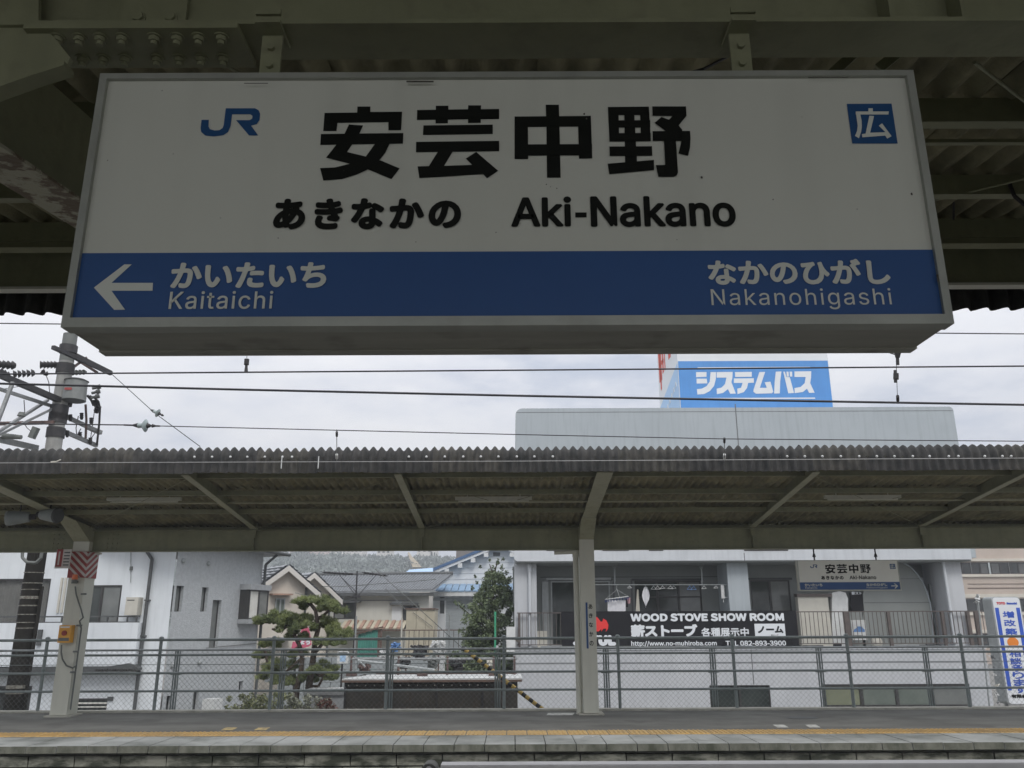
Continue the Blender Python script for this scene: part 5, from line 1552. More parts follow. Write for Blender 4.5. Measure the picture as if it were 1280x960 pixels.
# ------------------------------------------------------------------ small houses behind
def tiled_slope(parent, a, b, c, d, mt='roof_tile', rows=9, cols=26, lift=.05, name='roof_slope'):
    """a,b = eave ends, d,c = ridge ends; stepped courses with rolls, a real surface"""
    a, b, c, d = map(Vector, (a, b, c, d))
    nrm = (b - a).cross(d - a).normalized()
    if nrm.z < 0:
        nrm = -nrm
    g = MB()
    for r in range(rows):
        v0_, v1_ = r / rows, (r + 1) / rows
        vs = []
        n = cols * 4
        for i in range(n + 1):
            uu = i / n
            h = lift * .35 * math.cos(i * PI / 2)
            lo, hi = a.lerp(b, uu), d.lerp(c, uu)
            vs += [lo.lerp(hi, v0_) + nrm * (lift + h), lo.lerp(hi, v1_) + nrm * (lift * .35 + h)]
        g.add(vs, [(2 * i, 2 * i + 2, 2 * i + 3, 2 * i + 1) for i in range(n)])
        g.add([vs[0], vs[2 * n], b.lerp(c, v0_), a.lerp(d, v0_)], [(0, 1, 2, 3)])
    g.prism([a, b, c, d], -nrm * .08)
    return g.build(name, mt, parent)

def gable_house(px_pk, py_pk, Y, half, dropz, label, ang, length, ewid, window_px=None):
    pk = at(px_pk, py_pk, Y)
    t = thing('house', label, 'house', (pk.x, Y, -1.5), 'houses behind the station')
    W = Wall(pk.x, Y, ang)
    ze = pk.z - dropz
    g = MB()
    g.prism([W.pt(-half, -1.5), W.pt(half, -1.5), W.pt(half, ze), W.pt(0, pk.z - .1), W.pt(-half, ze)], -W.n * length)
    g.build('wall', 'beige_render', t)
    k = dropz / half
    e = half + .45
    for s_ in (-1, 1):
        a, b = W.pt(s_ * e, pk.z - k * e, .35), W.pt(s_ * e, pk.z - k * e, -length)
        c_, d = W.pt(0, pk.z + .02, -length), W.pt(0, pk.z + .02, .35)
        tiled_slope(t, a, b, c_, d, rows=8, cols=14, lift=.06)
        g = MB(); g.hexa([W.pt(s_ * e, pk.z - k * e - .22, .36), W.pt(0, pk.z - .22, .36), W.pt(0, pk.z - .22, .31), W.pt(s_ * e, pk.z - k * e - .22, .31), W.pt(s_ * e, pk.z - k * e, .36), W.pt(0, pk.z, .36), W.pt(0, pk.z, .31), W.pt(s_ * e, pk.z - k * e, .31)])
        g.build('barge_board', 'far_white', t)
        g = MB(); g.tube(W.pt(s_ * (e + .03), pk.z - k * e - .05, .3), W.pt(s_ * (e + .03), pk.z - k * e - .05, -length), .06, 8); g.build('gutter', 'dark_pipe', t)
    g = MB(); g.tube(W.pt(half - .05, -1.5, .06), W.pt(half - .05, ze - .1, .06), .05, 8); g.build('drainpipe', 'dark_pipe', t)
    return t, W
t, Wg = gable_house(357, 707.5, 34.0, .98, .72, 'beige house with tiled gable beside the grey wing, nearer of two', R(38), 8, 1.2)
r = Wg.rect(343, 748, 355, 772); window(Wg, r, t, 2, -.02, off=0, glass='glass_green', frame='pale_alu', fw=.04)
g = MB(); Wg.box(g, r[0] - .25, r[1] + .2, r[3] + .12, r[3] + .18, 0, .35); g.build('window_hood', 'salmon_roof', t)
r = Wg.rect(333, 800, 350, 808); g = MB(); Wg.box(g, r[0], r[1] + .3, r[3], r[3] + .10, 0, .5); g.build('porch_hood', 'roof_tile', t)
t, Wg2 = gable_house(389, 716.5, 38.0, 1.0, .80, 'beige house with tiled gable half hidden by its nearer twin', R(38), 8, 1.2)

# long cream house with grey tiled roof
GY = 41.0
G0 = Wall(0, GY)
t = thing('house', 'long cream house with low grey tiled roof and striped brown awning', 'house', G0.pt(G0.pixel(470, 760)[0], -1.5), 'houses behind the station')
gx0, gx1 = G0.pixel(385, 760)[0], G0.pixel(536, 760)[0]
ze = G0.pixel(470, 742.5)[1]
o1_, o2_, o3_ = G0.rect(417, 752, 445, 774), G0.rect(503, 757, 524, 786), G0.rect(490, 752, 502, 778)
g = MB(); G0.face(g, gx0, gx1, -1.5, ze, [o1_, o2_], .12); g.build('wall', 'cream_render', t)
window(G0, o1_, t, 2, .1, glass=['glass_grey', 'glass_dark'], fw=.05); window(G0, o2_, t, 2, .1, glass=['glass_dark', 'glass_grey'], fw=.05)
g = MB(); G0.box(g, *o3_, 0, .04); g.build('shutter_panel', 'white_siding', t)
for (a, b, y) in ((415, 450, 750.5), (487, 522, 753.5)):
    r = G0.rect(a, y, b, y + 2.8, .3); g = MB(); G0.box(g, *r, 0, .3); g.build('window_hood', 'dark_pipe', t)
g = MB(); G0.pbox(g, 445, 750, 512, 751, 0, .03); g.build('joint_line', 'joint', t)
zr = at(470, 719.5, GY + 3.2).z
tiled_slope(t, G0.pt(gx0 - .2, ze + .05, .45), G0.pt(gx1 + .25, ze + .18, .45), Vector((gx1 + .9, GY + 3.2, zr + .05)), Vector((gx0 - .5, GY + 3.2, zr)), rows=14, cols=46, lift=.045)
g = MB(); g.tube((gx0 - .5, GY + 3.2, zr + .05), (gx1 + .9, GY + 3.2, zr + .10), .10, 8); g.build('ridge', 'dark_pipe', t)
g = MB(); G0.box(g, gx0 - .2, gx1 + .25, ze - .10, ze + .04, .35, .47); g.build('eaves', 'dark_pipe', t)
g = MB(); G0.pbox(g, 500, 738.4, 545, 740.2, .47, .50); g.build('gutter', 'galvanised_pale', t)
# striped awning, a course of corrugated strips
Ga = Wall(0, GY - 1.2)
xa, xb = Ga.pixel(424, 785)[0], Ga.pixel(505, 785)[0]
za, zb_ = Ga.pixel(460, 786.5)[1], G0.pixel(460, 777)[1]
n = 17
for i in range(n):
    x0, x1 = xa + (xb - xa) * i / n, xa + (xb - xa) * (i + 1) / n
    g = MB(); g.prism([(x0 + .01, GY - 1.2, za), (x1 - .01, GY - 1.2, za), (x1 - .01, GY - .01, zb_), (x0 + .01, GY - .01, zb_)], (0, 0, .05 + .03 * (i % 2))); g.build('awning_strip', 'salmon_roof' if i % 2 else 'beige_sheet', t)
g = MB(); Ga.pbox(g, 424, 787, 505, 789, -.1, -.02); g.build('awning_edge', 'rust_brown', t)
# teal corrugated sheets leaning by the lean-to
Gt = Wall(0, GY - 3.0)
t = thing('sheet_shed', 'small shed walled with teal green corrugated sheets', 'shed', Gt.pt(Gt.pixel(465, 800)[0], -1.5))
for i, (a, b, yt) in enumerate(((447, 455, 791.5), (455.4, 463, 789.5), (463.4, 471, 787.5), (471.4, 473.6, 786.5), (474, 476.5, 786.2))):
    g = MB(); r = Gt.rect(a, yt, b, 850); Gt.box(g, r[0], r[1], -1.5, r[3], -.05 - .02 * (i % 2), 0); g.build('teal_sheet' if i < 3 else 'frame_sheet', 'teal_sheet' if i < 3 else 'rust_brown', t)
g = MB()
for k in range(8):
    x = Gt.pixel(448 + k * 2.9, 800)[0]; g.tube(Gt.pt(x, -1.4, .002), Gt.pt(x, Gt.pixel(450, 791)[1] - .1, .002), .02, 5)
g.build('sheet_rib', 'teal_sheet', t, kind='stuff')
g = MB(); g.bar(Gt.p(444, 793, .05), Gt.p(479, 783.5, .05), .12, .06); g.build('roof_edge', 'rust_brown', t)
# beige hoarding
Gh = Wall(0, 36.0)
t = thing('beige_store', 'beige sheet metal store with brown top edge behind a railing', 'shed', Gh.pt(Gh.pixel(525, 790)[0], -1.5))
for (a, b) in ((507.5, 520), (520.3, 532), (532.3, 543)):
    g = MB(); r = Gh.rect(a, 761.5, b, 800); Gh.box(g, r[0], r[1], -1.5, r[3], -1.5, -.01 * (a > 530)); g.build('wall_sheet', 'beige_sheet', t)
r = Gh.rect(506.5, 760.2, 544, 762, .05); g = MB(); Gh.box(g, r[0], r[1], r[2], r[3], -1.6, .05); g.build('top_edge', 'rust_brown', t)
g = MB(); g.bar(Gh.p(506, 761, .08), Gh.p(482, 736, .08), .03, .03); g.tube(Gh.p(516, 765, .06), Gh.p(541, 784, .06), .012, 5); g.build('stay_wire', 'cable_grey', t)
# thin railing in front of it
Gr = Wall(0, 33.0)
t = thing('yard_railing', 'thin brown vertical bar railing in front of the beige store', 'railing', Gr.pt(Gr.pixel(540, 800)[0], -1.5))
xa, xb = Gr.pixel(505, 800)[0], Gr.pixel(592, 800)[0]; z1 = Gr.pixel(540, 787)[1]; z0 = Gr.pixel(540, 818)[1]
g = MB(); Gr.box(g, xa, xb, z1 - .04, z1, -.02, .02); g.build('rail', 'rust_brown', t)
g = MB(); Gr.box(g, xa, xb, z0 - .04, z0, -.02, .02); g.build('rail', 'rust_brown', t)
g = MB()
x = xa
while x < xb:
    Gr.box(g, x - .012, x + .012, z0, z1 - .041, -.01, .01); x += .19
g.build('railing_bars', 'brown_rail', t, kind='stuff')
g = MB()
for x in (xa + .1, (xa + xb) / 2, xb - .1):
    g.tube((x, 33, -1.5), (x, 33, z0), .03, 6)
g.build('railing_foot', 'rust_brown', t, kind='stuff')
# white warehouse with blue roof
MY = 46.0
M0 = Wall(0, MY)
t = thing('warehouse', 'white sided warehouse with blue roof trim behind the round tree', 'warehouse', M0.pt(M0.pixel(600, 760)[0], -1.5))
mx0, mx1 = M0.pixel(537, 770)[0], M0.pixel(690, 770)[0]
pk = M0.pixel(624, 681); el = M0.pixel(547, 712.5); 
sl = (pk[1] - el[1]) / (pk[0] - el[0])
g = MB()
xg0 = M0.pixel(552, 730)[0]; xg1 = 2 * pk[0] - xg0
g.prism([M0.pt(xg0, -1.5, -.01), M0.pt(xg1, -1.5, -.01), M0.pt(xg1, pk[1] - sl * (xg1 - pk[0]), -.01), M0.pt(pk[0], pk[1], -.01), M0.pt(xg0, pk[1] - sl * (pk[0] - xg0), -.01)], (0, 12, 0)); g.build('core_wall', 'white_siding', t)
zb0 = M0.pixel(600, 731)[1]
zz_ = zb0
while zz_ < pk[1] - .3:                                     # siding boards
    h_ = .30
    def lim(z): return max(xg0, pk[0] - (pk[1] - z) / sl), min(xg1, pk[0] + (pk[1] - z) / sl)
    a, b = lim(zz_ + h_)
    g = MB(); g.hexa([M0.pt(a, zz_, .035), M0.pt(b, zz_, .035), M0.pt(b, zz_, -.008), M0.pt(a, zz_, -.008), M0.pt(a, zz_ + h_ - .015, .012), M0.pt(b, zz_ + h_ - .015, .012), M0.pt(b, zz_ + h_ - .015, -.008), M0.pt(a, zz_ + h_ - .015, -.008)]); g.build('siding_board', 'white_siding', t)
    zz_ += h_
for s_ in (-1, 1):
    e = (pk[0] - el[0]) * 1.06
    def sp(d, dz, o): return M0.pt(pk[0] + s_ * d, pk[1] - sl * d + dz, o)
    g = MB(); g.hexa([sp(0, .02, .5), sp(e, .02, .5), sp(e, .02, -12), sp(0, .02, -12), sp(0, .14, .5), sp(e, .14, .5), sp(e, .14, -12), sp(0, .14, -12)]); g.build('roof_slope', 'blue_roof', t)
    g = MB(); g.hexa([sp(0, .0, .51), sp(e, .0, .51), sp(e, .0, .44), sp(0, .0, .44), sp(0, .16, .51), sp(e, .16, .51), sp(e, .16, .44), sp(0, .16, .44)]); g.build('barge_board', 'blue_trim', t)
    g = MB(); g.hexa([sp(0, -.16, .46), sp(e, -.16, .46), sp(e, -.16, .40), sp(0, -.16, .40), sp(0, -.002, .46), sp(e, -.002, .46), sp(e, -.002, .40), sp(0, -.002, .40)]); g.build('under_board', 'white_siding', t)
    for k in range(1, 6):
        d = e * k / 5.05
        g = MB(); q = sp(d, -.25, .45); g.box(q.x - .12, q.x + .12, q.y, q.y + .5, q.z - .15, q.z + .08); g.build('purlin_end', 'plastic_white', t)
g = MB(); M0.pbox(g, 616.5, 690.5, 625, 695, .0, .05); g.build('vent', 'dark_pipe', t)
# lower part: lean-to with blue roof, shutter, window
Mf = Wall(0, MY - 1.4)
zf = Mf.pixel(580, 742)[1]
fx0, fx1 = Mf.pixel(541, 770)[0], Mf.pixel(660, 770)[0]
hw_, hsx = Mf.rect(550, 746.5, 555.5, 767), Mf.rect(556.8, 747, 592, 830)
hsx = (hsx[0], hsx[1], -1.4, hsx[3])
g = MB(); Mf.face(g, fx0, fx1, -1.5, zf, [hw_, hsx], .15); g.build('lean_to_wall', 'white_siding', t)
window(Mf, hw_, t, 1, .1, glass='glass_dark', fw=.03)
n = 14
for k in range(n):
    a, b = hsx[2] + (hsx[3] - hsx[2]) * k / n, hsx[2] + (hsx[3] - hsx[2]) * (k + 1) / n
    g = MB(); Mf.box(g, hsx[0], hsx[1], a + .006, b - .006, -.15, -.06); g.build('shutter_slat', 'shutter_grey', t)
ff_, rr_ = Mf.pixel(580, 739.5, .5), M0.pixel(580, 731)
x0, x1 = Mf.pixel(537.5, 735, .5)[0], Mf.pixel(668, 735, .5)[0]
n = 15
for k in range(n):
    a, b = x0 + (x1 - x0) * k / n, x0 + (x1 - x0) * (k + 1) / n
    g = MB(); g.prism([(a + .02, MY - 1.9, ff_[1]), (b - .02, MY - 1.9, ff_[1]), (b - .02, MY - .01, rr_[1]), (a + .02, MY - .01, rr_[1])], (0, 0, .06)); g.box(a - .02, a + .02, MY - 1.88, MY - 1.80, ff_[1] + .06, ff_[1] + .12); g.build('roof_panel', 'blue_roof', t)
g = MB(); Mf.box(g, x0, x1, ff_[1] - .22, ff_[1] - .002, .40, .46); g.build('fascia', 'plastic_white', t)
g = MB(); Mf.box(g, fx0, fx1, zf - .35, zf - .22, .001, .06); g.build('trim', 'shutter_grey', t)
# pale blue roof between houses
t2 = thing('low_roof', 'low pale blue metal roof between tiled house and warehouse', 'roof', at(530, 715, 50))
a, b, c_, d = at(505, 716.5, 49), at(546, 714.5, 49), at(546, 709.5, 53), at(512, 712, 53)
g = MB(); g.prism([a, b, c_, d], (0, 0, -.12)); g.build('roof_sheet', 'billboard_pale_blue', t2)
g = MB(); g.box(a.x + .3, b.x, 49.4, 52, -1.5, a.z - .1); g.build('wall', 'far_white', t2)
# brown block right of the hill
g = MB(); a, b = at(570, 702, 90), at(592, 680, 90); g.box(a.x, b.x, 90, 96, -1.5, b.z); o = g.build('far_building', 'far_brown'); tag(o, 'dark brown distant building just left of the warehouse gable', 'building')

# ------------------------------------------------------------------ hill
rs = random.Random(11)
def hill_h(x, y):
    ridge = at(460, 700, 260).z
    t = min(max((y - 110) / 150, 0), 1)
    s = t * t * (3 - 2 * t)
    from mathutils import noise
    nn = noise.fractal(Vector((x * .02, y * .02, 0)), 1.0, 2.0, 5) * 3.5 * s + noise.fractal(Vector((x * .2, y * .2, 4)), 1.0, 2.0, 4) * 1.3 * s
    return -1.6 + (ridge + 1.6) * s + nn * .7
g = MB()
NX, NY = 230, 90
vs = [(-260 + 420 * i / NX, 108 + 220 * j / NY, hill_h(-260 + 420 * i / NX, 108 + 220 * j / NY)) for j in range(NY + 1) for i in range(NX + 1)]
g.add(vs, [(j * (NX + 1) + i, j * (NX + 1) + i + 1, (j + 1) * (NX + 1) + i + 1, (j + 1) * (NX + 1) + i) for j in range(NY) for i in range(NX)], True)
g.build('hill', 'hill_wood', None, kind='structure')
# tree crowns on the hill, one mass
g = MB()
for k in range(7000):
    y = rs.uniform(140, 262); x = rs.uniform(-95, 10) * y / 200
    z = hill_h(x, y); r_ = rs.uniform(.35, .95)
    n = 5
    for q in range(7):
        a = Vector((rs.gauss(0, 1), rs.gauss(0, 1), rs.gauss(0, .7))).normalized() * r_
        b = Vector((rs.gauss(0, 1), rs.gauss(0, 1), rs.gauss(0, .7))).normalized() * r_
        c_ = Vector((x, y, z + r_ * .6)) + a * .6
        g.add([c_ - b * .5, c_ + b * .5, c_ + a * .7 + Vector((0, 0, .3))], [(0, 1, 2)])
g.build('hill_woodland', 'hill_wood', None, kind='stuff')
g = MB()
pth = [at(512, 693, 250), at(515, 699, 235), at(519, 705, 218), at(523, 712, 200)]
for i in range(3):
    p, q = pth[i], pth[i + 1]
    w_ = .25 + i * .3
    g.hexa([(q.x - w_ - .2, q.y, q.z - 1), (q.x + w_ + .2, q.y, q.z - 1), (p.x + w_, p.y, p.z - 1), (p.x - w_, p.y, p.z - 1), (q.x - w_ - .2, q.y - 3, q.z + .4), (q.x + w_ + .2, q.y - 3, q.z + .4), (p.x + w_, p.y - 3, p.z + .4), (p.x - w_, p.y - 3, p.z + .4)])
g.build('hill_path', 'hill_earth', None, kind='structure')
for (a, b, y0, y1, mt, txt) in ((362, 385, 686, 691.5, 'far_pink', 'pink walled house group at the left end of the hilltop'), (386, 410, 685, 691.8, 'far_pink', 'pale pink building on the hilltop left of the antenna'), (413, 453, 686, 691.4, 'far_white', 'long white building on the hilltop'),
                                (471, 488, 684, 694, 'far_white', 'white block on the hilltop right of the antenna'), (521, 540, 683, 692.5, 'far_white', 'white house on the hilltop above the warehouse roof'), (538, 545, 685, 699, 'far_white', 'narrow white wall lower on the hill beside the white house')):
    W_ = Wall(0, 262 if mt != 'far_pink' else 270)
    r = W_.rect(a, y0, b, y1)
    t = thing('hilltop_building', txt, 'building', W_.pt(r[0], r[2] - 3), 'buildings on the hilltop')
    g = MB(); W_.box(g, r[0], r[1], r[2] - 4, r[3], -9, 0); g.build('wall', mt, t)
    n = max(2, int((b - a) / 5))
    for k in range(n):
        xa = r[0] + (r[1] - r[0]) * (k + .25) / n
        g = MB(); W_.box(g, xa, xa + (r[1] - r[0]) / n * .5, r[2] + (r[3] - r[2]) * .3, r[2] + (r[3] - r[2]) * .6, 0, .05); g.build('window', 'glass_dark', t)
# ------------------------------------------------------------------ television antenna
AYY = 37.0
p, q = at(446.5, 860, AYY), at(446.5, 714, AYY)
t = thing('tv_antenna', 'tall television antenna mast in front of the long tiled roof', 'antenna', (q.x, AYY, -1.5))
g = MB(); g.tube((q.x, AYY, -1.5), (q.x, AYY, q.z), .035, 8); g.build('mast', 'dark_steel', t)
for (x0, y0, x1, y1) in ((405, 715.5, 441, 717.5), (455, 715.8, 483, 719.5)):
    a, b = at(x0, y0, AYY), at(x1, y1, AYY)
    g = MB(); g.tube(a, b, .045, 6)
    for k in range(9):
        c_ = a.lerp(b, k / 8); g.tube(c_ - Vector((0, .45, 0)), c_ + Vector((0, .45, 0)), .02, 5)
    for k in range(0, 9, 3):
        c_ = a.lerp(b, k / 8); g.tube(c_ - Vector((0, .0, .12)), c_ + Vector((0, .0, .1)), .014, 5)
    g.build('yagi_array', 'dark_steel', t)
for (x0, y0, x1, y1) in ((446.5, 746, 424, 718), (446.5, 746, 470, 719), (446.5, 741, 427, 722)):
    g = MB(); g.tube(at(x0, y0, AYY), at(x1, y1, AYY), .016, 5); g.build('stay', 'dark_steel', t)
g = MB(); p = at(444, 745, AYY); g.box(p.x - .12, p.x + .22, AYY - .06, AYY + .06, p.z - .06, p.z + .06); g.build('junction_box', 'dark_steel', t)
for (px, y0, y1, Y, mt, lb) in ((445.5, 770, 870, 30, 'galvanised_pale', 'thin pale pole beside the antenna mast'), (502.5, 772, 826, 31, 'plastic_cream', 'thin cream pole left of the beige store'), (561.5, 766, 826, 30, 'galvanised_pale', 'thin pale pole in front of the grey shutter'), (619, 769, 812, 25.5, 'green_pole', 'thin green pole standing in front of the round tree')):
    a, b = at(px, y1, Y), at(px, y0, Y)
    o = MB(); o.tube((b.x, Y, -1.5), (b.x, Y, b.z), .03, 8)
    if px == 619:
        o.tube((b.x, Y, b.z), (b.x, Y, b.z + .10), .035, 8)
    tag(o.build('garden_stake', mt), lb, 'pole')

# ------------------------------------------------------------------ trees and shrubs
def leafy(mb, c, rx, ry, rz, n, size, rs, shell=.35, flat=0.0, up=.0):
    """leaf-sized faces spread through a lumpy ellipsoid"""
    for _ in range(n):
        d = Vector((rs.gauss(0, 1), rs.gauss(0, 1), rs.gauss(0, 1))).normalized()
        r_ = rs.uniform(shell, 1) ** .6
        p = Vector((c[0] + d.x * rx * r_, c[1] + d.y * ry * r_, c[2] + d.z * rz * r_))
        a = Vector((rs.uniform(-1, 1), rs.uniform(-1, 1), rs.uniform(-1, 1) * (1 - flat) + up)).normalized()
        b = a.cross(Vector((rs.uniform(-1, 1), rs.uniform(-1, 1), rs.uniform(-1, 1)))).normalized()
        s_ = size * rs.uniform(.6, 1.3)
        mb.add([p - a * s_, p + b * s_ * .45, p + a * s_, p - b * s_ * .45], [(0, 1, 2, 3)])
def needles(mb, c, rx, ry, rz, n, size, rs):
    for _ in range(n):
        d = Vector((rs.gauss(0, 1), rs.gauss(0, 1), rs.gauss(0, 1))).normalized()
        if d.z < 0:
            d.z *= .45
        r_ = rs.uniform(.35, 1) ** .5
        p = Vector((c[0] + d.x * rx * r_, c[1] + d.y * ry * r_, c[2] + d.z * rz * r_))
        for k in range(6):
            v = Vector((rs.gauss(0, .55), rs.gauss(0, .55), rs.uniform(.2, 1))).normalized() * size * rs.uniform(.7, 1.3)
            w_ = v.cross(Vector((rs.uniform(-1, 1), rs.uniform(-1, 1), 0))).normalized() * size * .11
            mb.add([p - w_, p + w_, p + v], [(0, 1, 2)])
PY = 21.0
rs = random.Random(5)
pine = thing('pine_tree', 'cloud pruned pine tree with flat green pads behind the fence', 'tree', at(385, 880, PY))
pine.location = (at(385, 880, PY).x, PY, -1.5)
def P(px, py, dy=0.0): return at(px, py, PY + dy)
g = MB()
def limb(pts, r0_, r1_):
    n = len(pts) - 1
    for i in range(n):
        g.tube(pts[i], pts[i + 1], r0_ + (r1_ - r0_) * i / n, 9, r0_ + (r1_ - r0_) * (i + 1) / n)
limb([Vector((P(368, 890).x, PY, -1.5)), P(371, 860), P(376, 840), P(378, 822), P(374, 806), P(368, 794), P(360, 782)], .08, .035)
limb([Vector((P(392, 890).x, PY + .1, -1.5)), P(386, 858), P(390, 835), P(392, 818), P(394, 800), P(398, 785), P(396, 772), P(394, 762)], .095, .04)
limb([P(394, 762), P(389, 756), P(384, 752)], .05, .03); limb([P(396, 774), P(404, 770), P(412, 762)], .05, .03)
limb([P(392, 818), P(402, 806), P(414, 799)], .05, .03); limb([P(360, 782), P(348, 790), P(340, 786)], .04, .02)
limb([P(378, 822), P(362, 836), P(350, 845)], .04, .02); limb([P(390, 835), P(400, 845), P(412, 838)], .05, .025); limb([P(331, 812), P(334, 826), P(333, 838)], .04, .03)
limb([P(386, 858), P(398, 858), P(404, 846)], .04, .025)
g.build('trunk', 'bark', pine)
pads = [(398, 756, 27, 9, 0), (416, 762, 19, 8, .2), (382, 752, 14, 5, -.1), (341, 775, 20, 9, 0), (328, 776, 12, 6, .1), (356, 786, 18, 12, .2), (352, 772, 18, 7, .3), (384, 784, 18, 9, -.1), (405, 783, 20, 10, .1),
        (424, 793, 16, 9, .2), (412, 802, 20, 7, -.1), (376, 774, 16, 6, .3), (372, 796, 15, 7, .35), (330, 820, 12, 6, .3), (352, 832, 22, 7, .2), (338, 845, 16, 7, 0), (356, 852, 17, 7, .1), (385, 848, 12, 8, .2), (404, 836, 20, 7, 0), (410, 846, 13, 6, .2), (370, 818, 14, 6, .4), (340, 806, 14, 5, .4)]
for i, (px, py, w_, h_, dy) in enumerate(pads):
    w_, h_ = w_ * .86, h_ * 1.2
    c_ = P(px, py, dy); k = 1 / 1030 * 20.3
    g = MB()
    for s_ in range(max(8, int(w_ * 1.15))):
        o = rs.uniform(-.95, .95)
        e_ = math.sqrt(1 - o * o)
        needles(g, (c_.x + o * w_ * k, c_.y + rs.uniform(-.55, .55) * e_, c_.z + rs.uniform(-.35, .75) * h_ * k * e_ - abs(o) * h_ * k * .3), rs.uniform(2.8, 5.4) * k, .18, h_ * k * rs.uniform(.35, .75), 38, .075, rs)
    g.build('needle_pad', 'pine_leaf', pine, kind='stuff')
# round evergreen
TY = 28.0
rs = random.Random(9)
t = thing('evergreen_tree', 'dense dark green evergreen tree with sparse top shoots left of grey building', 'tree', (at(612, 850, TY).x, TY, -1.5))
g = MB()
T = lambda px, py, dy=0.0: at(px, py, TY + dy)
base = Vector((T(614, 880).x, TY, -1.5))
g.tube(base, T(614, 800), .14, 10, .09); g.tube(T(614, 800), T(617, 720), .09, 8, .03)
for (a, b) in (((614, 800), (590, 778)), ((614, 790), (640, 770)), ((615, 770), (596, 750)), ((616, 760), (632, 742)), ((617, 722), (622, 700)), ((617, 722), (612, 705)), ((614, 790), (574, 757))):
    g.tube(T(*a), T(*b), .035, 6, .012)
g.build('trunk', 'bark', t)
k = 27.3 / 1030
g = MB()
prof = [(722, 11), (730, 19), (740, 25), (750, 29), (762, 32), (774, 33), (786, 35), (798, 35), (810, 34), (820, 32), (834, 30)]
for (py, hw_) in prof:
    for _ in range(int(hw_ * 1.5)):
        px = 614 + rs.uniform(-1, 1) * hw_ * rs.uniform(.75, 1.0) + (4 if py < 760 else 0)
        c_ = T(px, py + rs.uniform(-6, 6), rs.uniform(-.7, .7) * hw_ / 35)
        r_ = rs.uniform(4, 7.5) * k
        leafy(g, c_, r_, r_, r_ * .8, rs.randint(26, 56), .052, rs, .15)
g.build('crown', 'tree_leaf', t, kind='stuff')
g = MB()
for (px, py, r_) in ((574, 756, 4), (569, 754, 2.5), (579, 760, 4), (583, 766, 4), (601, 708, 2), (607, 722, 2.5), (594, 720, 2), (622, 703, 3.2), (617, 710, 3.6), (627, 710, 3.4), (633, 716, 3), (638, 724, 3), (612, 700, 1.6), (629, 699, 2), (596, 728, 2), (642, 712, 2), (590, 735, 2.5), (576, 790, 4), (580, 776, 5), (582, 800, 5)):
    c_ = T(px, py); leafy(g, c_, r_ * k, r_ * k, r_ * k * 1.3, int(10 + r_ * 5), .05, rs, .1)
g.build('outer_shoots', 'tree_leaf', t, kind='stuff')
# shrubs in front
SY_ = 19.0
rs = random.Random(21)
k = 18.3 / 1030
for (x0, x1, top, mt, lb) in ((284, 330, 868, 'shrub_leaf', 'mottled shrub behind the fence at the foot of the grey wing'), (326, 366, 864, 'shrub_leaf', 'mottled shrub below the pine, left of the red leaved one'), (362, 398, 869, 'shrub_pale', 'pale leaved shrub below the pine trunks'), (392, 420, 873, 'shrub_red', 'reddish shrub beside the grey block wall')):
    t = thing('shrub', lb, 'shrub', (at((x0 + x1) / 2, 880, SY_).x, SY_, -1.5), 'shrubs below the pine')
    g = MB(); g2 = MB(); gb = MB()
    for _ in range(int((x1 - x0) * .9)):
        px = rs.uniform(x0, x1); py = rs.uniform(top + 2, 900) + 8 * abs((px - (x0 + x1) / 2) / (x1 - x0)) ** 2
        c_ = at(px, py, SY_ + rs.uniform(-.5, .5)); r_ = rs.uniform(3.5, 6) * k
        leafy(g, c_, r_, r_, r_, 40, .035, rs, .2)
        if rs.random() < .45:
            leafy(g2, c_, r_ * 1.1, r_ * 1.1, r_ * 1.1, 16, .03, rs, .8)
    for _ in range(6):
        gb.tube((at((x0 + x1) / 2, 880, SY_).x, SY_, -1.5), at(rs.uniform(x0, x1), top + 12, SY_), .02, 5, .008)
    g.build('foliage', mt, t, kind='stuff'); g2.build('young_leaves', 'shrub_pale' if mt != 'shrub_pale' else 'shrub_leaf', t, kind='stuff'); gb.build('stems', 'bark', t, kind='stuff')
# dark small hedge patches between pine and hut
t = thing('hedge', 'low dark hedge in front of the evergreen tree', 'hedge', (at(600, 830, 27).x, 27, -1.5))
g = MB(); k = 26.3 / 1030
for _ in range(120):
    c_ = at(rs.uniform(560, 648), rs.uniform(818, 850), 26.6 + rs.uniform(-.3, .3)); leafy(g, c_, 7 * k, .2, 6 * k, 40, .06, rs, .2)
g.build('foliage', 'tree_leaf', t, kind='stuff')

# ------------------------------------------------------------------ pink signboard behind the pine
Q0 = Wall(0, 29.0)
t = thing('pink_sign', 'slanting pink sign board half hidden behind the pine', 'sign', Q0.p(375, 800))
g = MB(); Q0.poly(g, [(363, 815), (366, 802), (373, 803), (376, 789), (381, 781), (386, 786), (388, 797), (389, 806), (386, 808)], 0, .06); g.build('board', 'sign_pink', t)
text(Q0, 'よう', Q0.rect(374, 800, 388, 806, .01), .01, 'banner_white', t, 'jp', .03)
g = MB(); g.tube((Q0.p(370, 815).x, 29.06, -1.5), Q0.p(370, 806, -.06), .04, 6); g.build('post', 'dark_steel', t)
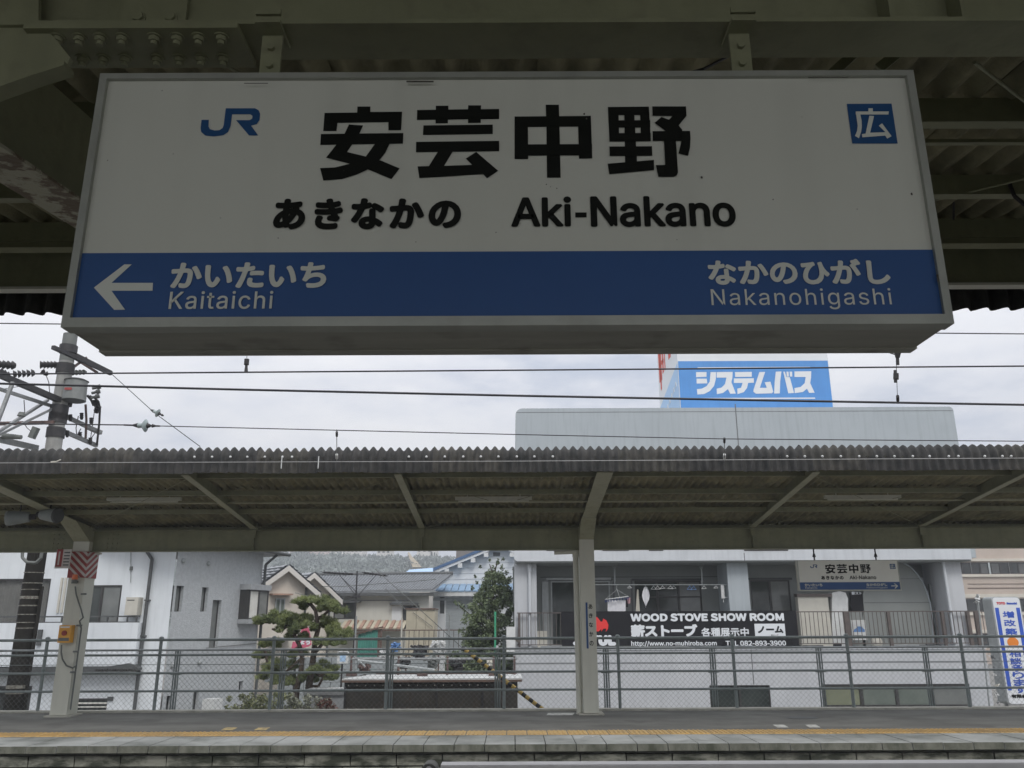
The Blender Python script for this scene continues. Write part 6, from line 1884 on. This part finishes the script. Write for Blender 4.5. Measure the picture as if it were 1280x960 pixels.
# small notice board
Q1 = Wall(0, 24.0)
t = thing('notice_board', 'small white notice board with blue picture left of the teal sheets', 'sign', Q1.p(428, 820))
g = MB(); Q1.pbox(g, 421.5, 814, 435.5, 829.5, -.04, 0); g.build('board', 'plastic_white', t)
g = MB(); Q1.pbox(g, 425, 819, 432, 827, .001, .004); g.build('picture', 'billboard_pale_blue', t)
g = MB(); Q1.pbox(g, 423, 815.2, 434, 816.8, .001, .004); g.build('lettering', 'cable_grey', t)
g = MB(); g.tube((Q1.p(428, 822).x, 24.05, -1.5), Q1.p(428, 822, -.05), .03, 6); g.build('post', 'dark_steel', t)
# low grey wall behind pine
Q2 = Wall(0, 33.0)
r = Q2.rect(396, 822, 444, 900); 
t = thing('garden_wall', 'grey garden wall behind the pine, left of the dark netted shed', 'wall', Q2.pt(r[0], -1.5))
for row in range(7):
    z0 = -1.5 + row * .45
    if z0 > Q2.pixel(420, 822)[1]: break
    for c_ in range(6):
        a = r[0] - 2 + c_ * 1.0 + (.5 if row % 2 else 0)
        g = MB(); Q2.box(g, a + .01, a + .99, z0 + .008, z0 + .442, -.15, random.uniform(0, .01)); g.build('block', 'shutter_grey', t)

# ------------------------------------------------------------------ grey hut wall with white cap; dark netted shed
N0 = Wall(0, 19.5)
r = N0.rect(382, 864, 430, 900)
t = thing('garden_wall', 'low grey rendered wall with white cap beside the netted shed', 'wall', N0.pt(r[0], -1.5))
g = MB(); N0.box(g, r[0], r[1] - .01, -1.5, N0.pixel(405, 868)[1], -.3, 0); g.build('wall', 'block_grey', t)
g = MB(); N0.poly(g, [(379, 869), (381, 862.5), (429.5, 862.5), (429.5, 869)], .05, .45); g.build('cap', 'grey_steel', t)
g = MB(); q = [N0.p(381, 862.3, .05), N0.p(429.5, 862.3, .05), at(429.5, 859, 21.2), at(392, 859, 21.2)]
g.prism(q, (0, 0, -.03)); g.build('cap_top', 'white_slab', t)
sh = thing('netted_shed', 'long low dark shed of netting under a white edged flat roof', 'shed', N0.pt(N0.pixel(540, 870)[0], -1.5))
xa, xb = N0.pixel(430, 865)[0], N0.pixel(647, 865)[0]
zt = N0.pixel(540, 849)[1]
g = MB(); g.box(xa, xb, 19.55, 19.62, -1.5, zt - .03); g.build('front_net', 'netting', sh)
g = MB(); g.box(xa, xa + .06, 19.62, 22, -1.5, zt - .03); g.build('side_net', 'netting', sh)
g = MB()
yb = 22.3
zb_ = at(540, 843, yb).z
g.hexa([(xa - .05, 19.45, zt - .03), (xb + .1, 19.45, zt - .03), (xb + .1, yb, zb_ - .05), (xa + .1, yb, zb_ - .05), (xa - .05, 19.45, zt + .02), (xb + .1, 19.45, zt + .02), (xb + .1, yb, zb_), (xa + .1, yb, zb_)]); g.build('roof_slab', 'white_slab', sh)
g = MB(); g.box(xa - .05, xb + .1, 19.43, 19.449, zt - .06, zt - .012); g.build('roof_edge', 'rust_brown', sh)
rs = random.Random(2)
for zz_ in (N0.pixel(540, 856.5)[1], N0.pixel(540, 885.5)[1]):
    g = MB(); N0.box(g, xa, xb, zz_ - .02, zz_ + .02, -.05, -.02); g.build('net_batten', 'netting', sh)
    x = xa + .1
    while x < xb:
        g = MB(); g.add([(x - .008, 19.44, zz_ - .012), (x + .014, 19.44, zz_ + .004), (x, 19.44, zz_ + .022)], [(0, 1, 2)]); g.build('net_clip', 'plastic_cream', sh); x += .192
x = xa
k = 0
while x < xb:
    g = MB(); g.box(x, x + .04, 19.50, 19.549, -1.5, zt - .04); g.build('net_post', 'dark_steel', sh); x += 1.02
g = MB()
for _ in range(26):
    a = rs.uniform(xa + .1, xb - .2); z = rs.uniform(-.3, zt - .15)
    g.path([Vector((a, 19.54, z)), Vector((a + rs.uniform(-.15, .15), 19.54, z - rs.uniform(.1, .3))), Vector((a + rs.uniform(-.2, .2), 19.54, z - rs.uniform(.3, .5)))], .006, 4)
g.build('dry_vine', 'bark', sh, kind='stuff')
# pipe railing on its roof
t = thing('roof_railing', 'rusty pipe railing standing on the roof of the netted shed', 'railing', (xa, 21, zt))
R0 = Wall(0, 21.0)
for (y0_, x0, x1, mt) in ((823.5, 438, 646, 'grey_steel'), (841, 470, 646, 'rusty_steel')):
    p, q = R0.p(x0, y0_ + .5), R0.p(x1, y0_ - .3); g = MB(); g.tube(p, q, .028, 8); g.build('rail', mt, t)
for px in (439.5, 498.5, 559.5, 617, 643):
    p = R0.p(px, 822); g = MB(); g.tube((p.x, 21, p.z + .03), (p.x, 21, zt), .028, 8); g.build('post', 'rusty_steel', t)
for px in (439.5, 528, 617):
    p = R0.p(px, 842); g = MB(); g.box(p.x - .12, p.x + .12, 20.9, 21.1, zt - .02, zt + .05); g.build('foot', 'rusty_steel', t)
q1, q2 = at(447, 825.5, 20.2), at(543, 837.5, 20.8)
g = MB(); g.tube(q1, q2, .032, 10); g.tube(q1 + Vector((0, .01, .02)), q1 + Vector((.18, .01, -.14)), .02, 8); tag(g.build('loose_pipe', 'galvanised_pale'), 'pale pipe lying slanted across the shed roof railing', 'pipe')
# odds and ends on the roof and yard
rs = random.Random(4)
for (px, py, Y, s_, mt, lb, cat) in ((456, 833, 22, .16, 'rusty_steel', 'brown basket on the shed roof near the teal sheets', 'basket'), (547, 808, 30, .28, 'plastic_white', 'white and dark heap of things behind the railing', 'clutter'), (525, 813, 28, .3, 'dark_steel', 'dark bicycle like heap below the beige store', 'clutter'), (481, 817, 26, .18, 'plastic_white', 'small white bag beside the middle fence post', 'bag'), (494, 808, 30, .2, 'plastic_blue', 'blue crate right of the teal shed', 'crate'), (614, 827, 22.5, .12, 'plastic_cream', 'small cream pot by the round tree', 'pot'), (540, 826, 23, .22, 'cable_grey', 'grey tarpaulin bundle on the shed roof', 'bundle'), (505, 827, 23, .2, 'dark_steel', 'dark bundle on the shed roof left of the grey one', 'bundle'), (573, 829, 24, .25, 'dark_steel', 'dark heap behind the shed railing near the tree', 'clutter')):
    c_ = at(px, py, Y)
    t = MB()
    for _ in range(16):
        d = Vector((rs.uniform(-1, 1), rs.uniform(-.6, .6), rs.uniform(-.7, .5))) * s_ * .7
        e_ = Vector((rs.uniform(-1, 1), rs.uniform(-1, 1), rs.uniform(-1, 1))).normalized() * s_ * .45
        t.bar(c_ + d - e_, c_ + d + e_, s_ * rs.uniform(.1, .5), s_ * rs.uniform(.1, .4))
    t.box(c_.x - s_ * .5, c_.x + s_ * .5, c_.y - s_ * .3, c_.y + s_ * .3, c_.z - s_ * .9, c_.z - s_ * .2)
    tag(t.build('odds_and_ends', mt), lb, cat)
ac_unit(Wall(0, 25.8), 633, 783.5, 644, 815, 'white outdoor unit against the left corner of the grey building', True, 'plastic_white', .5)
# striped rope
a, b = at(577.5, 809.5, 17.6), at(684, 891, 17.0)
rope = thing('striped_pole', 'yellow and black striped rope guard slanting down behind the fence', 'guy wire guard', a)
n = 25
for i in range(n):
    p, q = a.lerp(b, i / n), a.lerp(b, (i + 1) / n)
    g = MB(); g.tube(p, q, .040, 8); g.build('stripe', 'tape_yellow' if i % 2 else 'tape_black', rope)
a2 = at(560, 797, 17.7)
g = MB(); g.tube(a, a2 + Vector((-1.6, .3, 1.4)), .008, 5); g.build('guy_wire', 'cable_grey', rope)

# ------------------------------------------------------------------ utility pole with its fittings
UY = 19.5
up = thing('utility_pole', 'tall utility pole with transformer and cross arms at the left edge', 'utility pole', (at(44, 690, UY).x, UY, -1.5))
pb, pt_ = at(47, 690, UY), at(88, 419, UY)
ux = (pb.x + pt_.x) / 2
zsplit = at(60, 655, UY).z
g = MB(); g.tube((ux, UY, zsplit), (ux, UY, pt_.z), .195, 16, .16); g.build('shaft', 'concrete_pole', up)
g = MB(); g.tube((ux, UY, -1.5), (ux, UY, zsplit + .01), .215, 16, .200); g.build('lower_sleeve', 'pole_black', up)
g = MB(); g.tube((ux, UY, at(80, 452, UY).z), (ux, UY, pt_.z + .02), .168, 16, .165); g.build('top_band', 'cable_grey', up)
for (py, h_) in ((716, 1), (729, 1.2), (737, 1), (747, 3.5), (757, 1.5), (768, 1), (778, 1), (785, 1), (858, 4), (865, 3)):
    z = at(40, py, UY).z; hh = h_ * 19.3 / 1030 / 1.0
    g = MB(); g.tube((ux, UY, z - hh / 2), (ux, UY, z + hh / 2), .2165, 16); g.build('marker_band', 'pole_mark', up)
g = MB(); g.tube((ux + .26, UY - .05, -1.5), (ux + .26, UY - .05, 2.4), .04, 8); g.build('cable_guard', 'pole_black', up)
def AU(px, py, dy=0.0): return at(px, py, UY + dy)
def ubar(a, b, w_, h_, mt, nm='cross_arm'):
    g = MB(); g.bar(AU(*a), AU(*b), w_, h_); return g.build(nm, mt, up)
def utube(pts, r_, mt, nm='cable', n=6):
    g = MB(); g.path([AU(*p) for p in pts], r_, n); return g.build(nm, mt, up)
ubar((66, 434, -1.0), (139, 467, .9), .09, .09, 'dark_steel'); ubar((80, 437, -.2), (139, 466.5, .95), .05, .12, 'dark_steel')
ubar((92, 447, .0), (122, 466, .7), .05, .05, 'rusty_steel', 'arm_brace'); ubar((88, 462, .0), (108, 447, .4), .05, .05, 'rusty_steel', 'arm_brace')
ubar((-25, 458, -2.2), (88, 506, .2), .12, .13, 'dark_steel'); ubar((-20, 480, -2.2), (66, 508, 0), .07, .07, 'grey_steel', 'arm_brace')
ubar((-10, 545, -2), (60, 500, 0), .06, .06, 'grey_steel', 'arm_brace'); ubar((-10, 548, -1.6), (78, 505, .1), .05, .05, 'grey_steel', 'arm_brace'); ubar((-6, 535, -2), (16, 478, -1.6), .07, .07, 'grey_steel', 'arm_brace')
ubar((-20, 530, -.3), (68, 528, -.2), .07, .08, 'rusty_steel'); ubar((72, 516, .1), (126, 541, 1.3), .09, .09, 'grey_steel'); ubar((110, 534, 1.0), (126, 541, 1.4), .10, .10, 'rusty_steel', 'arm_end')
ubar((70, 535, .1), (121, 557, 1.3), .09, .09, 'grey_steel'); ubar((-20, 545, -1.4), (46, 560, .1), .12, .12, 'grey_steel')
for (py, hh) in ((461, .12), (518, .22), (521, .08), (541, .12), (437, .1)):
    p = AU(78, py); g = MB(); g.tube((ux, UY, p.z - hh), (ux, UY, p.z + hh), .21, 14); g.build('clamp_band', 'dark_steel', up)
# transformer can
p = AU(98, 490, .1)
g = MB(); g.tube((p.x, p.y - .15, p.z - .26), (p.x, p.y - .15, p.z + .24), .27, 18, .25); g.build('transformer_can', 'transformer_grey', up)
g = MB(); g.tube((p.x, p.y - .15, p.z + .24), (p.x, p.y - .15, p.z + .28), .28, 18, .20); g.tube((p.x, p.y - .15, p.z - .29), (p.x, p.y - .15, p.z - .26), .20, 18, .27); g.build('transformer_lid', 'dark_pipe', up)
g = MB(); g.add([(p.x - .12, p.y - .425, p.z - .06), (p.x + .06, p.y - .424, p.z - .06), (p.x + .06, p.y - .422, p.z - .0), (p.x - .12, p.y - .423, p.z - .0)], [(0, 1, 2, 3)]); g.build('transformer_mark', 'safety_red', up)
ubar((86, 473, 0), (104, 482, .3), .08, .08, 'grey_steel', 'arm_brace')
for k in range(3):
    q = p + Vector((.30, .05, .10 - k * .12)); g = MB(); g.tube(q, q + Vector((.16, .05, .06)), .035, 8); g.tube(q + Vector((.10, .03, .04)), q + Vector((.18, .05, .07)), .06, 8); g.build('bushing', 'dark_pipe', up)
utube([(112, 495, .3), (118, 497, .4), (123, 502, .5), (125, 510, .6), (124, 530, 1.1), (121, 557, 1.2)], .028, 'dark_steel')
utube([(109, 494, .3), (114, 500, .4), (117, 507, .5)], .03, 'dark_steel'); utube([(107, 506, .3), (108, 525, .6), (107, 548, .8)], .03, 'rusty_steel')
utube([(58, 470, 0), (61, 478, 0), (62, 490, 0), (60, 500, 0)], .010, 'wire'); utube([(98, 520, .6), (95, 535, .8), (96, 545, .8), (101, 536, .9)], .012, 'wire'); utube([(119, 541, 1.2), (113, 549, 1.2), (116, 530, 1.0), (119, 505, .6)], .010, 'wire')
utube([(30, 500, -1), (31, 515, -1), (27, 519, -1)], .010, 'wire'); utube([(0, 487, -1.5), (12, 485, -1), (24, 483, -.5)], .008, 'wire'); utube([(30, 529, -.3), (34, 535, -.3), (40, 540, -.3)], .01, 'wire')
def insul(pa, pb_, n=4, r_=.07, mt='dark_steel', cap='insulator', nm='strain_insulator'):
    a, b = AU(*pa), AU(*pb_)
    g = MB(); g.tube(a, b, .022, 6)
    for k in range(n):
        c_ = a.lerp(b, (k + .5) / n); d = (b - a).normalized() * .035
        g.tube(c_ - d, c_ + d, r_, 10, r_ * .55)
    g.build(nm, mt, up)
insul((-8, 455, -.6), (20, 457, -.5), 5, .11); insul((50, 456, -.2), (72, 456, -.05), 5, .10); insul((16, 468, -.5), (44, 466, -.3), 5, .10); insul((90, 466, .1), (108, 465, .5), 4, .07, 'cable_grey')
insul((0, 463, -.9), (12, 470, -.8), 3, .08); insul((52, 463, -.2), (60, 469, -.1), 2, .07)
insul((119, 500, .5), (120, 508, .55), 3, .07); insul((123, 508, .55), (120, 516, .6), 3, .08)
for (px, py, dy) in ((102, 517, .6), (114, 523, .8), (100, 541, .9), (113, 548, 1.0), (88, 519, .3), (84, 539, .3)):
    insul((px, py, dy), (px, py + 7, dy), 3, .05, nm='pin_insulator')
g = MB(); q = AU(43, 541, -.5); g.bar(q + Vector((.03, 0, .13)), q + Vector((-.05, 0, -.13)), .14, .12); g.build('fuse_box', 'cable_grey', up)
g = MB(); q = AU(27, 517, -1); g.tube(q + Vector((0, 0, -.06)), q + Vector((0, 0, .03)), .09, 10, .06); g.build('pin_insulator', 'cable_grey', up)
g = MB(); q = AU(15, 545, -1); g.tube(q + Vector((-.2, 0, 0)), q + Vector((.22, 0, -.03)), .075, 10, .05); g.build('cable_joint', 'cable_grey', up)
utube([(28, 686, -.5), (28, 697, -.5), (34, 703, -.5), (45, 703.5, -.5), (51, 698, -.5), (53, 686, -.5)], .035, 'cable_grey', 'cable_loop', 8)

# ------------------------------------------------------------------ overhead wires
def wire(pts, r_, label, mt='wire', cat='overhead wire', group='overhead wires across the tracks'):
    g = MB(); g.path([at(*p) for p in pts], r_, 6)
    return tag(g.build('overhead_wire', mt), label, cat, group)
wire([(-300, 401.5, 7.5), (0, 404.2, 7.5), (640, 411, 7.5), (1190, 416.6, 7.5), (1600, 420, 7.5)], .0055, 'thin wire just under the near eaves, hidden behind the big sign')
cw = wire([(-300, 469.5, 7.5), (0, 467.6, 7.5), (640, 462.8, 7.5), (1280, 457.6, 7.5), (1600, 455, 7.5)], .0075, 'contact wire close below the big sign, upper of the pair')
wire([(-300, 470, 9.2), (0, 479.5, 9.2), (300, 487, 9.2), (640, 494.5, 9.2), (960, 500.5, 9.2), (1280, 506, 9.2), (1600, 511, 9.2)], .013, 'thickest overhead wire crossing below the thin pair')
wire([(-300, 529, 10.3), (0, 529.3, 10.3), (158, 531.2, 10.3)], .008, 'wire left of the glass insulator, passing the utility pole')
wire([(200, 532.5, 10.3), (640, 543.0, 10.3), (905, 548.6, 10.3), (1280, 551.5, 10.3), (1600, 554, 10.3)], .006, 'thin wire right of the glass insulator, just above the far roof')
wire([(-300, 579, 11.6), (0, 578.7, 11.6), (640, 576.5, 11.6), (1280, 572.6, 11.6), (1600, 571, 11.6)], .0045, 'pale thin wire in front of the far corrugated eaves', 'wire_pale')
wire([(139, 467, 20.4), (193, 516, 18.5), (250, 558, 17)], .010, 'thin diagonal wire running from the utility pole to the far roof')
# glass insulator in the contact line
def disc_insulator(pts, label, Y, rad):
    a, b = at(*pts[0], Y), at(*pts[1], Y)
    t = thing('line_insulator', label, 'insulator', (a + b) / 2, 'insulators on the wires')
    g = MB(); g.tube(a, b, rad * .13, 8); g.build('pin', 'dark_steel', t)
    L_ = (b - a).length; d = (b - a).normalized()
    g = MB(); c_ = a + d * L_ * .60
    g.tube(c_ - d * rad * .55, c_, rad * .35, 14, rad); g.tube(c_, c_ + d * rad * .25, rad, 14, rad * .55); g.tube(c_ - d * rad * 1.1, c_ - d * rad * .55, rad * .42, 12, rad * .35); g.build('glass_disc', 'insulator', t)
    g = MB(); g.tube(c_ + d * rad * .25, c_ + d * rad * .7, rad * .4, 10, rad * .25); g.build('metal_cap', 'dark_steel', t)
    g = MB(); g.tube(c_ - d * rad * 1.9, c_ - d * rad * 1.1, rad * .15, 10, rad * .4); g.build('metal_cap', 'dark_steel', t)
    g = MB(); g.tube(c_ + d * rad * 1.0, c_ + d * rad * 1.5, rad * .3, 8, rad * .15); g.build('metal_cap', 'dark_steel', t)
disc_insulator(((155, 531.2), (200, 532.6)), 'large glass disc insulator in the wire right of the utility pole', 10.3, .085)
disc_insulator(((189, 512.5), (203, 519)), 'small insulator on the thin diagonal wire', 18.4, .10)
# clips and droppers
t = thing('wire_dropper', 'dark dropper clamp on the contact wire below the left of the big sign', 'wire clamp', at(308, 465, 7.5), 'clamps on the contact wire')
g = MB(); g.tube(at(308.6, 448, 7.5), at(308.4, 407.6, 7.5), .0025, 5); g.build('dropper_wire', 'wire', t)
g = MB(); g.tube(at(308.5, 449, 7.5), at(308, 456, 7.5), .024, 8); g.tube(at(308, 456, 7.5), at(307.6, 465.5, 7.5), .012, 6, .02); g.build('clamp', 'dark_steel', t)
t = thing('wire_dropper', 'stacked dark dropper with small insulators right of the rooftop billboard', 'wire clamp', at(1121, 457, 7.5), 'clamps on the contact wire')
g = MB(); g.tube(at(1119, 415.8, 7.5), at(1122, 501, 7.6), .003, 5); g.build('dropper_wire', 'wire', t)
g = MB(); g.tube(at(1122, 440, 7.5), at(1122, 447, 7.5), .032, 10, .02); g.tube(at(1122, 447, 7.5), at(1122.5, 456, 7.5), .014, 8); g.tube(at(1119, 463, 7.5), at(1119.5, 478, 7.5), .016, 8); g.tube(at(1120, 467, 7.5), at(1120, 474, 7.5), .026, 8); g.tube(at(1122, 495, 7.5), at(1122.3, 501, 7.6), .014, 8); g.tube(at(1112, 441, 7.5), at(1122, 444, 7.5), .006, 6); g.build('clamp', 'dark_steel', t)
for (px, w_) in ((421, 'left'), (905.5, 'right')):
    t = thing('wire_hanger', 'thin pale hanger tying the thin wire to the far eaves, %s one' % w_, 'wire clamp', at(px, 548, 10.9), 'hangers at the far eaves')
    g = MB(); g.tube(at(px, 537 if px < 600 else 547, 10.6), at(px, 576, 11.6), .005, 5); g.build('rod', 'grey_steel', t)
    g = MB(); g.tube(at(px, 540 if px < 600 else 548, 10.6), at(px, 545 if px < 600 else 553, 10.7), .016, 8); g.build('knob', 'dark_steel', t)
    g = MB(); g.tube(at(px, 568, 11.4), at(px, 573, 11.5), .018, 8); g.build('clip', 'plastic_white', t)
t = MB(); a = at(64, 577.6, 11.6); b = at(76, 574.5, 11.6); t.bar(a, at(70, 577.3, 11.6), .03, .02); t.bar(at(70, 577.3, 11.6), b, .02, .012)
tag(t.build('wire_splice', 'plastic_cream'), 'small pale splice on the pale wire in front of the far eaves', 'wire splice')
# local cables among the houses
def cable(pts, r_, label, grp='thin cables among the houses'):
    g = MB(); g.path([at(*p) for p in pts], r_, 5); tag(g.build('overhead_cable', 'cable_grey'), label, 'cable', grp)
cable([(402, 733, 38), (430, 733, 38), (470, 730, 38), (520, 726.5, 38), (545, 724, 38)], .018, 'thin cable drooping across the long tiled roof')
cable([(369, 741, 34), (385, 745, 34), (400, 750, 34)], .012, 'thin cable in front of the beige gables')

# ------------------------------------------------------------------ haze
hz = bpy.data.materials.new('haze')
hz.use_nodes = True
hn = hz.node_tree.nodes
hn.remove(hn['Principled BSDF'])
pv = hn.new('ShaderNodeVolumePrincipled')
pv.inputs['Color'].default_value = (0.86, 0.90, 0.97, 1)
pv.inputs['Density'].default_value = 0.0021
hz.node_tree.links.new(pv.outputs[0], hn['Material Output'].inputs['Volume'])
MATS['haze'] = hz
g = MB(); g.box(-330, 330, -65, 395, -3, 45)
g.build('haze', 'haze', None, kind='stuff')
